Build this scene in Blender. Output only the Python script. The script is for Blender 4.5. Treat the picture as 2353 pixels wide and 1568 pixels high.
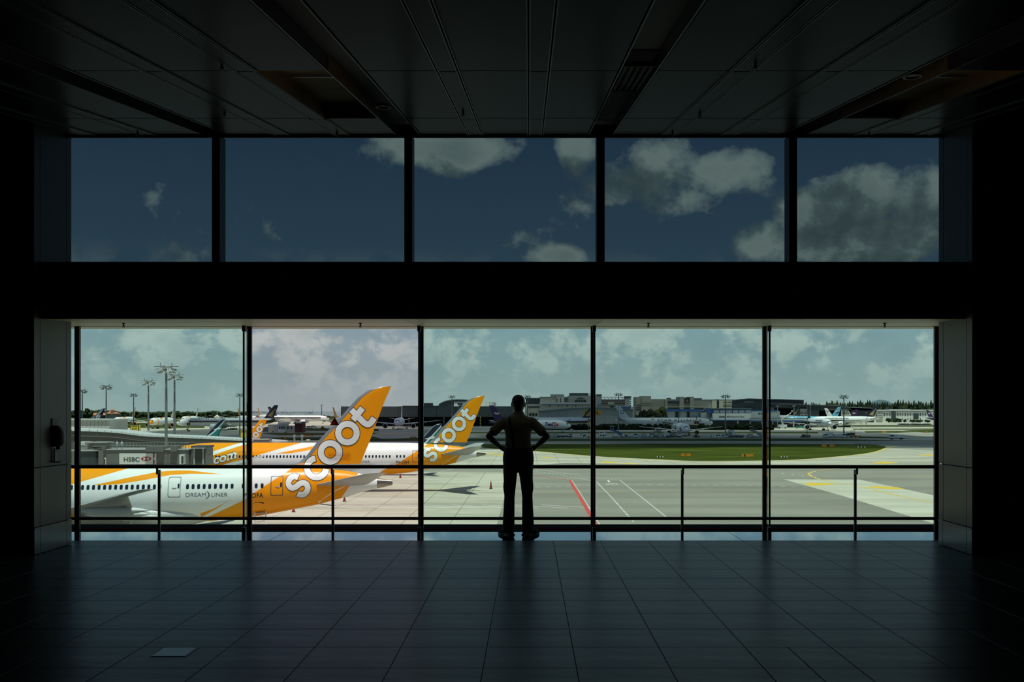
import bpy, bmesh, math, random
from mathutils import Vector, Matrix, noise

for o in list(bpy.data.objects):
    bpy.data.objects.remove(o, do_unlink=True)
SC = bpy.context.scene
COL = SC.collection
R = math.radians
# ------------------------------------------------------------------ camera
F = 2433.0            # focal length in pixels of the 2353 px wide frame
CX, HY = 1215.0, 943.0
EYE = 1.6             # eye height above the lounge floor
DROP = 14.4           # eye height above the airfield
GND = EYE - DROP
cam = bpy.data.objects.new('camera', bpy.data.cameras.new('camera'))
COL.objects.link(cam)
cam.location = (0, 0, EYE)
cam.rotation_euler = (R(90), 0, 0)
cam.data.sensor_width = 36.0
cam.data.lens = F / 2353.0 * 36.0
cam.data.shift_x = -(CX - 1176.5) / 2353.0
cam.data.shift_y = (HY - 784.0) / 2353.0
cam.data.clip_end = 40000
SC.camera = cam
# ------------------------------------------------------------------ exposure
SC.view_settings.view_transform = 'Standard'
SC.view_settings.look = 'None'
SC.view_settings.gamma = 1
SC.view_settings.use_curve_mapping = False
SC.view_settings.exposure = 0.0
# ------------------------------------------------------------------ sun
SUN_DIR = Vector((-0.10, 0.27, -1.0)).normalized()     # high midday sun, a little behind the viewer
sun = bpy.data.objects.new('sun', bpy.data.lights.new('sun', 'SUN'))
COL.objects.link(sun)
sun.rotation_euler = SUN_DIR.to_track_quat('-Z', 'Y').to_euler()
sun.data.energy = 4.6
sun.data.color = (1.0, 0.955, 0.87)
sun.data.angle = R(0.6)
# ------------------------------------------------------------------ sky with clouds
W = bpy.data.worlds.new('sky')
SC.world = W
W.use_nodes = True
def sky_nodes():
    nt = W.node_tree
    N, L = nt.nodes, nt.links
    N.clear()
    def nd(t, **k):
        n = N.new(t)
        for a, b in k.items():
            setattr(n, a, b)
        return n
    def m(op, a, b=None, c=None, clamp=False):
        n = nd('ShaderNodeMath', operation=op, use_clamp=clamp)
        for i, v in enumerate((a, b, c)):
            if v is None: continue
            if isinstance(v, (int, float)): n.inputs[i].default_value = v
            else: L.new(v, n.inputs[i])
        return n.outputs[0]
    def ramp(fac, pts, interp='LINEAR'):
        n = nd('ShaderNodeValToRGB')
        n.color_ramp.interpolation = interp
        e = n.color_ramp.elements
        while len(e) < len(pts): e.new(0.5)
        for k, (p, c) in enumerate(pts):
            e[k].position = p
            e[k].color = (*c, 1) if len(c) == 3 else c
        L.new(fac, n.inputs[0])
        return n.outputs[0]
    def mix(f, a, b):
        n = nd('ShaderNodeMix', data_type='RGBA')
        if isinstance(f, (int, float)): n.inputs[0].default_value = f
        else: L.new(f, n.inputs[0])
        for i, v in ((6, a), (7, b)):
            if isinstance(v, tuple): n.inputs[i].default_value = (*v, 1)
            else: L.new(v, n.inputs[i])
        return n.outputs[2]
    geo = nd('ShaderNodeNewGeometry')
    neg = nd('ShaderNodeVectorMath', operation='SCALE')
    L.new(geo.outputs['Incoming'], neg.inputs[0]); neg.inputs['Scale'].default_value = -1.0
    d = neg.outputs[0]
    sep = nd('ShaderNodeSeparateXYZ'); L.new(d, sep.inputs[0])
    z = sep.outputs[2]
    def fbm(scale, detail, rough, off=(0, 0, 0), stretch=(1, 1, 1), dist=0.0):
        mp = nd('ShaderNodeMapping')
        mp.inputs['Location'].default_value = off
        mp.inputs['Scale'].default_value = stretch
        L.new(d, mp.inputs[0])
        n = nd('ShaderNodeTexNoise')
        n.inputs['Scale'].default_value = scale
        n.inputs['Detail'].default_value = detail
        n.inputs['Roughness'].default_value = rough
        n.inputs['Distortion'].default_value = dist
        L.new(mp.outputs[0], n.inputs[0])
        return n.outputs[0]
    base = ramp(z, [(0.0, (0.40, 0.45, 0.47)), (0.03, (0.35, 0.415, 0.445)), (0.075, (0.29, 0.385, 0.445)), (0.125, (0.15, 0.235, 0.345)),
                    (0.25, (0.088, 0.150, 0.27)), (1.0, (0.05, 0.10, 0.22))])
    # low hazy cloud field near the horizon
    lo = fbm(24, 10, 0.60, (1.3, 0.2, 0.4), (1.0, 1.0, 1.25), 0.15)
    lomask = ramp(lo, [(0.455, (0, 0, 0)), (0.585, (1, 1, 1))], 'EASE')
    lofade = ramp(z, [(0.0, (0.15,) * 3), (0.03, (0.5,) * 3), (0.065, (1,) * 3), (0.10, (0.75,) * 3), (0.15, (0.0,) * 3)])
    lof = m('MULTIPLY', lomask, lofade)
    lof = m('MULTIPLY', lof, 0.85)
    c1 = mix(lof, base, (0.58, 0.60, 0.585))
    lo2 = fbm(24, 7, 0.55, (3.3, 1.2, 0.7), (1, 1, 1.7))
    dk = ramp(lo2, [(0.42, (0, 0, 0)), (0.66, (1, 1, 1))], 'EASE')
    dk = m('MULTIPLY', m('MULTIPLY', dk, lofade), 0.32)
    c2 = mix(dk, c1, (0.24, 0.315, 0.37))
    # cumulus banks: broken cover everywhere, with the banks seen through the windows
    hi = fbm(12, 10, 0.58, (0.75, 0.2, 0.1), (1, 1, 1.15), 0.12)
    hi2 = fbm(12, 10, 0.58, (0.75 + 0.004, 0.2, 0.1 - 0.020), (1, 1, 1.15), 0.12)
    def bank(px, py, rx, ry, up=0.0):
        v = Vector(((px - CX) / F, 1.0, (HY - py) / F)).normalized() - Vector((0, 0, up))
        sub = nd('ShaderNodeVectorMath', operation='SUBTRACT')
        L.new(d, sub.inputs[0]); sub.inputs[1].default_value = v
        mp = nd('ShaderNodeVectorMath', operation='MULTIPLY')
        L.new(sub.outputs[0], mp.inputs[0]); mp.inputs[1].default_value = (F / rx, F / max(rx, ry), F / ry)
        ln = nd('ShaderNodeVectorMath', operation='LENGTH'); L.new(mp.outputs[0], ln.inputs[0])
        mr = nd('ShaderNodeMapRange', interpolation_type='SMOOTHSTEP')
        L.new(ln.outputs['Value'], mr.inputs[0])
        mr.inputs[1].default_value = 0.0; mr.inputs[2].default_value = 1.5
        mr.inputs[3].default_value = 1.0; mr.inputs[4].default_value = 0.0
        return mr.outputs[0]
    def banks(up):
        tot = None
        for b, wt in BANKS:
            v = m('MULTIPLY', bank(*b, up), wt)
            tot = v if tot is None else m('MAXIMUM', tot, v)
        return tot
    tot = banks(0.0)
    rim = m('SUBTRACT', tot, banks(0.024))          # tops of the banks catch the sun, their bases are grey
    dens = m('ADD', m('MULTIPLY_ADD', hi, 1.08, -0.040), m('MULTIPLY', tot, 0.40))
    dens = m('SUBTRACT', dens, ramp(m('ABSOLUTE', m('SUBTRACT', z, 0.0)), [(0.0, (0.3,) * 3), (0.10, (0.17,) * 3), (0.27, (0.14,) * 3), (0.40, (0.05,) * 3), (1.0, (0.03,) * 3)]))
    mask = ramp(dens, [(0.478, (0, 0, 0)), (0.545, (0.55,) * 3), (0.635, (1, 1, 1))])
    lit = m('MULTIPLY_ADD', m('SUBTRACT', hi, hi2), 4.6, m('MULTIPLY_ADD', rim, 0.95, 0.53), clamp=True)
    lit = m('SUBTRACT', lit, m('MULTIPLY', m('SUBTRACT', dens, 0.56, clamp=True), 1.1), clamp=True)
    cc = ramp(lit, [(0.0, (0.20, 0.245, 0.265)), (0.40, (0.30, 0.345, 0.355)), (0.60, (0.45, 0.49, 0.49)), (0.9, (0.66, 0.68, 0.66))])
    c3 = mix(mask, c2, cc)
    bg = nd('ShaderNodeBackground'); L.new(c3, bg.inputs[0]); bg.inputs[1].default_value = 1.0
    out = nd('ShaderNodeOutputWorld'); L.new(bg.outputs[0], out.inputs[0])
# (px, py, radius x, radius y), weight: where banks of cumulus stand in the sky
BANKS = [((1965, 450, 150, 85), 1.05), ((2120, 460, 110, 90), 1.0), ((1865, 480, 85, 75), 0.95), ((1990, 550, 220, 62), 1.0), ((1040, 345, 170, 50), 0.95), ((1330, 350, 75, 50), 0.72),
         ((1480, 385, 130, 80), 0.95), ((1680, 410, 110, 70), 0.85), ((1600, 470, 140, 55), 0.62), ((1710, 560, 120, 60), 0.85), ((1290, 588, 70, 26), 0.85), ((1880, 585, 120, 30), 0.7), ((2090, 590, 40, 20), 0.6)]
sky_nodes()
W.cycles.sampling_method = 'MANUAL'
W.cycles.sample_map_resolution = 512

# ------------------------------------------------------------------ helpers
def P(px, py, d):
    return Vector(((px - CX) * d / F, d, EYE - (py - HY) * d / F))
def dof(py):
    return F * DROP / (py - HY)
def G(px, py, z=0.0):
    d = dof(py)
    return Vector(((px - CX) * d / F, d, GND + z))
def lerp(a, b, t): return a + (b - a) * t
def interp(x, xs, ys):
    if x <= xs[0]: return ys[0]
    for i in range(len(xs) - 1):
        if x <= xs[i + 1]:
            return lerp(ys[i], ys[i + 1], (x - xs[i]) / (xs[i + 1] - xs[i]))
    return ys[-1]
def spline(pts, n=8, closed=False):
    out = []
    k = len(pts)
    for i in range(k - (0 if closed else 1)):
        p = [Vector(pts[(i + j) % k] if closed else pts[min(max(i + j, 0), k - 1)]) for j in (-1, 0, 1, 2)]
        for s in range(n):
            t = s / n
            out.append(0.5 * ((2 * p[1]) + (p[2] - p[0]) * t + (2 * p[0] - 5 * p[1] + 4 * p[2] - p[3]) * t * t + (3 * p[1] - p[0] - 3 * p[2] + p[3]) * t ** 3))
    if not closed: out.append(Vector(pts[-1]))
    return out

_mats = {}
def mat(name, col, rough=0.6, metal=0.0, var=0.10, scale=6.0, bump=0.0, spec=0.5, rand=0.0, stretch=None, coat=0.0):
    if name in _mats: return _mats[name]
    mt = bpy.data.materials.new(name)
    mt.use_nodes = True
    nt = mt.node_tree
    b = nt.nodes['Principled BSDF']
    b.inputs['Roughness'].default_value = rough
    b.inputs['Metallic'].default_value = metal
    b.inputs['Specular IOR Level'].default_value = spec
    if coat: b.inputs['Coat Weight'].default_value = coat; b.inputs['Coat Roughness'].default_value = 0.08
    tc = nt.nodes.new('ShaderNodeTexCoord')
    mp = nt.nodes.new('ShaderNodeMapping')
    if stretch: mp.inputs['Scale'].default_value = stretch
    nt.links.new(tc.outputs['Object'], mp.inputs[0])
    nz = nt.nodes.new('ShaderNodeTexNoise')
    nz.inputs['Scale'].default_value = scale
    nz.inputs['Detail'].default_value = 6
    nt.links.new(mp.outputs[0], nz.inputs[0])
    rp = nt.nodes.new('ShaderNodeValToRGB')
    e = rp.color_ramp.elements
    e[0].position, e[1].position = 0.3, 0.7
    e[0].color = (*[c * (1 - var) for c in col], 1)
    e[1].color = (*[min(1, c * (1 + var)) for c in col], 1)
    nt.links.new(nz.outputs[0], rp.inputs[0])
    c = rp.outputs[0]
    if rand:
        oi = nt.nodes.new('ShaderNodeObjectInfo')
        mr = nt.nodes.new('ShaderNodeMapRange')
        nt.links.new(oi.outputs['Random'], mr.inputs[0])
        mr.inputs[3].default_value = 1 - rand; mr.inputs[4].default_value = 1 + rand
        mx = nt.nodes.new('ShaderNodeVectorMath'); mx.operation = 'SCALE'
        nt.links.new(c, mx.inputs[0]); nt.links.new(mr.outputs[0], mx.inputs['Scale'])
        c = mx.outputs[0]
    nt.links.new(c, b.inputs['Base Color'])
    if bump:
        bp = nt.nodes.new('ShaderNodeBump')
        bp.inputs['Strength'].default_value = bump
        bp.inputs['Distance'].default_value = 0.02
        nt.links.new(nz.outputs[0], bp.inputs['Height'])
        nt.links.new(bp.outputs[0], b.inputs['Normal'])
    _mats[name] = mt
    return mt
def glass(name, tint, gloss=0.04, rough=0.0):
    if name in _mats: return _mats[name]
    mt = bpy.data.materials.new(name)
    mt.use_nodes = True
    nt = mt.node_tree
    nt.nodes.clear()
    tr = nt.nodes.new('ShaderNodeBsdfTransparent')
    tc = nt.nodes.new('ShaderNodeTexCoord')
    nz = nt.nodes.new('ShaderNodeTexNoise'); nz.inputs['Scale'].default_value = 3; nz.inputs['Detail'].default_value = 4
    nt.links.new(tc.outputs['Object'], nz.inputs[0])
    rp = nt.nodes.new('ShaderNodeValToRGB')
    s = [math.sqrt(c) for c in tint]
    rp.color_ramp.elements[0].position = 0.3; rp.color_ramp.elements[0].color = (*[c * 0.988 for c in s], 1)
    rp.color_ramp.elements[1].position = 0.7; rp.color_ramp.elements[1].color = (*s, 1)
    nt.links.new(nz.outputs[0], rp.inputs[0]); nt.links.new(rp.outputs[0], tr.inputs[0])
    gl = nt.nodes.new('ShaderNodeBsdfGlossy'); gl.inputs['Roughness'].default_value = rough
    mx = nt.nodes.new('ShaderNodeMixShader'); mx.inputs[0].default_value = gloss
    nt.links.new(tr.outputs[0], mx.inputs[1]); nt.links.new(gl.outputs[0], mx.inputs[2])
    out = nt.nodes.new('ShaderNodeOutputMaterial'); nt.links.new(mx.outputs[0], out.inputs[0])
    _mats[name] = mt
    return mt

def wloc(o):
    v = Vector((0, 0, 0))
    while o is not None:
        v = v + o.location
        o = o.parent
    return v
class MB:
    def __init__(s): s.v, s.f, s.mi = [], [], []
    def add(s, vs, fs, mi=0):
        b = len(s.v)
        s.v.extend(Vector(v) for v in vs)
        for f in fs:
            s.f.append(tuple(b + i for i in f)); s.mi.append(mi)
        return s
    def box(s, x0, x1, y0, y1, z0, z1, mi=0):
        vs = [(x, y, z) for x in (x0, x1) for y in (y0, y1) for z in (z0, z1)]
        return s.add(vs, [(0, 1, 3, 2), (4, 6, 7, 5), (0, 4, 5, 1), (2, 3, 7, 6), (0, 2, 6, 4), (1, 5, 7, 3)], mi)
    def obox(s, c, ax, ay, az, mi=0):
        c, ax, ay, az = Vector(c), Vector(ax), Vector(ay), Vector(az)
        vs = [c + i * ax + j * ay + k * az for i in (-1, 1) for j in (-1, 1) for k in (-1, 1)]
        return s.add(vs, [(0, 1, 3, 2), (4, 6, 7, 5), (0, 4, 5, 1), (2, 3, 7, 6), (0, 2, 6, 4), (1, 5, 7, 3)], mi)
    def loft(s, rings, closed=True, caps=True, mi=0):
        n = len(rings[0]); b = len(s.v)
        for r in rings: s.v.extend(Vector(p) for p in r)
        for i in range(len(rings) - 1):
            for j in range(n if closed else n - 1):
                k = (j + 1) % n
                s.f.append((b + i * n + j, b + i * n + k, b + (i + 1) * n + k, b + (i + 1) * n + j)); s.mi.append(mi)
        if caps and closed:
            s.f.append(tuple(b + j for j in reversed(range(n)))); s.mi.append(mi)
            q = b + (len(rings) - 1) * n
            s.f.append(tuple(q + j for j in range(n))); s.mi.append(mi)
        return s
    def cyl(s, p0, p1, r0, r1=None, n=12, caps=True, mi=0):
        return s.tube([p0, p1], [r0, r0 if r1 is None else r1], n, caps, mi)
    def tube(s, path, r, n=10, caps=True, mi=0):
        path = [Vector(p) for p in path]
        rs = r if isinstance(r, (list, tuple)) else [r] * len(path)
        rings = []; u = None
        for i, p in enumerate(path):
            t = (path[min(i + 1, len(path) - 1)] - path[max(i - 1, 0)]).normalized()
            if u is None:
                u = t.orthogonal().normalized()
            u = (u - t * u.dot(t)).normalized()
            w = t.cross(u)
            rings.append([p + (u * math.cos(2 * math.pi * k / n) + w * math.sin(2 * math.pi * k / n)) * rs[i] for k in range(n)])
        return s.loft(rings, True, caps, mi)
    def lathe(s, prof, c, axis='Z', n=20, caps=True, mi=0):
        rings = []
        for (h, r) in prof:
            ring = []
            for k in range(n):
                a = 2 * math.pi * k / n
                q = (r * math.cos(a), r * math.sin(a), h)
                if axis == 'X': q = (h, r * math.cos(a), r * math.sin(a))
                if axis == 'Y': q = (r * math.cos(a), h, r * math.sin(a))
                ring.append(Vector(c) + Vector(q))
            rings.append(ring)
        return s.loft(rings, True, caps, mi)
    def ell(s, c, rx, ry, rz, nu=16, nv=10, mi=0):
        rings = []
        for i in range(nv + 1):
            a = math.pi * (i + (0.02 if i == 0 else -0.02 if i == nv else 0)) / nv
            rings.append([(c[0] + rx * math.sin(a) * math.cos(2 * math.pi * k / nu), c[1] + ry * math.sin(a) * math.sin(2 * math.pi * k / nu), c[2] - rz * math.cos(a)) for k in range(nu)])
        return s.loft(rings, True, True, mi)
    def prism(s, pts, f0, f1, mi=0):
        b = len(s.v); n = len(pts)
        s.v.extend(Vector(f0(*p)) for p in pts); s.v.extend(Vector(f1(*p)) for p in pts)
        s.f.append(tuple(b + i for i in range(n))); s.mi.append(mi)
        s.f.append(tuple(b + n + i for i in reversed(range(n)))); s.mi.append(mi)
        for i in range(n):
            j = (i + 1) % n
            s.f.append((b + i, b + n + i, b + n + j, b + j)); s.mi.append(mi)
        return s
    def mesh(s, name, mats, off=None, smooth=None):
        me = bpy.data.meshes.new(name)
        vs = s.v if off is None else [v - off for v in s.v]
        me.from_pydata([tuple(v) for v in vs], [], s.f)
        for m_ in (mats if isinstance(mats, (list, tuple)) else [mats]): me.materials.append(m_)
        if any(s.mi): me.polygons.foreach_set('material_index', s.mi)
        bm = bmesh.new(); bm.from_mesh(me)
        bmesh.ops.recalc_face_normals(bm, faces=bm.faces)
        bm.to_mesh(me); bm.free()
        if smooth is not None:
            me.polygons.foreach_set('use_smooth', [True] * len(me.polygons))
            me.set_sharp_from_angle(angle=R(smooth))
        me.update()
        return me
    def build(s, name, mats, parent=None, local=False, smooth=None, kind=None, label=None, bevel=0, recalc=True):
        off = None if (local or parent is None) else wloc(parent)
        o = bpy.data.objects.new(name, s.mesh(name, mats, off, smooth))
        COL.objects.link(o)
        if parent is not None: o.parent = parent
        if kind: o['kind'] = kind
        if label: o['label'] = label
        if bevel:
            bv = o.modifiers.new('bevel', 'BEVEL'); bv.width = bevel; bv.segments = 2; bv.limit_method = 'ANGLE'
        return o
def at_base(o):
    """move a one-mesh thing's origin to the foot of its mesh"""
    me = o.data
    xs = [v.co for v in me.vertices]
    c = Vector(((min(v.x for v in xs) + max(v.x for v in xs)) / 2, (min(v.y for v in xs) + max(v.y for v in xs)) / 2, min(v.z for v in xs)))
    me.transform(Matrix.Translation(-c)); o.location = c
    return o
def tag(o, label, cat, group=None):
    o['label'] = label; o['category'] = cat
    if group: o['group'] = group
    return o
def thing(name, label, cat, loc=(0, 0, 0), rz=0.0, group=None):
    o = bpy.data.objects.new(name, None)
    COL.objects.link(o)
    o.empty_display_size = 0.1
    o.location = loc; o.rotation_euler = (0, 0, rz)
    return tag(o, label, cat, group)
def struct(name, mb, m, parent=None, smooth=None, bevel=0):
    return mb.build(name, m, parent, kind='structure' if parent is None else None, smooth=smooth, bevel=bevel)
def copy_tree(o, parent=None):
    c = o.copy(); COL.objects.link(c)
    if parent is not None: c.parent = parent
    for ch in list(o.children): copy_tree(ch, c)
    return c
_txt = {}
def text_geo(s, bold=0.0, space=1.0):
    """lettering of cap height about 0.7 as flat triangles: verts (u, v), faces, width"""
    key = (s, bold, space)
    if key in _txt: return _txt[key]
    cu = bpy.data.curves.new('lettering', 'FONT')
    cu.body = s; cu.size = 1.0; cu.offset = bold; cu.space_character = space; cu.resolution_u = 4
    ob = bpy.data.objects.new('lettering', cu)
    me = ob.to_mesh()
    vs = [(v.co.x, v.co.y) for v in me.vertices]
    fs = [tuple(p.vertices) for p in me.polygons]
    ob.to_mesh_clear()
    bpy.data.objects.remove(ob); bpy.data.curves.remove(cu)
    x0 = min((v[0] for v in vs), default=0); x1 = max((v[0] for v in vs), default=1)
    _txt[key] = ([(v[0] - x0, v[1]) for v in vs], fs, x1 - x0)
    return _txt[key]
def sign_text(parent, s, p0, p1, h, m, bold=0.0, out=0.03, name='lettering', local=False):
    """text from p0 to p1 (both at the base line), cap height h, set a little in front (towards the viewer)"""
    vs, fs, w = text_geo(s, bold)
    p0, p1 = Vector(p0), Vector(p1)
    k = h / 0.72
    b = MB()
    b.add([p0 + (p1 - p0) * (u / w) + Vector((0, -out, v * k)) for u, v in vs], fs)
    return b.build(name, m, parent, local=local)
# ================================================================== materials indoors
M_tile = mat('grey_stone_tile', (0.042, 0.050, 0.046), 0.32, 0, 0.25, 1.6, 0.22, 0.07, rand=0.15, stretch=(1, 3, 1))
M_grout = mat('dark_grout', (0.016, 0.017, 0.018), 0.8)
M_strip = mat('polished_steel_strip', (0.60, 0.66, 0.68), 0.035, 1.0, 0.03, 1.5)
M_black = mat('black_metal', (0.010, 0.010, 0.011), 0.45, 0.2, 0.1)
M_blackwall = mat('black_panel', (0.010, 0.010, 0.010), 0.6, 0, 0.15, 3)
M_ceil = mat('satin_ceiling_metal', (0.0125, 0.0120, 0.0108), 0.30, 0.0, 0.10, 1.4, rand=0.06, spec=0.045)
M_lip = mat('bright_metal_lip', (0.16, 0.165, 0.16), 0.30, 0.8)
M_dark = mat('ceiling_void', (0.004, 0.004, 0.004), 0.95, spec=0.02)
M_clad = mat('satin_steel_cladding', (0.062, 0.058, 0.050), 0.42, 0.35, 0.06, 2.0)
M_plinth = mat('brushed_steel_plinth', (0.13, 0.14, 0.14), 0.30, 0.7, 0.06, 2.0)
M_soffit = mat('pale_soffit_panel', (0.62, 0.56, 0.45), 0.45, 0.1, 0.05, 2.0)
M_red = mat('dark_red_strip', (0.10, 0.010, 0.008), 0.9, spec=0.0)
M_rail = mat('dark_bronze_rail', (0.020, 0.016, 0.015), 0.35, 0.6)
M_post = mat('satin_steel_post', (0.33, 0.33, 0.32), 0.35, 0.8)
M_recess = mat('amber_glow_lining', (0.55, 0.27, 0.075), 0.6)
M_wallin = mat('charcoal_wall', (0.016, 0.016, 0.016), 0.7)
GL_GREEN = glass('green_tinted_glass', (0.66, 0.86, 0.79), 0.012)
GL_CLEAR = glass('clear_glass', (0.86, 0.87, 0.86), 0.012)
GL_UP = glass('dark_solar_glass', (0.145, 0.205, 0.205), 0.008)
GL_FIN = glass('glass_fin', (0.80, 0.90, 0.86), 0.10)

D_STRIP0, D_STRIP1, D_GL, D_UP = 12.985, 13.90, 13.95, 12.47
XL, XR = -5.45, 4.885            # faces of the side piers
PIT = 2.2635
MUL = [-5.944 + PIT * i for i in range(6)]

def room():
    # ---------------- floor
    fl = struct('floor', MB().box(-12, 12, -7.5, D_STRIP0, -0.3, -0.012), M_grout)
    tw = 0.5806; gap = 0.0022
    rows = [D_STRIP0 - 0.5835 * k for k in range(0, 36)]
    xl = [0.297 + tw * k for k in range(-21, 20)]
    shared = {}
    def tile(x0, x1, y0, y1):
        w, l = round(x1 - x0, 3), round(y1 - y0, 3)
        if (w, l) not in shared:
            b = MB()
            hw, hl, c = w / 2 - gap, l / 2 - gap, 0.003
            r = [[(-hw, -hl, -0.012), (hw, -hl, -0.012), (hw, hl, -0.012), (-hw, hl, -0.012)],
                 [(-hw, -hl, -c), (hw, -hl, -c), (hw, hl, -c), (-hw, hl, -c)],
                 [(-hw + c, -hl + c, 0), (hw - c, -hl + c, 0), (hw - c, hl - c, 0), (-hw + c, hl - c, 0)]]
            b.loft(r)
            shared[(w, l)] = b.mesh('floor_tile', M_tile)
        o = bpy.data.objects.new('floor_tile', shared[(w, l)])
        COL.objects.link(o); o.parent = fl
        o.location = ((x0 + x1) / 2, (y0 + y1) / 2, 0)
    rest = MB()
    for r in range(len(rows) - 1):
        y1, y0 = rows[r], rows[r + 1]
        for c in range(len(xl) - 1):
            x0, x1 = xl[c], xl[c + 1]
            if y0 > 11.6 and (x1 < XL - 0.4 or x0 > XR + 0.4): continue
            seen = False
            if y1 > 5.9:
                d = max(y1, 0.5)
                a, b_ = CX + x0 * F / d, CX + x1 * F / d
                seen = b_ > -20 and a < 2373 and HY + EYE * F / d < 1575
                if y0 >= 11.6 and not (XL - 0.2 < (x0 + x1) / 2 < XR + 0.2): seen = False
            if seen:
                if y1 < 7.3 and abs(x0 - (0.297 + 2 * tw)) < 0.01:
                    tile(x0, x0 + tw / 2, y0, y1); tile(x0 + tw / 2, x1, y0, y1)
                else:
                    tile(x0, x1, y0, y1)
            else:
                rest.box(x0 + gap, x1 - gap, y0 + gap, y1 - gap, -0.012, 0)
    rest.build('floor_tile_rest', M_tile, fl, kind='stuff')
    # ---------------- polished strip in front of the window
    st = struct('trim_1', MB().box(-9, 9, D_STRIP0, D_STRIP1 + .01, -0.3, -0.012), M_black)
    xs = [-9, -3.187, 2.62, 9]
    for a, b_ in zip(xs, xs[1:]):
        MB().box(a + 0.004, b_ - 0.004, D_STRIP0 + 0.006, D_STRIP1, -0.012, 0.0).build('steel_plate', M_strip, st)
    # ---------------- lower window wall
    w1 = thing_struct('window_1')
    for i, x in enumerate(MUL):
        MB().box(x - 0.031, x + 0.031, D_GL - 0.03, D_GL + 0.03, 0, 2.70).build('mullion', M_black, w1, bevel=0.004)
        if i not in (0, 5):
            MB().box(x - 0.008, x + 0.008, D_GL - 0.27, D_GL - 0.032, 0.10, 2.66).build('glass_fin', GL_FIN, w1)
            MB().box(x - 0.011, x + 0.011, D_GL - 0.286, D_GL - 0.270, 0.10, 2.66).build('fin_edge', M_black, w1)
            b = MB()
            b.box(x - 0.022, x + 0.022, D_GL - 0.295, D_GL - 0.20, 0.0, 0.085)
            b.box(x - 0.022, x + 0.022, D_GL - 0.29, D_GL - 0.20, 2.62, 2.70)
            b.build('fin_shoe', M_black, w1, bevel=0.004)
        if i < 5:
            b = MB().box(x + 0.032, MUL[i + 1] - 0.032, D_GL - 0.006, D_GL + 0.006, 0.0, 2.70)
            b.build('pane', GL_CLEAR if i == 1 else GL_GREEN, w1)
    MB().box(-7.2, MUL[0] - 0.032, D_GL - 0.006, D_GL + 0.006, 0.0, 2.70).build('pane', GL_GREEN, w1)
    MB().box(-7.2, 6.6, D_GL - 0.04, D_GL + 0.04, 2.70, 2.735).build('head_frame', M_black, w1, bevel=0.004)
    b = MB().box(-7.2, 6.6, D_GL - 0.04, 14.86, -0.30, -0.002)
    b.build('outer_ledge', M_dark, w1)
    MB().box(-7.2, 6.6, 14.22, 14.31, -0.002, 0.004).build('red_seal', M_red, w1)
    # ---------------- upper window wall
    w2 = thing_struct('window_2')
    z0, z1 = 3.20, 4.80
    for i, x in enumerate(MUL):
        MB().box(x - 0.047, x + 0.047, D_UP - 0.02, D_UP + 0.22, z0, z1 + 0.05).build('mullion', M_black, w2, bevel=0.004)
        if i < 5:
            MB().box(x + 0.047, MUL[i + 1] - 0.047, D_UP + 0.20, D_UP + 0.212, z0, z1 + .10).build('pane', GL_UP, w2)
    MB().box(-7.2, 6.6, D_UP - 0.02, D_UP + 0.02, z1 + .01, z1 + 0.08).build('head_frame', M_black, w2, bevel=0.004)
    MB().box(-7.2, 6.6, D_UP - 0.02, D_UP + 0.22, z0 - 0.06, z0).build('sill_frame', M_black, w2)
    # ---------------- black bulkhead between the two windows, soffit below
    wf = struct('wall_front', MB().box(XL + 0.0, XR, 11.86, 14.0, 2.80, 3.262).box(-12, -7.2, 12.62, 14.4, -0.3, 6).box(6.6, 12, 12.62, 14.4, -0.3, 6).box(-12, 12, 12.62, 12.72, 4.90, 5.62), M_blackwall)
    b = MB().box(XL + 0.005, XR - 0.005, 11.845, 11.86, 2.622, 3.262)
    b.build('bulkhead_panel', M_blackwall, wf, bevel=0.004)
    def zs(d): return 2.62 + 0.040 * (d - 11.86)
    xs = [XL] + MUL[1:5] + [XR]
    for a, b_ in zip(xs, xs[1:]):
        for (da, db) in ((11.87, 12.61), (12.63, 13.90)):
            m = MB()
            if da > 12: a, b_ = (-7.2 if a == XL else a), (6.6 if b_ == XR else b_)
            m.loft([[(a + .005, da, zs(da)), (b_ - .005, da, zs(da)), (b_ - .005, da, zs(da) + .03), (a + .005, da, zs(da) + .03)],
                    [(a + .005, db, zs(db)), (b_ - .005, db, zs(db)), (b_ - .005, db, zs(db) + .03), (a + .005, db, zs(db) + .03)]])
            m.build('soffit_panel', M_soffit, wf, bevel=0.004)
    MB().box(-7.2, 6.6, 14.0, 14.47, 2.712, 2.76).build('outer_soffit', M_soffit, wf)
    MB().box(-7.2, 6.6, 12.72, 14.45, 2.79, 3.12).build('outer_fascia', M_blackwall, wf)
    # ---------------- ceiling, rising towards the window
    def zc(d): return 4.89 - 0.144 * (12.8 - d)
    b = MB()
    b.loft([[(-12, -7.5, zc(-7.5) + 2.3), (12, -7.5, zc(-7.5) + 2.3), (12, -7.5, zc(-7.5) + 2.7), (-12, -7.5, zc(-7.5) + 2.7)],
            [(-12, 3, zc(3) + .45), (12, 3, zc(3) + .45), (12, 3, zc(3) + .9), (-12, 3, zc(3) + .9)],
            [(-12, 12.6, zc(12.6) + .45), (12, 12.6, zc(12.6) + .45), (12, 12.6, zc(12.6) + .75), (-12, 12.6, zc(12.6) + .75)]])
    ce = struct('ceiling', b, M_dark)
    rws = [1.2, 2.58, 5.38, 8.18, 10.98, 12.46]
    cs = [MUL[0] - 2 * PIT, MUL[0] - PIT] + MUL + [MUL[5] + PIT, MUL[5] + 2 * PIT]
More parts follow.
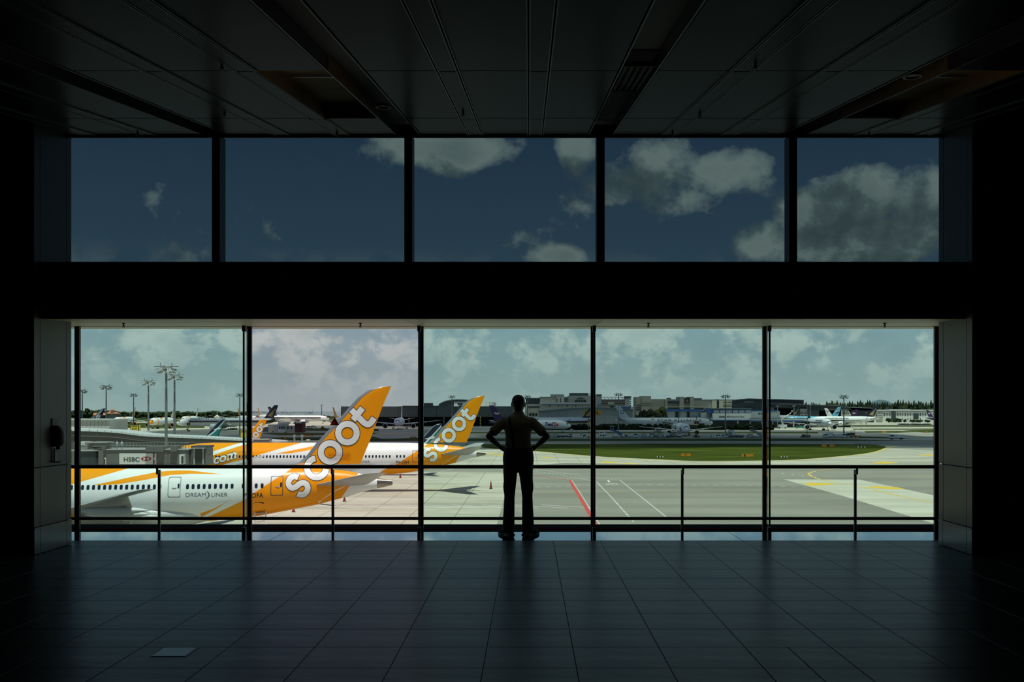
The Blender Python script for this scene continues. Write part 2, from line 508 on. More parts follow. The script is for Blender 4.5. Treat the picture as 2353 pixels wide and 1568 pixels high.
    for k in range(len(cs) - 1):
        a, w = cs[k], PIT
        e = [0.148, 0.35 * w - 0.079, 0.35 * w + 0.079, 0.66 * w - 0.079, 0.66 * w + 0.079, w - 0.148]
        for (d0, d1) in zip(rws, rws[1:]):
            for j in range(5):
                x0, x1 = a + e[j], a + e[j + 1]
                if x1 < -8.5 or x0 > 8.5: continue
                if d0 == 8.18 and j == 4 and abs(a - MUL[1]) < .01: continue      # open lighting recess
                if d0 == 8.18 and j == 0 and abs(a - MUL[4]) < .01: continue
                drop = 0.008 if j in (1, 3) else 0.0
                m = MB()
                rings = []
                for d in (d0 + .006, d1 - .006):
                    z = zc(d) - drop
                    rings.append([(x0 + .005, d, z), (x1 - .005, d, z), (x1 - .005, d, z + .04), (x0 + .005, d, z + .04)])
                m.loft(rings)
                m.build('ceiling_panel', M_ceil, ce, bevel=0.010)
        for xx in e[1:5]:  # thin bright strips added for the highlights along the panel edges
            if abs(a + xx) > 8: continue
            for sg in (-1, 1):
                q = a + xx + sg * .010
                for d0, d1 in ((1.2, 8.176), (8.184, 10.974), (10.986, 12.454)):
                    if d0 > 8 and d0 < 9 and ((abs(a - MUL[1]) < .01 and xx > 1.4) or (abs(a - MUL[4]) < .01 and xx < .8)): continue
                    MB().loft([[(q - .004, d, zc(d) - .012), (q + .004, d, zc(d) - .012), (q + .004, d, zc(d) + .005), (q - .004, d, zc(d) + .005)] for d in (d0, d1)]).build('panel_edge_glint', M_lip, ce)
    # slot edges: bright folded lips either side of each dark slot
    for x in cs:
        if abs(x) > 8: continue
        for sgn in (-1, 1):
            m = MB()
            rings = []
            for d in (1.2, 12.46):
                z = zc(d)
                rings.append([(x + sgn * .146, d, z - .004), (x + sgn * .136, d, z - .004), (x + sgn * .136, d, z + .12), (x + sgn * .146, d, z + .12)])
            m.loft(rings)
            m.build('slot_lip', M_lip, ce)
        m = MB()
        m.loft([[(x - .134, d, zc(d) + .12), (x + .134, d, zc(d) + .12), (x + .134, d, zc(d) + .15), (x - .134, d, zc(d) + .15)] for d in (1.2, 12.46)])
        m.build('slot_liner', M_blackwall, ce)
    # lighting recesses, their amber glow painted into the lining colour
    for (x0, x1, nm) in ((MUL[1] + .66 * PIT + .079, MUL[2] - .148, 'a'), (MUL[4] + .148, MUL[4] + .35 * PIT - .079, 'b')):
        m = MB()
        d0, d1, h, t = 8.186, 10.974, 0.13, 0.015
        for (xa, xb) in ((x0 - t, x0), (x1, x1 + t)):
            m.loft([[(xa, d, zc(d) + .0), (xb, d, zc(d) + .0), (xb, d, zc(d) + h), (xa, d, zc(d) + h)] for d in (d0, d1)])
        for (da, db) in ((d0 - t, d0), (d1, d1 + t)):
            m.loft([[(x, da, zc(da)), (x, db, zc(db)), (x, db, zc(db) + h), (x, da, zc(da) + h)] for x in (x0, x1)])
        m.loft([[(x, d0, zc(d0) + h), (x, d1, zc(d1) + h), (x, d1, zc(d1) + h + .02), (x, d0, zc(d0) + h + .02)] for x in (x0, x1)])
        m.build('recess_lining', M_recess, ce)
        m = MB()
        for dd in (8.75, 9.1):
            m.loft([[(x, dd, zc(dd) + h - .02), (x, dd + .05, zc(dd + .05) + h - .02), (x, dd + .05, zc(dd) + h - .01), (x, dd, zc(dd) + h - .01)] for x in (x0 + .05, x1 - .05)])
        m.build('recess_louvre', M_lip, ce)
    # roof above keeps the sun out
    # ---------------- side walls with clad piers
    for side, xf, sgn in (('left', XL, -1), ('right', XR, 1)):
        xo = sgn * 12
        body = MB().box(min(xo, xf + sgn * .03), max(xo, xf + sgn * .03), 11.69, 12.60, -0.3, 5.6)
        body.box(min(xo, xo + sgn * .3), max(xo, xo + sgn * .3), -7.5, 12.6, -0.3, 5.6)
        wl = struct('wall_' + side, body, M_wallin)
        zr = [0.30, 0.962, 2.78, 5.0]
        dr = [11.66, 11.81, 12.48, 12.62]
        for i in range(len(zr) - 1):
            for j in range(3):
                m = MB().box(min(xf, xf + sgn * .028), max(xf, xf + sgn * .028), dr[j] + .003, dr[j + 1] - .003, zr[i] + .004, zr[i + 1] - .004)
                m.build('cladding_panel', M_clad, wl, bevel=0.003)
        for j in range(3):
            m = MB().box(min(xf - sgn * .004, xf + sgn * .026), max(xf - sgn * .004, xf + sgn * .026), dr[j] + .003, dr[j + 1] - .003, 0.004, 0.285)
            m.build('plinth_panel', M_plinth, wl, bevel=0.003)
        m = MB().box(min(xf - sgn * .012, xf + sgn * .02), max(xf - sgn * .012, xf + sgn * .02), 11.66, 12.62, 0.286, 0.299)
        m.build('plinth_ledge', M_plinth, wl)
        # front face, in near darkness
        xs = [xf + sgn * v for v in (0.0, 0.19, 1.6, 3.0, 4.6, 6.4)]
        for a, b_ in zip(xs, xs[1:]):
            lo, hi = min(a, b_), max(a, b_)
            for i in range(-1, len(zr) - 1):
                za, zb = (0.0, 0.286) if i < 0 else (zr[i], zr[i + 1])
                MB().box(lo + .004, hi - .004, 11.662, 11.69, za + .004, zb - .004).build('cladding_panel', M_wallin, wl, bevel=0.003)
    struct('wall_back', MB().box(-12, 12, -7.8, -7.5, -0.3, 5.6), M_wallin)
    roof = MB().box(-12.4, 12.4, -7.9, 12.75, 5.62, 5.9)
    struct('roof', roof, M_wallin)
def thing_struct(name):
    o = bpy.data.objects.new(name, None); COL.objects.link(o); o['kind'] = 'structure'; return o
room()

# ================================================================== handrail
def handrail():
    t = thing('handrail', 'long dark guard rail with slim steel posts in front of the lower window', 'railing', (0, 13.84, 0))
    z1 = EYE - (1073 - HY) * 13.80 / F
    x0, x1 = -6.0, 5.4
    MB().tube([(x0, 13.80, z1), (x1, 13.80, z1)], 0.024, 14).build('top_rail', M_rail, t, smooth=50)
    z2 = EYE - (1192 - HY) * 13.835 / F
    MB().tube([(x0, 13.835, z2), (x1, 13.835, z2)], 0.022, 12).build('lower_rail', M_rail, t, smooth=50)
    for px in (366, 765, 1166, 1567.5, 1965):
        x = (px - CX) * 13.88 / F
        zt = EYE - (1080 - HY) * 13.88 / F
        b = MB().box(x - .017, x + .017, 13.865, 13.895, 0, zt)
        po = b.build('post', M_post, t, bevel=.003)
        b = MB().box(x - .012, x + .012, 13.80, 13.865, zt - .055, zt - .01)
        b.box(x - .012, x + .012, 13.79, 13.81, zt - .055, z1 - .018)
        b.build('bracket', M_black, po)
handrail()

# ================================================================== small fittings
def sprinkler(x, y, z, label, group):
    t = thing('sprinkler', label, 'sprinkler', (x, y, z), 0, group)
    b = MB().cyl((0, 0, 0), (0, 0, -.008), .022, .022, 14).cyl((0, 0, -.008), (0, 0, -.04), .009, .007, 8)
    b.build('head', M_black, t, local=True)
    b = MB().cyl((0, 0, -.050), (0, 0, -.053), .018, .018, 12)
    for s in (-1, 1): b.tube([(s * .007, 0, -.026), (s * .013, 0, -.038), (s * .004, 0, -.050)], .003, 6)
    b.build('deflector', M_black, t, local=True)
for px in (284, 828, 1490, 2033):
    d = 12.9
    sprinkler((px - CX) * d / F, d, 2.62 + .040 * (d - 11.86), 'small black sprinkler head under the pale soffit of the bulkhead', 'sprinklers under the soffit')
for px, py in ((1064, 254), (516, 254), (510, 145), (1736, 143), (1608, 258), (316, 302), (774, 302), (1545, 302), (1997, 305)):
    k = (HY - py) / F                       # eye + k d = 3.0468 + .144 d
    d = (4.89 - .144 * 12.8 - EYE) / (k - .144)
    sprinkler((px - CX) * d / F, d, EYE + k * d, 'small dark sprinkler head hanging from the metal ceiling', 'sprinklers on the ceiling')
def zceil(d): return 4.89 - 0.144 * (12.8 - d)
def vent():
    x = MUL[3]; d0, d1 = 8.1, 9.3
    t = thing('ceiling_vent', 'slatted air vent set in the dark ceiling slot behind the person', 'vent', (x, (d0 + d1) / 2, zceil(8.7) + .02))
    for k in range(5):
        xx = x - .10 + .05 * k
        MB().loft([[(xx - .012, d, zceil(d) + .02), (xx + .012, d, zceil(d) + .02), (xx + .012, d, zceil(d) + .05), (xx - .012, d, zceil(d) + .05)] for d in (d0, d1)]).build('slat', M_wallin, t)
    for d in (d0, d1): MB().box(x - .13, x + .13, d - .012, d + .012, zceil(d) + .015, zceil(d) + .055).build('frame_bar', M_wallin, t)
vent()
M_lens = mat('downlight_lens', (0.30, 0.29, 0.27), 0.3)
for (px, py, slot, lab) in ((887, 247, 2, 'round unlit downlight in the ceiling slot above the yellow tail'), (2143, 177, 4, 'round unlit downlight in the ceiling slot above the big cumulus cloud')):
    k = (HY - py) / F
    d = (4.89 - .144 * 12.8 + .02 - EYE) / (k - .144)
    t = thing('downlight', lab, 'downlight', (MUL[slot], d, zceil(d) + .03))
    MB().lathe([(0, .075), (-.012, .075), (-.012, .055), (0, .055)], (0, 0, 0), n=20, caps=False).build('trim_ring', M_lip, t, local=True, smooth=40)
    MB().cyl((0, 0, .02), (0, 0, -.003), .054, .054, 20).build('lens', M_lens, t, local=True)

def dispenser():
    y0 = 12.16; x = XL
    M_pl = mat('grey_plastic', (0.045, 0.045, 0.045), 0.4)
    M_wt = mat('white_card', (0.42, 0.42, 0.41), 0.6)
    M_sg = mat('dark_notice', (0.035, 0.04, 0.045), 0.5)
    def zz(py): return EYE - (py - HY) * y0 / F
    t = thing('dispenser', 'dark oval wall dispenser on the left pier', 'dispenser', (x + .05, y0, zz(1027)))
    b = MB()
    rings = []
    for k, (z, r) in enumerate(((0, .55), (.02, .8), (.06, .97), (.12, 1), (.18, .9), (.225, .66), (.245, .4))):
        rings.append([(x + .001 + (.11 * r if math.cos(a) > -.2 else 0) * max(0, math.cos(a) * .6 + .5), y0 + .085 * r * math.sin(a), zz(1027) + z) for a in [2 * math.pi * j / 20 for j in range(20)]])
    b.loft(rings); b.build('casing', M_pl, t, smooth=40)
    MB().box(x + .03, x + .075, y0 - .02, y0 + .02, zz(1027) - .03, zz(1027) + .005).build('nozzle', M_pl, t)
    n = MB().box(x + .002, x + .012, y0 - .07, y0 + .085, zz(979), zz(962))
    tag(at_base(n.build('notice', M_sg)), 'small dark notice plate above the wall dispenser', 'sign')
    t2 = thing('leaflet_holder', 'pale card in a small holder below the wall dispenser', 'leaflet holder', (x + .03, y0, zz(1063)))
    MB().box(x + .003, x + .10, y0 - .07, y0 + .08, zz(1063), zz(1062) + .006).build('tray', M_pl, t2)
    MB().box(x + .02, x + .032, y0 - .055, y0 + .03, zz(1062) + .006, zz(1031)).build('card', M_wt, t2)
dispenser()
def hatch():
    d0, d1 = 6.87, 7.117
    t = thing('floor_hatch', 'small square metal access cover let into the floor tiles', 'floor hatch', (-2.34, 7.0, 0))
    MB().box(-2.462, -2.218, d0 - .012, d1 + .012, -.008, .0015).build('frame', M_black, t)
    MB().box(-2.448, -2.232, d0 + .002, d1 - .002, -.004, .004).build('cover', mat('dull_steel', (.30, .31, .33), .35, .6), t, bevel=.002)
hatch()
M_stick = glass('dark_red_film', (0.085, 0.004, 0.004), 0.02)
def stickers():
    y = D_GL - .0095
    def q(px, py): return Vector(((px - CX) * y / F, y, EYE - (py - HY) * y / F))
    b = MB()
    b.prism([(758, 977.5), (779.5, 977.5), (769, 959)], lambda u, v: q(u, v), lambda u, v: q(u, v) + Vector((0, .003, 0)))
    tag(at_base(b.build('fire_access_triangle', M_stick)), 'dark red triangle sticker on the clear pane', 'sticker')
    t = thing('fire_access_notice', 'translucent sticker with red lettering on the clear pane', 'sticker', q(778, 1060))
    b = MB()
    b.prism([(752, 1058), (752, 1043), (756, 1040), (802, 1040), (806, 1043), (806, 1058), (802, 1060.5), (756, 1060.5)], lambda u, v: q(u, v), lambda u, v: q(u, v) + Vector((0, .002, 0)))
    b.build('film', glass('frosted_film', (.92, .90, .88), .02, .4), t)
    mr = glass('red_print', (.42, .045, .04), .02)
    sign_text(t, 'FIRE FIGHTING ACCESS', q(755.5, 1049.5), q(805, 1049.5), .027, mr, out=.002)
    sign_text(t, 'DO NOT OBSTRUCT', q(760, 1056.5), q(801, 1056.5), .027, mr, out=.002)
stickers()

# ================================================================== the standing person
M_skin = mat('brown_skin', (0.055, 0.032, 0.022), 0.5, bump=.02, scale=30)
M_shirt = mat('dark_cotton_shirt', (0.21, 0.19, 0.165), 0.85, 0, 0.12, 18, 0.15)
M_trous = mat('black_trousers', (0.010, 0.010, 0.011), 0.85, 0, 0.15, 20, 0.15)
M_leather = mat('black_leather', (0.012, 0.011, 0.010), 0.8, spec=.2)
M_hair = mat('short_black_hair', (0.008, 0.007, 0.006), 0.7, bump=.3, scale=90)
def remesh(mb, name, m, parent, vox, smooth_it=6, extra=None):
    o = mb.build(name, m, parent, local=True)
    md = o.modifiers.new('remesh', 'REMESH'); md.mode = 'VOXEL'; md.voxel_size = vox; md.use_smooth_shade = True
    ms = o.modifiers.new('smooth', 'SMOOTH'); ms.iterations = smooth_it; ms.factor = 0.5
    bpy.context.view_layer.update()
    me = bpy.data.meshes.new_from_object(o.evaluated_get(bpy.context.evaluated_depsgraph_get()))
    o.modifiers.clear()
    old = o.data
    o.data = me; me.name = name
    bpy.data.meshes.remove(old)
    if not me.materials: me.materials.append(m)
    me.polygons.foreach_set('use_smooth', [True] * len(me.polygons))
    return o
def limb(mb, pts, n=14):
    """capsule chain: (point, radius, flatten-in-y)"""
    for (p, r), (q, s) in zip(pts, pts[1:]):
        mb.tube([p, q], [r, s], n)
    for p, r in pts:
        mb.ell(p, r, r, r, n, 8)
def ovals(mb, secs, n=22):
    """stack of horizontal superellipse sections (cx, cy, z, rx, ry)"""
    rings = []
    for cx, cy, z, rx, ry in secs:
        ring = []
        for k in range(n):
            a = 2 * math.pi * k / n
            c, s = math.cos(a), math.sin(a)
            ring.append((cx + rx * math.copysign(abs(c) ** .8, c), cy + ry * math.copysign(abs(s) ** .8, s), z))
        rings.append(ring)
    mb.loft(rings)
def person():
    X0, Y0 = -0.140, 13.61
    t = thing('person', 'person standing at the window with hands on hips, seen from behind', 'person', (X0, Y0, 0))
    # body: head, neck, arms, hands as one surface (+y is away from the viewer, where the person looks)
    b = MB()
    hx = .006
    ovals(b, [(hx, .012, 1.555, .050, .052), (hx, .018, 1.585, .058, .070), (hx, .015, 1.62, .070, .088), (hx, .008, 1.66, .079, .097), (hx, 0, 1.70, .082, .101), (hx, -.002, 1.74, .077, .094), (hx, -.002, 1.77, .060, .074), (hx, 0, 1.788, .036, .045), (hx, 0, 1.795, .012, .015)])
    b.tube([(hx, -.005, 1.43), (hx, -.002, 1.52), (hx, .006, 1.60)], [.072, .057, .060], 18)
    b.tube([(hx, .098, 1.69), (hx, .118, 1.655), (hx, .108, 1.64)], [.010, .016, .010], 8)     # nose
    b.ell((hx, .092, 1.592), .035, .022, .020)                                                     # chin
    b.ell((hx, .098, 1.618), .026, .010, .006); b.ell((hx, .098, 1.608), .024, .010, .007)         # lips
    for s in (-1, 1):
        b.ell((hx + s * .034, .082, 1.705), .020, .014, .007)                                      # brow
        b.ell((hx + s * .083, -.004, 1.672), .014, .022, .034)                                    # ear
    for s, el, wr, hd in ((-1, (-.372, -.085, 1.265), (-.232, .055, 1.128), (-.178, .075, 1.098)), (1, (.374, -.085, 1.262), (.236, .055, 1.132), (.182, .075, 1.102))):
        sh = (s * .205, -.01, 1.455)
        mid = [lerp(sh[i], el[i], .55) for i in range(3)]
        limb(b, [(sh, .040), (mid, .044), (el, .040)])
        fm = [lerp(el[i], wr[i], .35) for i in range(3)]
        limb(b, [(el, .040), (fm, .042), (wr, .027)])
        wv, hv = Vector(wr), Vector(hd)
        palm = hv + (hv - wv) * .25
        b.tube([wv, lerp(wv, palm, .5), palm], [.028, .036, .034], 12)
        # fingers curl round the front of the hip, the thumb points back
        dirn = Vector((-s * .75, .60, -.12)).normalized()
        side = Vector((0, .25, -1)).normalized()
        for k, ln in enumerate((.070, .078, .073, .058)):
            r0 = palm + side * (-.026 + .0175 * k) + Vector((s * .012, .008, 0))
            k1 = r0 + dirn * ln * .45; k2 = k1 + Vector((-s * .9, .25, -.15)).normalized() * ln * .35; k3 = k2 + Vector((-s, -.2, -.15)).normalized() * ln * .25
            b.tube([r0 - dirn * .02, k1, k2, k3], [.0095, .009, .0082, .007], 8)
        tb = palm + Vector((s * .010, -.020, .012))
        b.tube([tb, tb + Vector((-s * .018, -.034, -.004)), tb + Vector((-s * .040, -.042, -.014))], [.012, .0105, .008], 8)
    body = remesh(b, 'body', M_skin, t, .0075, 4)
    for s in (-1, 1):
        MB().ell((hx + s * .033, .087, 1.688), .012, .008, .007).build('eye', mat('eye_white', (.5, .5, .48), .3), body, local=True, smooth=60)
    # close-cropped hair
    b = MB()
    ovals(b, [(hx, -.022, 1.640, .066, .082), (hx, -.020, 1.67, .080, .094), (hx, -.012, 1.71, .0855, .101), (hx, -.008, 1.745, .0805, .097), (hx, -.004, 1.775, .062, .078), (hx, 0, 1.793, .036, .046), (hx, 0, 1.800, .012, .014)])
    remesh(b, 'hair', M_hair, t, .008, 4)
    # shirt with short sleeves
    b = MB()
    ovals(b, [(.004, 0, 1.075, .176, .118), (.004, 0, 1.13, .170, .116), (.003, 0, 1.20, .163, .112), (.003, -.004, 1.28, .166, .116), (.003, -.010, 1.36, .180, .126), (.003, -.014, 1.43, .196, .124), (.003, -.010, 1.48, .190, .105), (.003, -.006, 1.515, .130, .088), (.003, -.002, 1.54, .085, .074), (.005, 0, 1.565, .066, .066)])
    for s, el in ((-1, (-.372, -.085, 1.265)), (1, (.374, -.085, 1.262))):
        sh = Vector((s * .178, -.012, 1.452)); e = Vector(el)
        mid = lerp(sh, e, .70)
        b.ell(sh, .064, .066, .060)
        b.tube([sh, lerp(sh, mid, .5), mid, mid + (e - sh) * .04], [.064, .064, .066, .062], 16)
        b.ell(lerp(sh, mid, .98) + Vector((s * -.012, 0, -.028)), .036, .045, .030)
    sh_o = remesh(b, 'shirt', M_shirt, t, .011, 5)
    b = MB(); 
    rings = []
    for z, r in ((1.535, .081), (1.575, .069), (1.577, .064), (1.540, .074)):
        rings.append([(hx + r * math.cos(a), -.002 + r * 1.0 * math.sin(a), z - .012 * math.sin(a)) for a in [2 * math.pi * k / 20 for k in range(20)]])
    b.loft(rings, caps=False); b.build('collar', M_shirt, sh_o, local=True, smooth=40)
    # trousers
    b = MB()
    ovals(b, [(.006, 0, 1.115, .176, .120), (.006, -.004, 1.06, .190, .130), (.006, -.010, .99, .200, .140), (.006, -.010, .92, .198, .136), (.006, -.004, .85, .185, .115), (.008, 0, .82, .16, .09)])
    for x, kx, ax in ((-.095, -.108, -.118), (.107, .122, .130)):
        b.tube([(x, -.005, .93), (x - .003, 0, .80), (lerp(x, kx, .6), .004, .62), (kx, .006, .48), (lerp(kx, ax, .5), -.004, .33), (ax, -.004, .17), (ax, 0, .075), (ax, 0, .055)], [.094, .091, .078, .068, .072, .076, .082, .082], 20)
        b.ell((x + (.075 if x > 0 else -.075), -.01, .62), .018, .06, .095)       # cargo pocket
    tr = remesh(b, 'trousers', M_trous, t, .011, 5)
    for s in (-1, 1):
        m = MB()
        m.box(-.055, .055, -.006, .006, -.065, .065)
        o = m.build('back_pocket', M_trous, tr, local=True, bevel=.004); o.location = (.006 + s * .095, -.143, .955); o.rotation_euler = (R(6), 0, -s * R(16))
    b = MB()
    rings = []
    for z, g in ((1.075, .003), (1.115, .003), (1.115, -.004), (1.075, -.004)):
        rings.append([(.006 + (.184 + g) * math.copysign(abs(math.cos(a)) ** .8, math.cos(a)), (.126 + g) * math.copysign(abs(math.sin(a)) ** .8, math.sin(a)), z) for a in [2 * math.pi * k / 28 for k in range(28)]])
    b.loft(rings + [rings[0]], caps=False); b.build('belt', M_leather, t, local=True, smooth=40)
    # bag strap slanting over the back
    b = MB()
    path = [(-.100, .05, 1.532), (-.104, -.03, 1.527), (-.106, -.085, 1.50), (-.102, -.128, 1.46), (-.092, -.149, 1.40), (-.078, -.143, 1.30), (-.060, -.128, 1.20), (-.045, -.130, 1.11), (-.030, -.134, 1.085)]
    L_ = []
    for p in path:
        L_.append([(p[0] - .016, p[1] - .004, p[2] - .004), (p[0] + .016, p[1] - .004, p[2] + .004), (p[0] + .016, p[1] + .004, p[2] + .004), (p[0] - .016, p[1] + .004, p[2] - .004)])
    b.loft(L_); b.build('shoulder_strap', M_leather, t, local=True, smooth=40)
    for s, ax, ang in ((-1, -.118, 36), (1, .130, -40)):
        b = MB()
        rings = []
        for yy, w, h, zc_ in ((-.085, .022, .02, .05), (-.075, .036, .045, .055), (-.03, .042, .055, .06), (.04, .042, .045, .05), (.11, .048, .032, .038), (.17, .044, .026, .032), (.205, .022, .018, .026)):
            rings.append([(w * math.cos(a), yy, max(.001, zc_ + h * math.sin(a))) for a in [2 * math.pi * k / 18 for k in range(18)]])
        b.loft(rings)
        o = b.build('shoe', M_leather, t, local=True, smooth=60)
        o.location = (ax, -.005, .0); o.rotation_euler = (0, 0, R(ang))
        m = MB()
        m.prism([(-.034, -.088), (.034, -.088), (.045, -.03), (.044, .04), (.052, .11), (.046, .175), (.02, .212), (-.02, .212), (-.046, .175), (-.052, .11), (-.044, .04), (-.045, -.03)], lambda u, v: (u, v, 0), lambda u, v: (u, v, .018))
        m.build('sole', M_black, o, local=True)
person()
# ================================================================== airfield ground
def ground_mat():
    """concrete slabs with joints, streaked by tyres and rain"""
    mt = bpy.data.materials.new('airfield_concrete'); mt.use_nodes = True
    nt = mt.node_tree; N, L = nt.nodes, nt.links
    b = N['Principled BSDF']; b.inputs['Roughness'].default_value = 0.85; b.inputs['Specular IOR Level'].default_value = 0.25
    tc = N.new('ShaderNodeTexCoord')
    def noise_(scale, det, stretch=(1, 1, 1), rot=0.0):
        mp = N.new('ShaderNodeMapping'); mp.inputs['Scale'].default_value = stretch; mp.inputs['Rotation'].default_value = (0, 0, rot)
        L.new(tc.outputs['Object'], mp.inputs[0])
        n = N.new('ShaderNodeTexNoise'); n.inputs['Scale'].default_value = scale; n.inputs['Detail'].default_value = det
        L.new(mp.outputs[0], n.inputs[0]); return n.outputs[0]
    def ramp(f, a, ca, b_, cb):
        r = N.new('ShaderNodeValToRGB'); e = r.color_ramp.elements
        e[0].position, e[1].position = a, b_; e[0].color = (*ca, 1); e[1].color = (*cb, 1)
        L.new(f, r.inputs[0]); return r.outputs[0]
    def mul(a, b_):
        n = N.new('ShaderNodeMix'); n.data_type = 'RGBA'; n.blend_type = 'MULTIPLY'; n.inputs[0].default_value = 1
        L.new(a, n.inputs[6]); L.new(b_, n.inputs[7]); return n.outputs[2]
    c = ramp(noise_(.035, 5), .35, GCOL[0], .65, GCOL[1])
    c = mul(c, ramp(noise_(.10, 7, (.35, 1.6, 1)), .38, (.74, .74, .74), .60, (1, 1, 1)))
    c = mul(c, ramp(noise_(.5, 6, (.5, 3, 1)), .36, (.86, .86, .85), .55, (1, 1, 1)))
    br = N.new('ShaderNodeTexBrick'); br.offset = 0.0
    mp = N.new('ShaderNodeMapping'); mp.inputs['Rotation'].default_value = (0, 0, 0); mp.inputs['Location'].default_value = (3.85, 6.0, 0)
    L.new(tc.outputs['Object'], mp.inputs[0]); L.new(mp.outputs[0], br.inputs[0])
    br.inputs['Color1'].default_value = (1, 1, 1, 1); br.inputs['Color2'].default_value = (.955, .955, .955, 1); br.inputs['Mortar'].default_value = (.36, .36, .36, 1)
    br.inputs['Scale'].default_value = 1.0; br.inputs['Mortar Size'].default_value = .05; br.inputs['Brick Width'].default_value = 6.15; br.inputs['Row Height'].default_value = 14.0
    c = mul(c, br.outputs[0])
    L.new(c, b.inputs['Base Color'])
    return mt
GCOL = ((.50, .46, .37), (.58, .535, .43))
M_conc = ground_mat()
M_asph = mat('grey_taxiway', (.245, .225, .185), .85, 0, .22, .05, 0, .25, stretch=(.4, 1.8, 1))
M_asph2 = mat('dark_taxiway', (.275, .26, .22), .85, 0, .22, .05, 0, .25, stretch=(.3, 1.5, 1))
M_pale = mat('pale_new_concrete', (.50, .47, .38), .85, 0, .14, .09, 0, .25, stretch=(.4, 1.8, 1))
M_grass = mat('airfield_grass', (.050, .065, .009), .95, 0, .38, .09, 0, .02, stretch=(.5, 1.6, 1))
M_grass2 = mat('dull_grass', (.050, .062, .014), .95, 0, .25, .05, 0, .02, stretch=(.5, 1.6, 1))
M_road = mat('service_road', (.37, .35, .30), .85, 0, .15, .08, 0, .25)
M_white_p = mat('white_road_paint', (.80, .80, .78), .7)
M_yel_p = mat('yellow_road_paint', (.72, .46, .03), .7)
M_red_p = mat('red_road_paint', (.60, .06, .045), .7)
M_pink_p = mat('faded_red_paint', (.62, .36, .30), .7)
M_blk_p = mat('black_road_paint', (.03, .03, .03), .7)

gr = struct('ground', MB().add([(-9000, 40, GND), (9000, 40, GND), (9000, 14000, GND), (-9000, 14000, GND)], [(0, 1, 2, 3)]), M_conc)
gr2 = MB().add([(-9000, 15.7, GND - .02), (9000, 15.7, GND - .02), (9000, 40, GND - .02), (-9000, 40, GND - .02)], [(0, 1, 2, 3)])
gr2.build('apron_edge', M_conc, gr)
def patch(name, px_pts, m, z=0.02, smooth=False, label=None):
    pts = [G(*p) for p in px_pts]
    if smooth: pts = spline(pts, 6, True)
    z *= .22
    b = MB().add([p + Vector((0, 0, z)) for p in pts], [tuple(range(len(pts)))])
    return b.build(name, m, gr, label=label)
def gl(p0, p1, n=6):
    return [(lerp(p0[0], p1[0], i / n), lerp(p0[1], p1[1], i / n)) for i in range(n + 1)]
def line(name, px_pts, w, m, z=0.05, dash=None, curve=False):
    """painted stripe of width w metres along pixel points put down on the airfield"""
    z *= .22
    pts = [G(*p) for p in px_pts]
    if curve: pts = spline(pts, 10)
    seg = [(pts[i], pts[i + 1]) for i in range(len(pts) - 1)]
    b = MB()
    def quad(p, q):
        t = (q - p).normalized(); s = Vector((-t.y, t.x, 0)) * w / 2
        up = Vector((0, 0, z))
        b.add([p - s + up, q - s + up, q + s + up, p + s + up], [(0, 1, 2, 3)])
    carry = 0.0
    for p, q in seg:
        ln = (q - p).length
        if not dash: quad(p, q); continue
        on, off = dash
        u = -carry
        while u < ln:
            a, e = max(u, 0), min(u + on, ln)
            if e > a: quad(p.lerp(q, a / ln), p.lerp(q, e / ln))
            u += on + off
        carry = (ln - (u - (on + off))) if u > ln else 0
    return b.build(name, m, gr)
X0_, X1_ = -900, 3300
# wide grey taxiways: everything from the far side of the pale apron back to the grass, then bands further out
patch('taxiway', [(1060, 1085), (1175.5, 1085.3), (1173.6, 1092), (1166, 1120), (1154.7, 1160), (1128, 1255), (1810, 1300), (3300, 1300), (3300, 1085), (1700, 1072), (1300, 1064)], M_asph, .012)
patch('taxiway', [(700, 1084.6), (860, 1076), (1000, 1072), (1300, 1071), (1900, 1082), (1300, 1085.6), (1060, 1085)], M_asph, .016)
patch('taxiway', [(1800, 1101), (1905, 1094), (2000, 1088), (2400, 1080), (2400, 1064), (2100, 1075), (1900, 1083), (1760, 1088), (1500, 1088), (1500, 1101)], M_asph, .018)
patch('pale_slab_band', [(1800, 1102), (1974, 1102.5), (2142, 1138), (2330, 1178), (2330, 1262), (2143, 1203), (1936, 1140)], M_pale, .022)
patch('taxiway', [(X0_, 1014), (X1_, 1014), (X1_, 1019.6), (X0_, 1019.6)], M_asph2, .02)
patch('taxiway', [(1990, 1012), (X1_, 1010), (X1_, 1034), (2150, 1036), (2036, 1030), (1960, 1021)], M_asph2, .024)
patch('taxiway', [(X0_, 990), (X1_, 990), (X1_, 1004.5), (X0_, 1004.5)], M_asph2, .02)
MB().add([(-400, 47, GND + .015), (400, 47, GND + .015), (400, 92, GND + .015), (-400, 92, GND + .015)], [(0, 1, 2, 3)]).build('bounce_dimmer', mat('bounce_dimmer_dark', (.075, .075, .072), .9, 0, .2, .1, 0, .2), gr)  # unseen dark ground strip, added to dim light bounced onto the airliner belly
patch('service_road', [(X0_, 1004.5), (1960, 1004.5), (1960, 1009), (X0_, 1009)], M_road, .03)
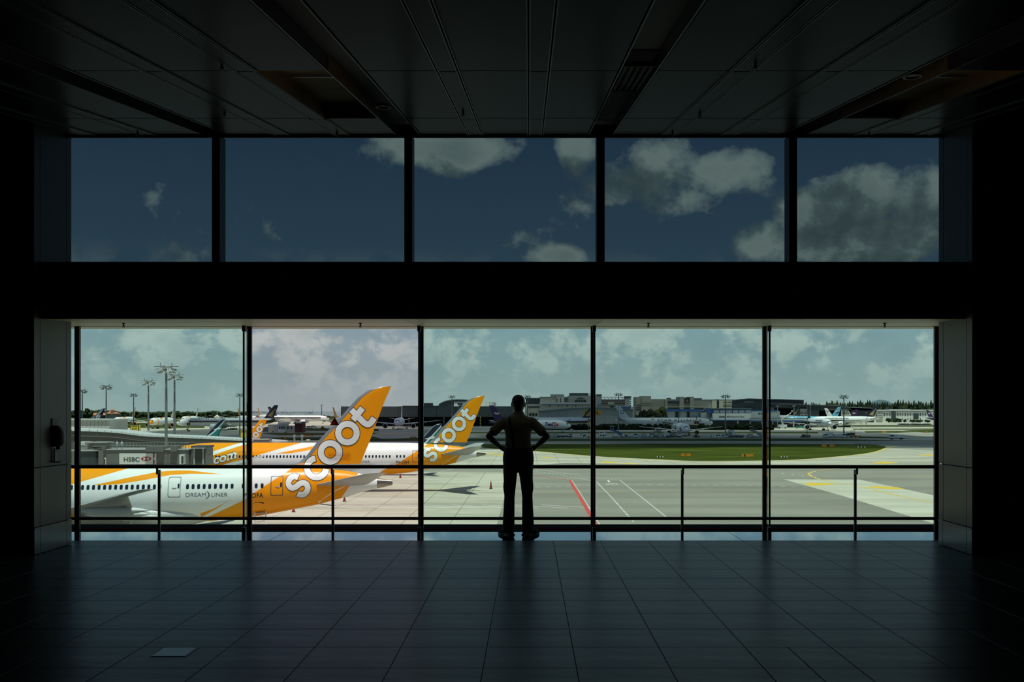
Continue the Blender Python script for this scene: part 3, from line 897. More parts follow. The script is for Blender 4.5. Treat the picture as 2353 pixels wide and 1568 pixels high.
# grass
patch('grass_island', [(1071, 1021.6), (1371, 1020.2), (1740, 1019.8), (1972, 1021.6), (2020, 1024), (2035, 1028), (2008, 1038.6), (1954, 1046.6), (1847, 1055.5), (1770, 1058.6), (1610, 1060), (1521, 1056.5), (1371, 1049), (1222, 1036.5), (1153, 1033), (1112, 1029)], M_grass, .03, True)
patch('grass_verge', [(X0_, 1009), (1690, 1009), (1880, 1009), (2040, 1011.5), (2090, 1013), (1900, 1014), (X0_, 1014)], M_grass2, .035)
patch('grass_verge', [(1000, 993.4), (1880, 993.4), (1880, 996.5), (1000, 996.5)], M_grass2, .035)
patch('grass_verge', [(600, 984), (870, 986), (870, 991), (600, 990)], M_grass2, .035)
patch('grass_verge', [(600, 996), (870, 995), (850, 1000), (640, 1001)], M_grass2, .036)
patch('grass_verge', [(560, 1007), (860, 1004), (880, 1010), (780, 1017), (600, 1018)], M_grass2, .036)
patch('grass_verge', [(800, 1014), (960, 1006), (975, 1011), (940, 1014), (880, 1014.5)], M_grass2, .036)
patch('grass_verge', [(1985, 991.5), (2060, 990.5), (2120, 992), (2060, 995), (1990, 994.5)], M_grass2, .036)
patch('grass_verge', [(2075, 989), (2350, 986), (2350, 994), (2120, 994)], M_grass2, .036)
patch('grass_verge', [(1880, 977), (2400, 977), (2400, 981), (1880, 981)], M_grass2, .036)
patch('grass_verge', [(1960, 985.5), (2400, 985), (2400, 988), (1960, 988)], M_grass2, .037)
patch('grass_verge', [(1960, 1003), (2030, 1005), (2110, 1009), (1965, 1007)], M_grass2, .037)
patch('grass_verge', [(0, 966), (700, 966), (700, 969), (0, 969)], M_grass2, .03)
patch('grass_verge', [(100, 972), (470, 972), (470, 984), (100, 984)], M_grass2, .03)
patch('taxiway', [(0, 969), (640, 969), (640, 972), (0, 972)], M_conc, .03)
patch('far_grass', [(-26000, 967.2), (28000, 967.2), (13000, 957), (-12000, 957)], M_grass2, .01)
patch('far_land', [(-12000, 957), (13000, 957), (9000, 945.6), (-6600, 945.6)], mat('hazy_far_land', (.17, .215, .22), 1, 0, .1, .002), .01)  # far land with distance haze painted into its colour
# markings
line('edge_line', [(1060, 1022), (1112, 1030.5), (1222, 1038), (1371, 1050.5), (1521, 1058), (1610, 1061.5), (1770, 1060), (1847, 1057), (1954, 1048), (2010, 1039.5), (2040, 1029.5), (2060, 1025.5)], .9, M_yel_p, .06, None, True)
line('edge_line', [(X0_, 1019.3), (1700, 1018.4), (X1_, 1018.4)], .5, M_white_p)
line('edge_line', [(X0_, 1008.6), (1950, 1008.2), (1985, 1010), (2060, 1012)], .5, M_white_p, .06)
line('edge_line', [(1000, 997.2), (X1_, 996.2)], .5, M_white_p, .06)
line('edge_line', [(1000, 992.6), (1900, 992)], .5, M_white_p, .06)
line('centre_line', [(X0_, 1016.5), (X1_, 1016.5)], .25, M_yel_p, .06)
line('stand_line', [(1309.5, 1104), (1316, 1116), (1330, 1138), (1358, 1187), (1372, 1212)], .55, M_red_p, .06)
line('stand_line', [(1150, 1088), (1227, 1093), (1309.5, 1104)], .35, M_red_p, .06)
line('stand_line', [(930, 1084), (1050, 1086), (1150, 1090)], .30, M_pink_p, .06, (2.2, 2.2))
line('lane_line', [(1313.5, 1104), (1336, 1138), (1366, 1187), (1384, 1216)], .18, M_white_p, .06, (.55, .55))
line('lane_line', [(1232, 1079.5), (1290, 1087), (1358, 1097.5), (1425, 1103.5)], .28, M_white_p, .06, (.55, .6))
line('lane_line', [(1222, 1083.5), (1275, 1090), (1325, 1098), (1371, 1108), (1400, 1138), (1456, 1200)], .26, M_white_p, .06, (1.0, 1.15))
line('lane_line', [(1425, 1104.5), (1470, 1140), (1540, 1196)], .24, M_white_p, .06, (.5, .45))
line('lane_line', [(1230, 1120), (1420, 1114), (1700, 1116), (1900, 1122), (2150, 1131)], .26, M_white_p, .06, (1.0, 1.1))
line('lane_line', [(1000, 1088), (1080, 1068), (1160, 1056), (1260, 1055), (1370, 1058)], .26, M_white_p, .06, (.9, 1.1))
line('lane_line', [(1236, 1129), (1700, 1130), (1760, 1127)], .18, M_yel_p, .06)
for k, (a, b_) in enumerate(((1158.5, 1169.5),)):
    line('stand_line', [(700, 1164), (960, 1159), (1340, 1158.5)], .25, M_pink_p, .06)
    line('stand_line', [(690, 1178), (960, 1169.5), (1345, 1169.5)], .25, M_pink_p, .06)
for k in range(9):
    x = 700 + 68 * k
    line('hatch_line', [(x, 1160.5), (x + 130, 1168.3)], .25, M_white_p, .055)
line('guide_line', [(1060, 1120), (970, 1124)], .3, M_yel_p, .055)
line('guide_line', [(1935, 1077), (1880, 1082), (1859, 1088), (1862, 1094), (1880, 1101), (1920, 1110), (1990, 1122), (2060, 1139), (2143, 1156)], .42, M_yel_p, .07, None, True)
line('guide_line', [(1740, 1099), (1870, 1099), (2000, 1098), (2143, 1096)], .2, M_yel_p, .065, (4, 3))
line('guide_line', [(1740, 1060.5), (1610, 1063), (1400, 1056)], .3, M_yel_p, .055)
for q in ([(1845, 1112), (1862, 1110.2), (1905, 1111), (1921, 1114), (1880, 1116.5), (1862, 1117)], [(1987, 1120.5), (2010, 1118), (2060, 1120), (2080, 1124.5), (2040, 1124.5)], [(1997, 1064.5), (2030, 1061), (2066, 1063.5), (2035, 1066.5)],
          [(2103, 1046.5), (2130, 1045), (2180, 1046), (2150, 1048.5)], [(1112, 1043.5), (1130, 1042), (1140, 1043), (1128, 1045)], [(1127, 1046.3), (1145, 1045), (1175, 1046), (1168, 1048)], [(1236, 1052), (1262, 1050.5), (1280, 1052.2), (1250, 1053.5)],
          [(1375, 1062.5), (1385, 1061), (1417, 1062), (1414, 1064.5), (1390, 1064.5)], [(1412, 1066.5), (1440, 1065.4), (1466, 1065.6), (1464, 1067.6)]):
    patch('painted_guidance_panel', q, M_yel_p, .07)
# painted arrow and VEH letters
def ground_text(s, pa, pb, ln, m):
    vs, fs, w = text_geo(s, .02)
    p, q = G(*pa), G(*pb)
    u = (q - p); v = Vector((-u.y, u.x, 0)).normalized()
    b = MB(); b.add([p + u * (a / w) + v * (c / .72) * ln + Vector((0, 0, .017)) for a, c in vs], fs)
    b.build('road_lettering', m, gr)
ground_text('VEH', (1394, 1113.5), (1419, 1113.5), 2.2, M_white_p)
patch('road_arrow', [(1395, 1105), (1399, 1104.6), (1400.5, 1106), (1402.2, 1108.8), (1399, 1108.4), (1397, 1107.5)], M_white_p, .075)
# green/white centreline light dots
b = MB()
for px, py in ((1873, 1084), (1866, 1087), (1862, 1090), (1864, 1094), (1874, 1098), (1881, 1101.5), (1915, 1077.5), (2007, 1059), (1844, 1094.8), (1822, 1092), (1798, 1089), (1953, 1117.5)):
    b.cyl(G(px, py, 0), G(px, py, .12), .17, .10, 8)
b.build('taxiway_lights', mat('lamp_lens', (.75, .85, .75), .3), gr, kind='stuff')

# ================================================================== a bank of cumulus overhead of the far field; its shade falls on the hangars
def cumulus(label, cells):
    mcl = mat('cloud_white', (.86, .87, .88), .95, 0, .03, .01, 0, 0)
    nt = mcl.node_tree                       # water droplets let part of the sunlight through
    tr = nt.nodes.new('ShaderNodeBsdfTransparent'); mx = nt.nodes.new('ShaderNodeMixShader'); mx.inputs[0].default_value = .58
    nt.links.new(nt.nodes['Principled BSDF'].outputs[0], mx.inputs[1]); nt.links.new(tr.outputs[0], mx.inputs[2])
    nt.links.new(mx.outputs[0], [n for n in nt.nodes if n.type == 'OUTPUT_MATERIAL'][0].inputs[0])
    random.seed(5)
    b = MB()
    c0 = Vector(cells[0][:3])
    for (x, y, z, rx, ry, rz) in cells:
        n = 26; m_ = 14
        rings = []
        for i in range(m_ + 1):
            a = math.pi * min(max(i / m_, .01), .99)
            ring = []
            for k in range(n):
                t = 2 * math.pi * k / n
                v = Vector((math.sin(a) * math.cos(t), math.sin(a) * math.sin(t), -math.cos(a)))
                f = 1 + .22 * noise.fractal(v * 2.2 + Vector((x * .01, y * .01, 0)), .8, 2.1, 5)
                if v.z < 0: v.z *= .45
                ring.append((x + rx * v.x * f, y + ry * v.y * f, z + rz * v.z * f))
            rings.append(ring)
        b.loft(rings)
    o = b.build('cloud', mcl, None, smooth=80)
    o['kind'] = 'stuff'
    tag(o, label, 'cloud')
    return o
def shade(x, y, z):          # where a cloud must drift to shade the airfield point (x, y)
    k = (z - GND) / -SUN_DIR.z
    return x - SUN_DIR.x * k, y - SUN_DIR.y * k, z
def cell(x, y, rx, ry, z=820, rz=90):
    a = shade(x, y, z); return (*a, rx, ry, rz)
# ================================================================== airliners
M_plane_w = mat('white_aircraft_paint', (.80, .80, .79), .32, 0, .03, .6, 0, .5)
M_wing = mat('grey_wing_paint', (.33, .335, .33), .4, 0, .06, .5)
M_wing_l = mat('pale_wing_paint', (.55, .55, .54), .4, 0, .04, .5)
M_eng_lip = mat('bright_inlet_lip', (.62, .63, .65), .25, .9)
M_engd = mat('dark_engine', (.02, .02, .022), .5, .3)
M_apu = mat('bare_exhaust_metal', (.30, .26, .21), .3, .95, .2, 2.5, stretch=(.3, 3, 3))
M_tyre = mat('tyre_rubber', (.012, .012, .012), .8)
M_gear = mat('grey_gear_leg', (.42, .42, .42), .5)
M_win = mat('cabin_glass', (.010, .018, .035), .15, 0, .1, 2)
M_le = mat('bare_leading_edge', (.34, .36, .39), .35, .6, .06, 1)
OR = (.88, .31, .0015)
M_orange = mat('yellow_orange_paint', OR, .35, 0, .03, .5, 0, .18)
M_navy = mat('navy_paint', (.008, .014, .038), .35)
M_gold = mat('gold_paint', (.42, .30, .10), .4)
M_outline = mat('dark_outline_paint', (.035, .035, .042), .45)
M_letter = mat('white_letter_paint', (.80, .80, .79), .35, 0, .03, .8)
M_text_k = mat('black_letter_paint', (.02, .02, .022), .45)
M_text_g = mat('grey_letter_paint', (.10, .10, .11), .45)
M_seam = mat('door_seam_paint', (.20, .20, .21), .5)
M_purple = mat('purple_paint', (.030, .012, .075), .35)
M_red_l = mat('red_letter_paint', (.60, .045, .02), .4)

TT = [0, .27, .6, .79, 1.34, 2.32, 3.14, 3.9]
TTOP = [.706, .748, .840, .880, .950, .992, 1.0, 1.0]
TBOT = [.622, .563, .490, .4235, .280, .096, .017, 0.0]
TW = [.045, .14, .27, .33, .53, .80, .94, .985]
NN = [0, .06, .16, .32, .55, .85, 1.25, 1.75]
NTOP = [.40, .50, .58, .69, .81, .905, .972, 1.0]
NBOT = [.345, .25, .175, .105, .05, .02, .004, 0.0]
NWD = [.02, .17, .31, .49, .67, .83, .94, .985]
class Spec:
    def __init__(s, L=56.7, D=5.95, b0=2.7, span=60.1, fin='787', wing_t=None, engines=2, er=1.72, gear=2, tail_k=None):
        s.L, s.D, s.b0, s.span, s.fin, s.engines, s.er, s.gear = L, D, b0, span, fin, engines, er, gear
        s.k = D / 5.95 if tail_k is None else tail_k
    def sec(s, x):
        D = s.D
        t = x / D; n = (s.L - x) / D
        if t < 3.9: top, bot, w = interp(t, TT, TTOP), interp(t, TT, TBOT), interp(t, TT, TW)
        elif n < 1.75: top, bot, w = interp(n, NN, NTOP), interp(n, NN, NBOT), interp(n, NN, NWD)
        else: top, bot, w = 1.0, 0.0, .985
        return s.b0 + bot * D, s.b0 + top * D, w * D / 2
    def fin_edges(s):
        k = s.k
        if s.fin == '787':
            le = [(11.9, 8.52), (9.86, 8.78), (8.9, 9.7), (7.95, 10.96), (5.95, 13.1), (3.63, 15.75), (2.6, 16.5), (1.44, 16.87), (.14, 16.96)]
            te = [(3.9, 7.3), (3.44, 8.6), (2.47, 10.96), (.98, 15.0), (.14, 16.96)]
        else:
            le = [(11.6, 8.2), (10.0, 8.9), (3.6, 17.2), (2.9, 17.5)]
            te = [(4.2, 7.6), (3.6, 8.6), (.4, 17.5)]
        f = lambda q: (q[0] * k, s.b0 + (q[1] - 2.7) * k)
        return [f(q) for q in le], [f(q) for q in te]
    def fin_half(s, x, z):
        le, te = s.fin_edges()
        if z < min(q[1] for q in le) or z > le[-1][1]: return 0.0
        xl = interp(z, [q[1] for q in le], [q[0] for q in le]); xt = interp(z, [q[1] for q in te], [q[0] for q in te])
        if not (xt < x < xl): return 0.0
        u = (xl - x) / (xl - xt)
        return min(.42 * s.k, .05 * (xl - xt)) * math.sin(math.pi * u ** .6) + .01
    def half(s, x, z):
        v = 0.0
        if 0 < x < s.L:
            b, t, w = s.sec(x)
            zc, hz = (b + t) / 2, (t - b) / 2
            q = (z - zc) / hz
            if abs(q) < 1: v = w * math.sqrt(1 - q * q)
        return max(v, s.fin_half(x, z))

def livery(name, base, regions, L, zmax=18.0, rough=.3):
    """paint scheme on the fuselage: each region is the band between two curves z = f(x)"""
    mt = bpy.data.materials.new(name); mt.use_nodes = True
    nt = mt.node_tree; N, K = nt.nodes, nt.links
    b = N['Principled BSDF']; b.inputs['Roughness'].default_value = rough; b.inputs['Specular IOR Level'].default_value = .25
    tc = N.new('ShaderNodeTexCoord'); sp = N.new('ShaderNodeSeparateXYZ'); K.new(tc.outputs['Object'], sp.inputs[0])
    def mth(op, a, c):
        n = N.new('ShaderNodeMath'); n.operation = op
        for i, v in enumerate((a, c)):
            if isinstance(v, (int, float)): n.inputs[i].default_value = v
            else: K.new(v, n.inputs[i])
        return n.outputs[0]
    xn = mth('DIVIDE', sp.outputs[0], L); zn = mth('DIVIDE', sp.outputs[2], zmax)
    nz = N.new('ShaderNodeTexNoise'); nz.inputs['Scale'].default_value = .7; nz.inputs['Detail'].default_value = 5
    K.new(tc.outputs['Object'], nz.inputs[0])
    def curve(pts):
        fc = N.new('ShaderNodeFloatCurve'); cv = fc.mapping.curves[0]
        pts = sorted((min(max(x / L, 0), 1), min(max(z / zmax, 0), 1)) for x, z in pts)
        while len(cv.points) < len(pts): cv.points.new(.5, .5)
        for p, (x, z) in zip(cv.points, pts): p.location = (x, z); p.handle_type = 'VECTOR'
        fc.mapping.extend = 'HORIZONTAL'
        fc.mapping.update(); K.new(xn, fc.inputs['Value']); return fc.outputs[0]
    col = None
    for colr, lo, hi, x0, x1 in regions:
        f = mth('MULTIPLY', mth('GREATER_THAN', xn, x0 / L), mth('LESS_THAN', xn, x1 / L))
        if lo: f = mth('MULTIPLY', f, mth('GREATER_THAN', zn, curve(lo)))
        if hi: f = mth('MULTIPLY', f, mth('LESS_THAN', zn, curve(hi)))
        mx = N.new('ShaderNodeMix'); mx.data_type = 'RGBA'; K.new(f, mx.inputs[0])
        if col is None: mx.inputs[6].default_value = (*base, 1)
        else: K.new(col, mx.inputs[6])
        mx.inputs[7].default_value = (*colr, 1)
        col = mx.outputs[2]
    mr = N.new('ShaderNodeMapRange'); K.new(nz.outputs[0], mr.inputs[0]); mr.inputs[3].default_value = .95; mr.inputs[4].default_value = 1.03
    sc = N.new('ShaderNodeVectorMath'); sc.operation = 'SCALE'; K.new(col, sc.inputs[0]); K.new(mr.outputs[0], sc.inputs['Scale'])
    K.new(sc.outputs[0], b.inputs['Base Color'])
    return mt

def airfoil(le, te, z, y, th, n=7, zt=0.0):
    """closed section ring in the x-z plane at lateral y"""
    up, lo = [], []
    for i in range(n + 1):
        u = (i / n) ** 1.5
        h = th * (2.6 * math.sqrt(u) * (1 - u) ** .9)
        x = lerp(le, te, u); zz = z + zt * u
        up.append((x, y, zz + h)); lo.append((x, y, zz - h * .7))
    return up + lo[-2:0:-1]
def surf_wing(rows, th):
    return [airfoil(le, te, z, y, t) for (le, te, z, y), t in zip(rows, th)]

class Plane:
    def __init__(p, label, loc, rz, sp, fus_m=None, fin_m=None, wing_m=None, eng_m=None, group=None, n=36, wing_dz=0.0, winglet=None, wings=True, gear=True, name='airliner', xr=None):
        p.sp = sp; s = sp
        p.root = thing(name, label, 'airliner', loc, rz, group)
        fus_m = fus_m or M_plane_w; fin_m = fin_m or M_plane_w; wing_m = wing_m or M_wing; eng_m = eng_m or M_plane_w
        k, D, L = s.k, s.D, s.L
        # fuselage
        xs = [t * D * v for t, v in ((.27, 1.0),)] + [D * q for q in (.42, .6, .79, 1.05, 1.34, 1.8, 2.32, 2.7, 3.14, 3.9)]
        xs += [lerp(3.9 * D, L - 1.75 * D, i / 6) for i in range(1, 6)]
        xs += [L - D * q for q in (1.75, 1.45, 1.25, 1.05, .85, .7, .55, .42, .32, .23, .16, .10, .06, .025, .004)]
        rings = []
        for x in xs:
            b0, t0, w = s.sec(x); zc, hz = (b0 + t0) / 2, (t0 - b0) / 2
            rings.append([(x, w * math.sin(a), zc + hz * math.cos(a)) for a in [2 * math.pi * j / n for j in range(n)]])
        p.fus = MB().loft(rings).build('fuselage', fus_m, p.root, local=True, smooth=50)
        # tail cone with exhaust
        rings = []
        for x in (D * .275, .16 * D, .04 * D, 0.0, .02 * D, .1 * D):
            b0, t0, w = s.sec(x); zc, hz = (b0 + t0) / 2, (t0 - b0) / 2
            q = 1.004 if x > 0 else .98
            if len(rings) >= 4: q = .8
            rings.append([(x, w * q * math.sin(a), zc + hz * q * math.cos(a)) for a in [2 * math.pi * j / n for j in range(n)]])
        MB().loft(rings).build('exhaust_cone', M_apu if s.fin == '787' else fus_m, p.root, local=True, smooth=40)
        # fin
        le, te = s.fin_edges()
        zl = [q[1] for q in le]; zt = [q[1] for q in te]
        zs = sorted(set([zl[0] + .15 * k] + [z for z in zl[1:]] + [lerp(zl[1], zl[-1], i / 8) for i in range(1, 8)]))
        rings, edge = [], []
        for z in zs:
            a, c = interp(z, zl, [q[0] for q in le]), interp(z, zt, [q[0] for q in te])
            if a - c < .02: a = c + .02
            th = min(.42 * k, .05 * (a - c)); m_ = 9
            sd, ed = [], []
            for i in range(m_ + 1):
                u = (i / m_) ** 1.6
                sd.append((lerp(a, c, u), th * math.sin(math.pi * u ** .6) + .004, z))
            rings.append(sd + [(x, -y, zz) for x, y, zz in reversed(sd)])
            um = min(.30, .42 * k / max(.3, a - c))
            for i in range(7):
                u = um * (1 - i / 6) ** 1.6
                ed.append((lerp(a, c, u) + .03 * k * (1 - u / um), th * math.sin(math.pi * u ** .6) + .022, z))
            edge.append(ed + [(x, -y, zz) for x, y, zz in reversed(ed[:-1])])
        p.fin = MB().loft(rings).build('tail_fin', fin_m, p.root, local=True, smooth=50)
        if s.fin == '787':
            MB().loft(edge, closed=False, caps=False).build('leading_edge', M_le, p.fin, local=True, smooth=60)
        # tailplane
        for sg in (-1, 1):
            hs = 9.9 * k; z0 = s.b0 + 3.75 * k
            rows = [(8.7 * k, 3.1 * k, z0, sg * .4 * k), (7.9 * k, 2.6 * k, z0 + .15 * k, sg * 1.5 * k), (2.3 * k, .5 * k, z0 + 1.75 * k, sg * hs * .97), (1.2 * k, .2 * k, z0 + 1.82 * k, sg * hs)]
            MB().loft(surf_wing(rows, [.24 * k, .2 * k, .07 * k, .03 * k])).build('tailplane', wing_m, p.root, local=True, smooth=50)
        p.wing_m, p.eng_m = wing_m, eng_m
        if wings: p.wings(wing_dz, winglet, xr)
        if gear: p.gear_()
    def wings(p, dz=0.0, winglet=None, xr=None):
        s = p.sp; k, L, hb = s.k, s.L, s.span / 2
        xr = xr or L * .652; z0 = s.b0 + 1.15 * k
        for sg in (-1, 1):
            def le(y): return xr - (y - 2.5 * k) * .66
            def te(y): return max(xr - 12.6 * k - (y - 2.5 * k) * .04, -1e9) if y < hb * .33 else (xr - 12.6 * k - (hb * .33 - 2.5 * k) * .04) - (y - hb * .33) * .225 - max(0, y - hb * .865) * .53
            ys = [0.5 * k, 2.5 * k, hb * .33, hb * .55, hb * .865, hb * .93, hb * .985, hb]
            tp = [0, 0, 0, 0, 0, .1 * k, .35 * k, .8 * k]
            rows = []
            for y, cut in zip(ys, tp):
                zz = z0 + max(0, y - 2.0 * k) * .095 + dz * (y / hb) ** 2 * 1.0
                a, c = le(max(y, 1.6 * k)), te(y)
                if y > hb * .9: a -= cut
                if a - c < .4: a = c + .4
                rows.append((a, c, zz, sg * y))
            th = [.62 * k, .55 * k, .38 * k, .27 * k, .18 * k, .11 * k, .07 * k, .03 * k]
            w = MB().loft(surf_wing(rows, th)).build('wing', p.wing_m, p.root, local=True, smooth=50)
            if winglet:
                r = rows[-2]
                ring = [airfoil(r[0] - .1, r[1], r[2], r[3], .12), airfoil(r[0] - 1.3, r[1] - .5, r[2] + 1.0, r[3] + sg * .5, .08), airfoil(r[0] - 2.6, r[1] - 1.4, r[2] + 2.6, r[3] + sg * .8, .04)]
                MB().loft(ring).build('winglet', winglet, w, local=True, smooth=50)
            # flap track fairings under the trailing edge
            for f in (.22, .42, .6):
                y = hb * f; zz = z0 + (y - 2 * k) * .095 + dz * f * f
                x = te(y)
                MB().lathe([(x + 4.4 * k, .03), (x + 3.2 * k, .36 * k), (x + 1.2 * k, .42 * k), (x - .6 * k, .22 * k), (x - 1.6 * k, .03)], (0, sg * y, zz - .42 * k), 'X', 10).build('flap_fairing', M_wing_l, w, local=True, smooth=60)
            if s.engines:
                for f in ((.325,) if s.engines == 2 else (.37, .66)):
                    y = hb * f; r = s.er
                    zz = max(z0 + (y - 2 * k) * .095 + dz * f * f - r * 1.18, r + .55)
                    x1 = le(y) + 3.4 * k * (r / 1.72); x0 = x1 - 5.4 * k * (r / 1.72)
                    e = MB().lathe([(x1 - .35, r * .78), (x1 - .1, r * .82), (x1, r * .88), (x1 - .18, r * .955), (x1 - 1.2, r * 1.0), (x1 - 2.6, r * .97), (x0 + .8, r * .80), (x0, r * .66), (x0 + .05, r * .55)], (0, sg * y, zz), 'X', 26, caps=False)
                    e = e.build('engine', p.eng_m, p.root, local=True, smooth=50)
                    MB().lathe([(x1 - .32, r * .775), (x1 - .1, r * .825), (x1 + .012, r * .885), (x1 - .17, r * .962), (x1 - .42, r * .975)], (0, sg * y, zz), 'X', 26, caps=False).build('inlet_lip', M_eng_lip, e, local=True, smooth=60)
                    b = MB().lathe([(x1 - .75, r * .80), (x1 - .76, .01)], (0, sg * y, zz), 'X', 22).lathe([(x1 - .35, .02), (x1 - .5, r * .16), (x1 - .76, r * .22)], (0, sg * y, zz), 'X', 14)
                    for j in range(18):
                        a = 2 * math.pi * j / 18
                        b.obox((x1 - .70, sg * y + r * .5 * math.cos(a), zz + r * .5 * math.sin(a)), (.06, 0, 0), (0, r * .28 * math.cos(a), r * .28 * math.sin(a)), (.05, -.06 * math.sin(a), .06 * math.cos(a)))
                    b.build('fan', M_engd, e, local=True)
                    MB().lathe([(x0 + .4, r * .5), (x0 - .6, r * .36), (x0 - 1.3, r * .10)], (0, sg * y, zz), 'X', 16).build('core_exhaust', M_apu, e, local=True, smooth=50)
                    MB().loft([[(x1 - 1.4, sg * y - .12, zz + r * .98), (x1 - 1.4, sg * y + .12, zz + r * .98), (le(y) - 2.4, sg * y + .22, zz + r * .7), (le(y) - 2.4, sg * y - .22, zz + r * .7)],
                               [(le(y) + .2, sg * y - .10, z0 + (y - 2 * k) * .095 + .1), (le(y) + .2, sg * y + .10, z0 + (y - 2 * k) * .095 + .1), (le(y) - 2.6, sg * y + .15, z0 + (y - 2 * k) * .095), (le(y) - 2.6, sg * y - .15, z0 + (y - 2 * k) * .095)]]).build('pylon', p.eng_m, e, local=True)
        # wing to body fairing
        xs = [xr + 4.2 * k, xr + 2.5 * k, xr, xr - 6 * k, xr - 12 * k, xr - 16.5 * k, xr - 20 * k]
        hw = [.3, 1.7, 2.75, 3.15, 3.05, 2.2, .4]
        rings = []
        for x, h in zip(xs, hw):
            rings.append([(x, h * k * math.sin(a), s.b0 + .95 * k + (1.3 * k * min(1, h / 2.4)) * math.cos(a)) for a in [2 * math.pi * j / 24 for j in range(24)]])
        MB().loft(rings).build('wing_fairing', M_wing_l, p.root, local=True, smooth=60)
    def gear_(p):
        s = p.sp; k, L = s.k, s.L
        xm, xn = L * .455, L * .895
        for x, y, axles, r in ((xm, 4.9 * k, s.gear, .62 * k), (xm, -4.9 * k, s.gear, .62 * k), (xn, 0, 1, .48 * k)):
            top = s.b0 + 1.0 * k
            g = MB().cyl((x, y, top), (x, y, r), .17 * k, .14 * k, 10)
            g.cyl((x + 1.4 * k, y * .8, top), (x, y, r + .5), .09 * k, .08 * k, 8)
            if axles > 1: g.box(x - (axles - 1) * .75 * k, x + (axles - 1) * .75 * k, y - .12, y + .12, r - .1, r + .12)
            g = g.build('landing_gear', M_gear, p.root, local=True, smooth=40)
            for i in range(axles):
                xx = x + (i - (axles - 1) / 2) * 1.5 * k
                for sg in (-1, 1):
                    yy = y + sg * .52 * k
                    MB().lathe([(yy - .19 * k, r * .5), (yy - .19 * k, r * .9), (yy - .13 * k, r), (yy + .13 * k, r), (yy + .19 * k, r * .9), (yy + .19 * k, r * .5)], (xx, 0, r), 'Y', 16).build('wheel', M_tyre, g, local=True, smooth=40)
    # ---- things painted on or let into the skin
    def skin(p, x, z, side, off=.02):
        return Vector((x, side * (p.sp.half(x, z) + off), z))
    def decal(p, name, pts, faces, m, side=1, off=.02, parent=None):
        b = MB(); b.add([p.skin(x, z, side, off) for x, z in pts], faces)
        return b.build(name, m, parent or p.root, local=True)
    def letters(p, txt, x0, z0, h, m, side=1, off=.14, width=None, bold=0.0, parent=None, slant=0.0, name='lettering'):
        vs, fs, w = text_geo(txt, bold)
        k = h / .72; kx = k if width is None else width / w
        sg = -1 if side > 0 else 1
        return p.decal(name, [(x0 + sg * (u * kx), z0 + v * k + slant * u * kx) for u, v in vs], fs, m, side, off, parent)
    def windows(p, xs, z, side=1, w=.30, h=.50, single=True, off=.012):
        pts = []
        for i in range(12):
            a = 2 * math.pi * i / 12
            c, s_ = math.cos(a), math.sin(a)
            pts.append((w / 2 * math.copysign(abs(c) ** .6, c), h / 2 * math.copysign(abs(s_) ** .6, s_)))
        if single:
            memo = {}
            for x in xs:
                key = round(p.sp.half(x, z) * 150)
                if key not in memo:
                    b = MB()
                    b.add([p.skin(x + u, z + v, side, off) - Vector((x, 0, 0)) for u, v in pts] + [p.skin(x + u, z + v, side, -.02) - Vector((x, 0, 0)) for u, v in pts], [tuple(range(12))] + [(i, (i + 1) % 12, 12 + (i + 1) % 12, 12 + i) for i in range(12)])
                    memo[key] = b.mesh('cabin_window', M_win)
                o = bpy.data.objects.new('cabin_window', memo[key]); COL.objects.link(o); o.parent = p.root; o.location = (x, 0, 0)
        else:
            b = MB()
            for x in xs:
                b.add([p.skin(x + u, z + v, side, off) for u, v in pts[::2]], [tuple(range(6))])
            o = b.build('cabin_windows', M_win, p.root, local=True, kind='stuff')
    def door(p, x, z, side=1, w=1.25, h=2.05, m=None, win=True):
        def rr(w, h, r=.14):
            out = []
            for cx, cz, a0 in ((w / 2 - r, h / 2 - r, 0), (-w / 2 + r, h / 2 - r, 90), (-w / 2 + r, -h / 2 + r, 180), (w / 2 - r, -h / 2 + r, 270)):
                for i in range(4):
                    a = R(a0 + 30 * i); out.append((cx + r * math.cos(a), cz + r * math.sin(a)))
                if a0 in (90, 270):
                    for j in range(1, 8): out.append((cx + (-r if a0 == 90 else r), cz + (1 if a0 == 270 else -1) * (h - 2 * r) * j / 8))
            return out
        a, c = rr(w, h), rr(w - .13, h - .13)
        n = len(a)
        o = p.decal('cabin_door', [(x + u, z + v) for u, v in a] + [(x + u, z + v) for u, v in c], [(i, (i + 1) % n, n + (i + 1) % n, n + i) for i in range(n)], m or M_seam, side, .014)
        b = MB()
        hx, hz = x, z - .1
        b.obox(p.skin(hx, hz, side, .03), (.22, 0, 0), (0, .02, 0), (0, 0, .035))
        b.build('door_handle', M_gear, o, local=True)
        if win:
            wx = x - .42 if side > 0 else x + .42
            p.decal('door_window', [(wx + u, z + .12 + v) for u, v in ((-.09, -.22), (.09, -.22), (.09, .22), (-.09, .22))], [(0, 1, 2, 3)], M_win, side, .03, o)
        return o
    def cockpit(p, dark=True):
        s = p.sp; D, L = s.D, s.L
        b = MB()
        def on(n_, ang):
            x = L - n_ * D; b0, t0, w = s.sec(x); zc, hz = (b0 + t0) / 2, (t0 - b0) / 2
            return Vector((x + .03, (w + .03) * math.sin(ang), zc + (hz + .03) * math.cos(ang)))
        for sg in (-1, 1):
            for (a0, a1, na, nb) in ((.06, .62, .27, .42), (.70, 1.06, .29, .47), (1.12, 1.36, .36, .53)):
                N_ = 3
                vs = [on(lerp(na, nb, j), sg * lerp(a0, a1, i / N_) * (1.0 if j == 0 else .86)) for i in range(N_ + 1) for j in (0, 1)]
                b.add(vs, [(2 * i, 2 * i + 1, 2 * i + 3, 2 * i + 2) for i in range(N_)])
        b.build('cockpit_window', M_win, p.root, local=True)
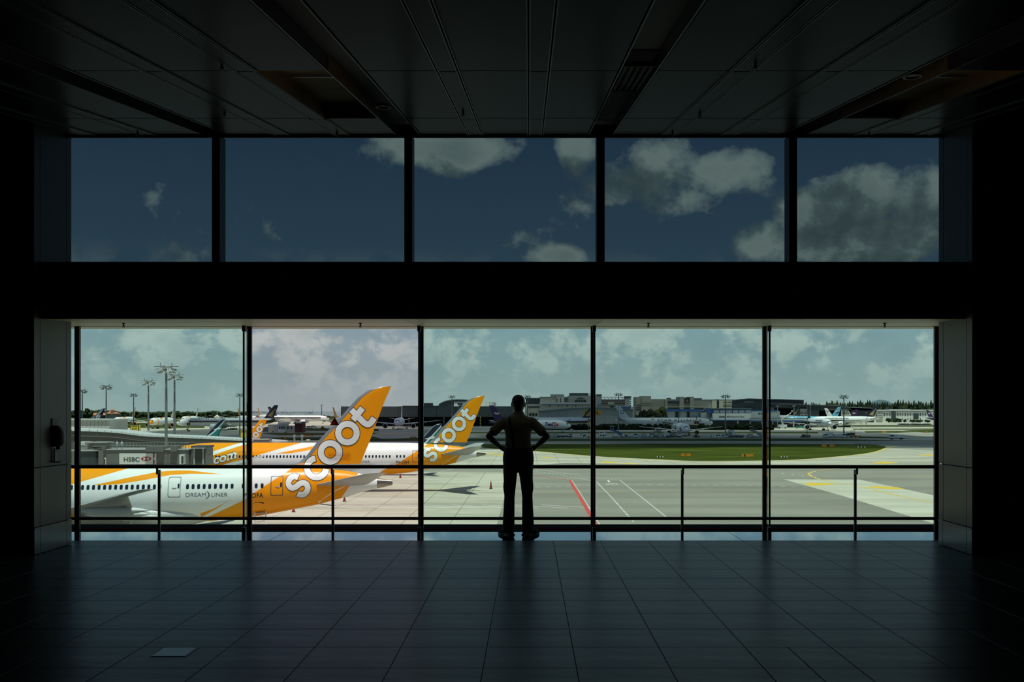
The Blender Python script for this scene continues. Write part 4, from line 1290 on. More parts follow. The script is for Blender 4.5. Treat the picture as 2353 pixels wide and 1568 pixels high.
    def band(p, name, x0, x1, z0, z1, m, side=1, off=.015, n=24, taper=0.0, nz=2):
        pts, fs = [], []
        for i in range(n + 1):
            x = lerp(x0, x1, i / n)
            for j in range(nz + 1):
                pts.append((x, lerp(z0, z1, j / nz)))
        for i in range(n):
            for j in range(nz):
                a = i * (nz + 1) + j; fs.append((a, a + 1, a + nz + 2, a + nz + 1))
        return p.decal(name, pts, fs, m, side, off)
    def poly(p, name, pts, m, side=1, off=.03, parent=None):
        return p.decal(name, pts, [tuple(range(len(pts)))], m, side, off, parent)
    def fin_pts(p, uv):
        """(u from trailing to leading edge, v from root to tip) to local x, z"""
        le, te = p.sp.fin_edges()
        z0, z1 = le[1][1], le[-1][1]
        out = []
        for u, v in uv:
            z = lerp(z0, z1, v)
            a, c = interp(z, [q[1] for q in le], [q[0] for q in le]), interp(z, [q[1] for q in te], [q[0] for q in te])
            out.append((lerp(c, a, u), z))
        return out
    def bird(p, m=None, side=1):
        """stylised bird of three wing stripes"""
        m = m or M_gold
        for uv in ([(.60, .10), (.75, .10), (.80, .22), (.40, .62), (.36, .78), (.22, .70), (.28, .55)], [(.50, .08), (.56, .08), (.60, .16), (.32, .42), (.20, .40)], [(.18, .06), (.48, .06), (.30, .28), (.20, .30), (.26, .18)]):
            p.poly('bird_emblem', p.fin_pts(uv), m, side, .03, p.fin)

# ------------------------------------------------------------------ big lettering drawn as strokes
def stroke(path, w, n=4):
    """flat ribbon along a 2-D path: pts, faces"""
    pts, fs = [], []
    P_ = [Vector((q[0], q[1], 0)) for q in path]
    for i, q in enumerate(P_):
        t = (P_[min(i + 1, len(P_) - 1)] - P_[max(i - 1, 0)]).normalized()
        s_ = Vector((-t.y, t.x, 0))
        for j in range(n + 1):
            v = q + s_ * w * (j / n - .5); pts.append((v.x, v.y))
    for i in range(len(P_) - 1):
        for j in range(n):
            a = i * (n + 1) + j; fs.append((a, a + 1, a + n + 2, a + n + 1))
    return pts, fs
def arc(cx, cy, r, a0, a1, n=40):
    return [(cx + r * math.cos(R(lerp(a0, a1, i / n))), cy - r * math.sin(R(lerp(a0, a1, i / n)))) for i in range(n + 1)]
def ext(path, e):
    """push both ends of a path out by e"""
    a, b = Vector((*path[0], 0)), Vector((*path[1], 0)); c, d = Vector((*path[-1], 0)), Vector((*path[-2], 0))
    s, t = a + (a - b).normalized() * e, c + (c - d).normalized() * e
    return [(s.x, s.y)] + list(path) + [(t.x, t.y)]
# centre lines of the letters in a 5.6-times enlarged picture of the big fin (origin 560, 860)
def fin_word():
    out = []
    W_ = 78
    out.append(('o', arc(1335, 760, 119, 0, 360, 56), W_))
    out.append(('o', arc(1112, 1008, 119, 0, 360, 56), W_))
    out.append(('c', arc(938, 1208, 122, 97, 357, 44), W_))
    s_ = [(q.x, q.y) for q in spline([(702, 548 + 784, 0), (655, 533 + 784, 0), (607, 553 + 784, 0), (578, 600 + 784, 0), (583, 650 + 784, 0), (618, 680 + 784, 0), (665, 670 + 784, 0), (715, 633 + 784, 0), (765, 616 + 784, 0), (808, 635 + 784, 0), (824, 680 + 784, 0), (812, 730 + 784, 0), (770, 766 + 784, 0), (725, 768 + 784, 0), (692, 756 + 784, 0)], 5)]
    out.append(('s', s_, 74))
    st = [(1385, 460), (1455, 532), (1540, 618)] + [(q.x, q.y) for q in spline([(1540, 618, 0), (1572, 640, 0), (1605, 645, 0), (1638, 625, 0), (1680, 565, 0)], 6)][1:]
    out.append(('t', st, W_))
    out.append(('t', [(1407, 592), (1465, 520), (1530, 438)], W_))
    return out
# ================================================================== the two big yellow-tailed airliners
class Side:
    """turns picture points into the side view (x forward of the tail end, z above ground) of a nose-left airliner"""
    def __init__(s, px, d, yaw):
        s.T = Vector(((px - CX) * d / F, d, GND)); s.a = R(yaw)
        s.eX = Vector((-math.cos(s.a), -math.sin(s.a), 0)); s.eY = Vector((math.sin(s.a), -math.cos(s.a), 0))
    def __call__(s, px, py, q=2.9):
        v = Vector(((px - CX) / F, 1, (HY - py) / F)); o = Vector((0, 0, EYE))
        k = (q - (o - s.T).dot(s.eY)) / v.dot(s.eY)
        w = o + v * k - s.T
        return w.dot(s.eX), w.z
    def on(s, plane, px, py):
        q = 1.0
        for _ in range(5):
            x, z = s(px, py, q); q = plane.half(x, z)
        return x, z
S1 = Side(902, 113.0, 6.0)
def scheme(shift, name, L):
    """white with a yellow-orange tail and sweeping bands; points measured on the nearer airliner, moved forward by shift"""
    m = lambda px, py, dx=0: (lambda q: (q[0] + dx, q[1]))(S1(px, py, 2.6))
    tail_hi = [m(*q) for q in ((690, 1040), (680, 1066), (671, 1076), (625, 1106), (578, 1137), (558, 1151), (520, 1169), (481, 1187), (455, 1197))]
    tail_lo = [m(*q) for q in ((829, 1078), (822, 1089), (800, 1121), (781, 1148))]
    tail_lo += [(tail_lo[-1][0] + .6, .5), (tail_lo[-1][0] + 1.2, 0)]
    x_end = m(690, 1062)[0]
    reg = [(OR, tail_lo, [(0, 18)] + [(x_end - .05, 18)] + tail_hi, tail_lo[0][0] - .3, m(452, 1198)[0])]
    # white sweep near the tail cone, thin blade below the name
    wl = [m(*q) for q in ((800, 1116), (770, 1131), (740, 1150), (728, 1161))]; wh = [m(*q) for q in ((806, 1113), (775, 1126), (746, 1144), (733, 1155))]
    reg.append(((.80, .80, .79), wl, wh, wl[0][0], wl[-1][0]))
    bl = [m(*q) for q in ((529, 1148), (500, 1168), (468, 1186), (458, 1191))]; bh = [m(*q) for q in ((529, 1147.5), (513, 1158), (490, 1170), (459, 1181))]
    reg.append((OR, bl, bh, bl[0][0], bl[-1][0]))
    # thin forward band
    ll = [m(*q, shift) for q in ((507, 1091.6), (470, 1090.5), (435, 1090), (385, 1093.5), (330, 1104), (270, 1113.5), (215, 1115.5))]
    lh = [m(*q, shift) for q in ((507, 1091.4), (470, 1087), (430, 1083), (400, 1082.8), (360, 1085.5), (300, 1097), (250, 1108), (215, 1115))]
    reg.append((OR, ll, lh, ll[0][0], ll[-1][0]))
    # wide forward band up to the crown
    wl = [m(*q, shift) for q in ((300, 1075), (285, 1079), (240, 1092), (185, 1108), (150, 1118), (90, 1138), (30, 1158), (-40, 1180))]
    reg.append((OR, wl, None, wl[0][0], L))
    # white stripe through it, white crown at the nose
    sl = [m(*q, shift) for q in ((160, 1066), (100, 1074), (40, 1092), (-60, 1128))]; sh = [m(*q, shift) for q in ((150, 1060), (100, 1066), (40, 1078), (-60, 1112))]
    reg.append(((.80, .80, .79), sl, sh, sl[0][0], L))
    return livery(name, (.80, .80, .79), reg, L)

def fin_lettering(p, only=None):
    for off, m, extra, nm in ((.016, M_outline, 17, 'letter_outline'), (.045, M_letter, 0, 'letter')):
        if only and extra: continue
        for ch, path, w in fin_word():
            closed = ch == 'o'
            q = path if closed or not extra else ext(path, 8.5)
            pts, fs = stroke(q, w + extra)
            loc = [S1.on(p0, 560 + x / 5.6, 860 + y / 5.6) for x, y in pts]
            p.decal(nm, loc, fs, m, 1, off, p.fin)
sp1 = Spec(L=56.7); p0 = sp1
near = Plane('nearest big airliner, white with yellow-orange tail and lettered fin', (*S1.T.xy, GND), R(186), sp1, scheme(0, 'white_yellow_scheme', 56.7), M_orange, M_wing, M_orange, wing_dz=1.8, n=64)
fin_lettering(near)
wx = lambda px: S1(px, 1120, 2.95)[0]
zwin = S1(380, 1119.5, 2.95)[1]
near.windows([wx(557 - 12.72 * i) for i in [0] + list(range(2, 11))] + [wx(366.5 - 12.72 * i) for i in range(0, 34)] + [wx(586.5), wx(600)], zwin)
near.door(*S1(399.5, 1120.2, 2.95))
near.door(*S1(634, 1118.2, 2.8), m=M_outline)
near.letters('DREAM', *S1(426.5, 1142.2, 2.9), .42, M_text_g, off=.012, width=S1(426.5, 1142, 2.9)[0] - S1(473, 1142, 2.9)[0])
near.letters('LINER', *S1(485.5, 1142.2, 2.9), .42, M_text_g, off=.012, width=S1(485.5, 1142, 2.9)[0] - S1(522, 1142, 2.9)[0])
cr = [(470.5, 1128.4), (476, 1129.5), (480, 1133), (481.6, 1138), (480, 1142.5), (475.5, 1146), (470, 1146.6), (475, 1144.5), (478, 1141), (478.6, 1137), (477, 1132.5), (474, 1129.6)]
near.poly('name_crescent', [S1(*q, 2.9) for q in cr], M_text_g, 1, .012)
near.letters('9V-OFA', *S1(556.5, 1145.3, 2.8), .50, M_text_k, off=.012, bold=.02, width=S1(556.5, 1145, 2.8)[0] - S1(603.5, 1145, 2.8)[0])
# stair hatch let down under the rear body
hb = S1(595, 1165, 2.0)
b = MB()
near.decal('service_hatch', [S1.on(sp1, *q) for q in ((584.5, 1156.5), (588, 1154.5), (605, 1154.5), (606.5, 1157), (610, 1178), (587.5, 1179))], [(0, 1, 2, 3, 4, 5)], M_black, 1, .016)
xh, zh = S1(598, 1180, 1.6)
st = thing('boarding_steps', 'light metal steps standing under the rear hatch of the nearest airliner', 'steps', (*(S1.T + S1.eX * xh + S1.eY * 1.9).xy, GND), R(186))
for sg in (-1, 1):
    MB().tube([(.62 * sg, .4, 0), (.55 * sg, -.5, 3.9)], .07, 8).build('rail', M_white_p, st, local=True)
for i in range(9):
    MB().obox((0, .4 - .1 * i, .35 + .42 * i), (.56, 0, 0), (0, .14, 0), (0, 0, .03)).build('step', M_gear, st, local=True)

S2 = Side(1116, 188.5, 1.5)
sp2 = Spec(L=58.5, span=60.1)
second = Plane('second big airliner with a yellow-orange lettered tail, beyond the nearest one', (*S2.T.xy, GND), R(181.5), sp2, scheme(6.4, 'white_yellow_long_scheme', 58.5), M_orange, M_wing, M_orange, wing_dz=-.9, xr=41.0, n=56)
fin_lettering(second)
w2 = lambda px: S2(px, 1052, 2.95)[0]
z2 = S2(800, 1049.6, 2.95)[1]
second.windows([w2(840.5 + 7.8 * i) for i in range(8)] + [w2(911.5), w2(919.5), w2(928)] + [w2(800 - 7.8 * i) for i in range(42)], z2)
second.door(*S2(955, 1050, 2.8), m=M_outline)
second.door(*S2(556, 1052, 2.9), m=M_seam)
second.letters('9V-OJH', *S2(909, 1066, 2.8), .50, M_text_k, off=.012, bold=.02, width=S2(909, 1066, 2.8)[0] - S2(938.5, 1066, 2.8)[0])
second.letters('DREAM', *S2(789, 1064.2, 2.9), .42, M_text_g, off=.012, width=S2(789, 1064, 2.9)[0] - S2(818, 1064, 2.9)[0])
second.letters('LINER', *S2(827, 1064.2, 2.9), .42, M_text_g, off=.012, width=S2(827, 1064, 2.9)[0] - S2(850, 1064, 2.9)[0])
for off, m_, bd in ((.016, M_outline, .075), (.028, M_letter, .030)):
    x_, z_ = S2(491, 1067.5, 2.9)
    second.letters('com', x_, z_, 1.62, m_, width=S2(491, 1060, 2.9)[0] - S2(543, 1060, 2.9)[0], bold=bd, slant=.29, off=off)
second.cockpit()

# ================================================================== airliners further off
def at(px, py=None, d=None):
    if d is None: d = dof(py)
    return ((px - CX) * d / F, d, GND)
def face(px_tail, d, rz): return (*at(px_tail, d=d)[:2], GND), R(rz)
S777 = dict(L=73.9, D=6.2, b0=2.6, span=64.8, fin='777', er=1.95, gear=3)
M_dull = mat('pale_aircraft_paint', (.66, .67, .68), .35)
def sia(L, name):
    """white, dark blue window band with a gold line, navy fin"""
    return livery(name, (.82, .83, .83), [((.018, .022, .05), [(0, 5.9), (L, 5.9)], [(0, 6.9), (L, 6.9)], L * .02, L * .87), ((.36, .25, .08), [(0, 5.3), (L, 5.3)], [(0, 5.85), (L, 5.85)], L * .02, L * .86)], L)
M_sia = sia(73.9, 'white_blue_gold_scheme')
# left: long white airliner with dark blue band, nose left
d = 772; loc, rz = face(641, d, 182)
q = Plane('long white airliner with dark blue stripe and navy fin, beyond the green and navy tail', loc, rz, Spec(**S777), M_sia, M_navy, M_wing, M_plane_w)
q.bird(); q.cockpit(); q.letters('SINGAPORE AIRLINES', 63.5, 7.3, 1.15, M_text_k, bold=.02, width=25)
# behind: nose right
loc, rz = face(614, 1130, 2)
q = Plane('white airliner pointing right past the navy fin, its lower body behind a red shed', loc, rz, Spec(L=66, D=6.2, b0=2.6, span=60, fin='777', er=1.9, gear=2), sia(66, 'white_blue_gold_short'), M_navy, M_wing)
q.bird(side=-1); q.cockpit()
# small jets parked on the left with yellow tails
def scoot_far(L, name):
    return livery(name, (.78, .79, .79), [(OR, [(0, 4), (L, 4)], None, L * .955, L), (OR, [(L * .80, 2.5), (L * .86, 9)], [(L * .76, 2.5), (L * .80, 6), (L * .84, 9)], L * .70, L * .93), (OR, [(L * .55, 8.2), (L * .75, 7.0)], [(L * .55, 8.9), (L * .75, 8.2)], L * .55, L * .70), (OR, [(0, 2), (L * .1, 4), (L * .16, 7)], None, 0, L * .10)], L)
M_scf = scoot_far(56.7, 'far_white_yellow_scheme')
def yellow_far(label, px, d, rzd, wings=True, letters=True):
    loc, rz = face(px, d, rzd)
    q = Plane(label, loc, rz, Spec(), M_scf, M_orange, M_wing, M_orange, n=24, wing_dz=1.5)
    if letters: fin_lettering(q, True); q.letters('scoot', 1.9, 13.6, 1.7, M_letter, -1, off=.05, bold=.04, width=5.4, slant=-.98, parent=q.fin)
    q.cockpit()
    return q
yellow_far('yellow-nosed white airliner behind the yellow gate sign', 312, 945, 273)
yellow_far('yellow-nosed white airliner with dark engine, between the tall mast pair and the gate sign', 402, 860, 270)
yellow_far('far airliner showing only a slim yellow fin above the middle of the long white airliner', 456, 1060, 272)
yellow_far('white airliner far off seen nose-on with broad wings behind the long white airliner', 499, 1265, 286)
yellow_far('white airliner far off, slim yellow fin leaning left above the long white airliner', 546, 1150, 305)
yellow_far('white airliner with bright yellow fin leaning left, close beside the navy fin', 592, 1340, 314)
loc, rz = face(770, 1050, 330)
q = yellow_far('distant airliner whose yellow lettered fin shows behind the big lettered fin', 764, 880, 305)
loc, rz = face(777, 1150, 325)
q = Plane('distant white airliner with star-marked white fin beside the dark hangar', loc, rz, Spec(L=63.7, D=6.2, b0=2.6, fin='777', er=1.9), M_plane_w, M_plane_w)
# far left blue and white tail
loc, rz = face(243, 685, 190)
q = Plane('airliner hidden by the pale roof block, only its blue and white fin showing', loc, rz, Spec(L=57, D=5.4), M_plane_w, M_navy)
for uv in ([(.5, .0), (.95, .0), (.8, .45), (.5, .5)], [(.55, .55), (.85, .5), (.7, .95), (.5, .9)], [(.25, .1), (.42, .05), (.4, .4), (.22, .4)]): q.poly('white_patch', q.fin_pts(uv), M_letter, 1, .03, q.fin)
# green and navy tail by the terminal
M_teal = mat('teal_paint', (.004, .19, .17), .35)
def twin_tail(label, px, d, rzd, k=.70):
    loc, rz = face(px, d, rzd)
    L = 39.5
    q = Plane(label, loc, rz, Spec(L=L, D=3.9, b0=1.6, span=34, fin='787', er=1.15, gear=1, tail_k=.685), livery('white_navy_belly' + str(px), (.80, .80, .79), [((.0045, .19, .17), [(0, 3.0), (3, 3.0)], [(0, 7), (3.2, 7), (4.6, 3)], 0, 4.6)], L), M_navy, M_wing, n=32)
    f = q.fin_pts
    q.poly('teal_panel', f([(.06, -.02), (.60, -.02), (.42, .35), (.30, .62), (.02, .80)]), M_teal, 1, .025, q.fin)
    q.poly('white_sweep', f([(.62, -.02), (.72, -.02), (.60, .28), (.42, .55), (.20, .80), (.02, .97), (.02, .84), (.22, .66), (.36, .44), (.48, .25)]), M_letter, 1, .04, q.fin)
    q.poly('bird_wing', f([(.80, .40), (.58, .44), (.46, .50), (.22, .50), (.04, .47), (.20, .42), (.42, .38), (.60, .38)]), M_letter, 1, .05, q.fin)
    q.poly('pin_stripe', f([(.58, .05), (.60, .05), (.46, .32), (.34, .50), (.33, .48), (.44, .30)]), M_letter, 1, .05, q.fin)
    return q
twin_tail('small airliner with navy, white and teal fin rising behind the long terminal roof', 518.5, 352, 187)
twin_tail('small airliner with a navy, white and teal fin behind the second lettered tail', 1017, 236, 187)
# third yellow tail
S3x = 615.0
loc, rz = face(S3x, 322, 186)
sp3 = Spec(L=37.6, D=3.95, b0=1.7, span=34, fin='777', er=1.1, gear=1, tail_k=.665)
q = Plane('small yellow-tailed airliner partly hidden by the mullion, lettering cut off on its fin', loc, rz, sp3, livery('white_yellow_small', (.80, .80, .79), [(OR, None, None, 0, 9.0)], 37.6), M_orange, M_wing, M_orange, n=32)
k3 = 322 / F
for off, m_, ex in ((.03, M_outline, .10), (.05, M_letter, 0)):
    def l3(px, py): return ((S3x - px) * k3, (HY - py) * k3 + DROP)
    for pth, w in ((arc(596.7, 987, 5.0, 0, 360, 28), 4.0), (arc(588.7, 999.6, 5.0, 0, 360, 28), 4.0), (arc(580.5, 1012, 5.0, 60, 330, 20), 4.0), ([(596.4, 974.3), (601, 978), (605, 981.6), (608, 981), (611, 976.8)], 3.4), ([(598.2, 979.5), (603.3, 972.6)], 3.4)):
        pts, fs = stroke(pth, w + ex / k3 * 1.0)
        q.decal('letter' if not ex else 'letter_outline', [l3(*v) for v in pts], fs, m_, 1, off, q.fin)

# nose-on white airliner in front of the dark hangar
loc = at(913, d=860)
q = Plane('white airliner facing the viewer before the dark hangar, left of the second fin', (-100.9, 844, GND), R(-85.9), Spec(**S777), M_plane_w, M_plane_w, M_wing_l, n=40)
q.cockpit()
# purple-tailed freighter pointing right
d = 660; loc, rz = face(1128, d, 0)
M_frt = livery('white_purple_scheme', (.78, .79, .79), [((.030, .012, .075), None, None, 0, 8.5), ((.030, .012, .075), [(6, 11), (14, 2)], None, 7, 14)], 56)
q = Plane('white freighter with purple fin passing behind the person, nose pointing right', (loc[0] - 1.5, d, GND), R(0), Spec(L=51.5, D=6.0, b0=2.4, span=51, fin='777', er=1.6, gear=2), M_frt, M_purple, M_wing, n=40)
q.cockpit(); q.letters('Fed', 35.3, 4.6, 2.35, mat('violet_letter_paint', (.05, .02, .13), .4), -1, bold=.03, width=5.1); q.letters('Ex', 40.45, 4.6, 2.35, M_red_l, -1, bold=.03, width=3.6); q.letters('Express', 40.5, 3.7, .55, M_text_g, -1)
q.letters('Fed', 3.9, 11.8, 1.4, M_letter, -1, bold=.02, width=2.5, parent=q.fin); q.letters('Ex', 6.45, 11.8, 1.4, M_red_l, -1, bold=.02, width=1.7, parent=q.fin)
# navy-finned airliner behind it
loc, rz = face(1370, 790, 180)
q = Plane('navy-and-gold-finned white airliner behind the freighter, beside the grey shed', loc, rz, Spec(L=62, D=6.0, b0=3.0, span=60, fin='777', er=1.8, gear=2), livery('white_blue_gold_plain', (.74, .75, .76), [((.018, .022, .05), [(0, 5.4), (62, 5.4)], [(0, 6.3), (62, 6.3)], 1.5, 54), ((.36, .25, .08), [(0, 4.6), (62, 4.6)], [(0, 5.4), (62, 5.4)], 1.5, 53)], 62), M_navy, M_wing, winglet=M_outline, n=32)
q.bird(); q.cockpit(); q.letters('AIRLINES', 48.5, 7.2, 1.0, M_text_k, bold=.02)
# long white airliner with star emblem, nose right
loc, rz = face(1413, 795, 1)
q = Plane('long all-white airliner with a ring of dark star points on its fin, nose pointing right', loc, rz, Spec(**S777), M_dull, M_dull, M_wing, M_dull, n=40)
q.cockpit(); q.letters('STAR ALLIANCE', 31.5, 6.05, 1.75, M_text_k, -1, bold=.0, width=33.5)
le_c = (5.0, 13.0)
for i in range(5):
    a = R(90 + 72 * i + 8)
    c = Vector((le_c[0] + .35 + 1.25 * math.cos(a), le_c[1] + 1.35 * math.sin(a)))
    u, v = Vector((math.cos(a), math.sin(a))), Vector((-math.sin(a), math.cos(a)))
    q.poly('star_point', [tuple(c + u * .55 + v * .35), tuple(c - u * .45 + v * .5), tuple(c - u * .15 - v * .75)], M_text_k, -1, .04, q.fin)
q.windows([14 + .55 * i for i in range(26)], 6.3, -1, .3, .4, single=False); q.windows([31 + .55 * i for i in range(60)], 5.75, -1, .3, .35, single=False)
q.poly('flag', [(27, 7.3), (29.3, 7.3), (29.3, 7.9), (27, 7.9)], mat('flag_red', (.35, .03, .04), .5), -1)
# freighter nose-on
q = Plane('white freighter facing the viewer on the cross apron, red and violet lettering on its nose', (88.0, 626, GND), R(-92.9), Spec(L=54.0, D=5.2, b0=1.9, span=47.6, fin='777', er=1.35, gear=2), livery('white_with_violet_bow', (.78, .79, .79), [((.55, .05, .03), [(44, 6.2), (48.5, 6.2)], [(44, 6.6), (48.5, 6.6)], 44.2, 47), ((.05, .02, .13), [(44, 5.2), (48.5, 5.2)], [(44, 5.9), (48.5, 5.9)], 45, 47.6)], 54), M_purple, M_wing_l, M_plane_w, n=40)
q.cockpit()
q.letters('FedEx', 42.0, 3.2, 1.9, mat('violet_letter_paint', (.05, .02, .13), .4), -1, bold=.03)
# pale blue jumbo, nose left
d = 985; loc, rz = face(1934, d, 181)
M_kor = livery('pale_blue_scheme', (.16, .50, .66), [((.70, .72, .72), None, [(0, 5.4), (54, 5.4)], 0, 48), ((.02, .05, .22), None, [(40, 4.0), (50, 4.8), (54, 5.0)], 38, 54)], 54)
q = Plane('pale blue airliner with red and blue emblem on its fin, by the far hangars', loc, rz, Spec(L=54, D=5.9, b0=2.7, span=56, fin='777', er=1.6, gear=2), M_kor, mat('pale_blue_paint', (.16, .50, .66), .35), M_wing, n=36)
q.cockpit(); q.letters('KOREAN AIR', 45, 6.5, 1.4, mat('blue_letter_paint', (.02, .07, .30), .4), 1, bold=.03, width=15)
cx_, cz_ = 4.6, 13.2
for nm, m_, a0, a1 in (('emblem_red', M_red_l, -10, 190), ('emblem_blue', mat('blue_letter_paint', (.02, .07, .30), .4), 170, 370)):
    pts = [(cx_ - 2.0 * math.cos(R(lerp(a0, a1, i / 16))), cz_ + 2.0 * math.sin(R(lerp(a0, a1, i / 16)))) for i in range(17)]
    q.poly(nm, pts, m_, 1, .03 if 'red' in nm else .035, q.fin)
q.poly('emblem_wave', [(cx_ - 2.0 + 4.0 * i / 12, cz_ + .62 * math.sin(math.pi * 2 * i / 12) + .32) for i in range(13)] + [(cx_ + 2.0 - 4.0 * i / 12, cz_ + .62 * math.sin(math.pi * 2 * (12 - i) / 12) - .32) for i in range(13)], M_letter, 1, .05, q.fin)
# white fin with flag in front of it
loc, rz = face(1893, 1076, 0)
q = Plane('white airliner with a dark flag on its white fin, left of the pale blue fin', loc, rz, Spec(L=48, D=5.6, b0=2.6, span=46, fin='777', er=1.5), M_plane_w, M_plane_w, n=24)
q.poly('flag_bar', q.fin_pts([(.25, .58), (.80, .50), (.78, .62), (.25, .70)]), M_text_k, -1, .03, q.fin); q.poly('flag_bar', q.fin_pts([(.25, .38), (.85, .30), (.83, .42), (.25, .50)]), M_text_k, -1, .03, q.fin)
# purple fin
loc, rz = face(1972, 1132, 180)
q = Plane('freighter with a purple lettered fin right of the pale blue fin', loc, rz, Spec(L=55, D=5.2, b0=2.2, span=48, fin='777', er=1.3), M_plane_w, M_purple, n=24)
q.letters('Fed', 6.0, 10.6, 1.5, M_letter, 1, bold=.02, width=2.5, parent=q.fin); q.letters('Ex', 3.4, 10.6, 1.5, M_red_l, 1, bold=.02, width=1.7, parent=q.fin)
# sunlit white airliner, nose left
loc, rz = face(2019, 900, 178)
q = Plane('sunlit white airliner with navy and gold fin and dark winglet, by the far hangars', loc, rz, Spec(L=58, D=6.0, b0=3.2, span=60, fin='777', er=1.8, gear=2), livery('white_blue_gold_bright', (.80, .80, .79), [((.03, .022, .03), [(0, 5.3), (58, 5.3)], [(0, 6.2), (58, 6.2)], 17, 49), ((.36, .25, .08), [(0, 4.9), (58, 4.9)], [(0, 5.35), (58, 5.35)], 14, 49)], 58), M_navy, M_wing_l, winglet=M_outline, n=36)
q.bird(); q.cockpit(); q.letters('SINGAPORE AIRLINES', 46, 7.0, 1.1, M_text_k, bold=.02, width=20)
# taxiing airliner in three-quarter view
q = Plane('grey-white airliner with dark fin taxiing in front of the pale blue airliner', (206, 786, GND), R(-88), Spec(L=56, D=6.0, b0=2.6, span=60, fin='777', er=1.85, gear=2), livery('white_brown_band', (.70, .72, .74), [((.10, .085, .06), [(0, 5.0), (56, 5.0)], [(0, 5.9), (56, 5.9)], 14, 45)], 56), M_navy, M_wing, M_dull, n=40)
q.cockpit(); q.letters('SINGAPORE AIRLINES', 31, 6.6, 1.0, M_text_k, -1, bold=.02, width=15)
# tail in the hangar and the purple tail at the pier
loc, rz = face(1839, 1195, 180)
q = Plane('airliner in the dark hangar mouth, its navy fin above the pale blue airliner', loc, rz, Spec(L=60, D=6.0, fin='777', er=1.6), M_dull, M_navy, n=24)
q.bird()
loc, rz = face(2127, 1180, 0)
q = Plane('far airliner with a violet fin in front of the long white building', loc, rz, Spec(L=55, D=5.0, b0=2.2, span=47, fin='777', er=1.3), M_purple, M_purple, n=24)
q.poly('fin_mark', q.fin_pts([(.3, .4), (.7, .3), (.6, .55), (.35, .6)]), M_letter, -1, .03, q.fin)
# ================================================================== terminal roof, jet bridges (left)
M_roof = mat('pale_metal_roof', (.62, .63, .62), .45, .2, .06, .8)
M_fascia = mat('brown_grey_fascia', (.085, .082, .075), .6, 0, .12, .4)
M_ribw = mat('pale_ribbed_wall', (.58, .555, .50), .6, 0, .05, .4)
M_bridge = mat('grey_bridge_panel', (.155, .15, .14), .5, .1, .08, .5)
M_bridge_l = mat('light_grey_trim', (.40, .40, .38), .5)
M_glassd = mat('dark_bluish_glazing', (.045, .06, .065), .2, 0, .1, .5)
M_galv = mat('galvanised_steel', (.36, .38, .38), .45, .6)
M_sgn_w = mat('white_sign_face', (.70, .69, .66), .5, 0, .02)
M_sgn_r = mat('red_sign_paint', (.42, .03, .03), .5)
M_sgn_k = mat('black_sign_paint', (.02, .02, .02), .5)
M_sgn_y = mat('yellow_sign_face', (.72, .56, .02), .5, 0, .03)
def pbox(mb, x0, y0, x1, y1, d, dep, mi=0):
    """box whose near face covers the picture rectangle at depth d; y1 None = down to the airfield"""
    a, c = P(x0, y0, d), P(x1, y1 if y1 is not None else HY, d)
    z0 = GND if y1 is None else c.z
    return mb.box(a.x, c.x, d, d + dep, z0, a.z, mi)
def base_of(px, d): return ((px - CX) * d / F, d, GND)

def terminal():
    # long finger of the terminal running away to the right, its pale roof edge falling gently
    A = [(120, 985.5, 236), (252, 990.5, 240), (330, 999.5, 246), (420, 1003.5, 254), (500, 1007.5, 262), (575, 1011.5, 270), (640, 1015, 277)]
    t = thing('terminal_finger', 'low terminal finger with a long pale roof edge above a dark fascia', 'building', base_of(380, 250))
    pts = [P(*q) for q in A]
    sp = spline(pts, 6)
    b = MB()
    # the roof: tiles laid side by side along the edge
    n = 46
    dense = []
    for i in range(n + 1):
        u = i / n * (len(sp) - 1); k = min(int(u), len(sp) - 2)
        dense.append(sp[k].lerp(sp[k + 1], u - k))
    shell = MB()
    for i in range(n):
        p, q_ = dense[i], dense[i + 1]
        q2 = p.lerp(q_, .93)
        m = MB().loft([[p + Vector((0, 0, -.35)), q2 + Vector((0, 0, -.35)), q2 + Vector((0, .1, .05)), p + Vector((0, .1, .05))],
                       [p + Vector((0, 11, -.25)), q2 + Vector((0, 11, -.25)), q2 + Vector((0, 11, .05)), p + Vector((0, 11, .05))]])
        m.build('roof_tile', M_roof, t)
    r = []
    for p in dense: r.append([p + Vector((0, .15, -.35)), p + Vector((0, .5, -3.2)), Vector((p.x, p.y + .5, GND)), Vector((p.x, p.y + 10.5, GND)), p + Vector((0, 10.5, -.3))])
    MB().loft(r).build('fascia_wall', M_fascia, t)
    r = [[p + Vector((0, .30, -1.35)), p + Vector((0, .1, -1.35)), p + Vector((0, .1, -1.5)), p + Vector((0, .30, -1.5))] for p in dense]
    MB().loft(r).build('fascia_rib', M_bridge, t)
    # rooftop plant block clad in ribbed panels
    t2 = thing('plant_block', 'pale ribbed plant-room block standing on the terminal roof', 'building', base_of(215, 262))
    n = 15; x0, x1 = 120, 252
    for i in range(n):
        a, c = lerp(x0, x1, i / n), lerp(x0, x1, (i + .94) / n)
        pbox(MB(), a, 965.5, c, 991, 262, 12).build('wall_panel', M_ribw, t2)
    pbox(MB(), 118, 963.5, 253, 966, 261.6, 13).build('parapet', M_roof, t2)
    pbox(MB(), 253, 991.5, 345, 993.5, 259, 6).build('lower_roof', M_roof, t2)
terminal()

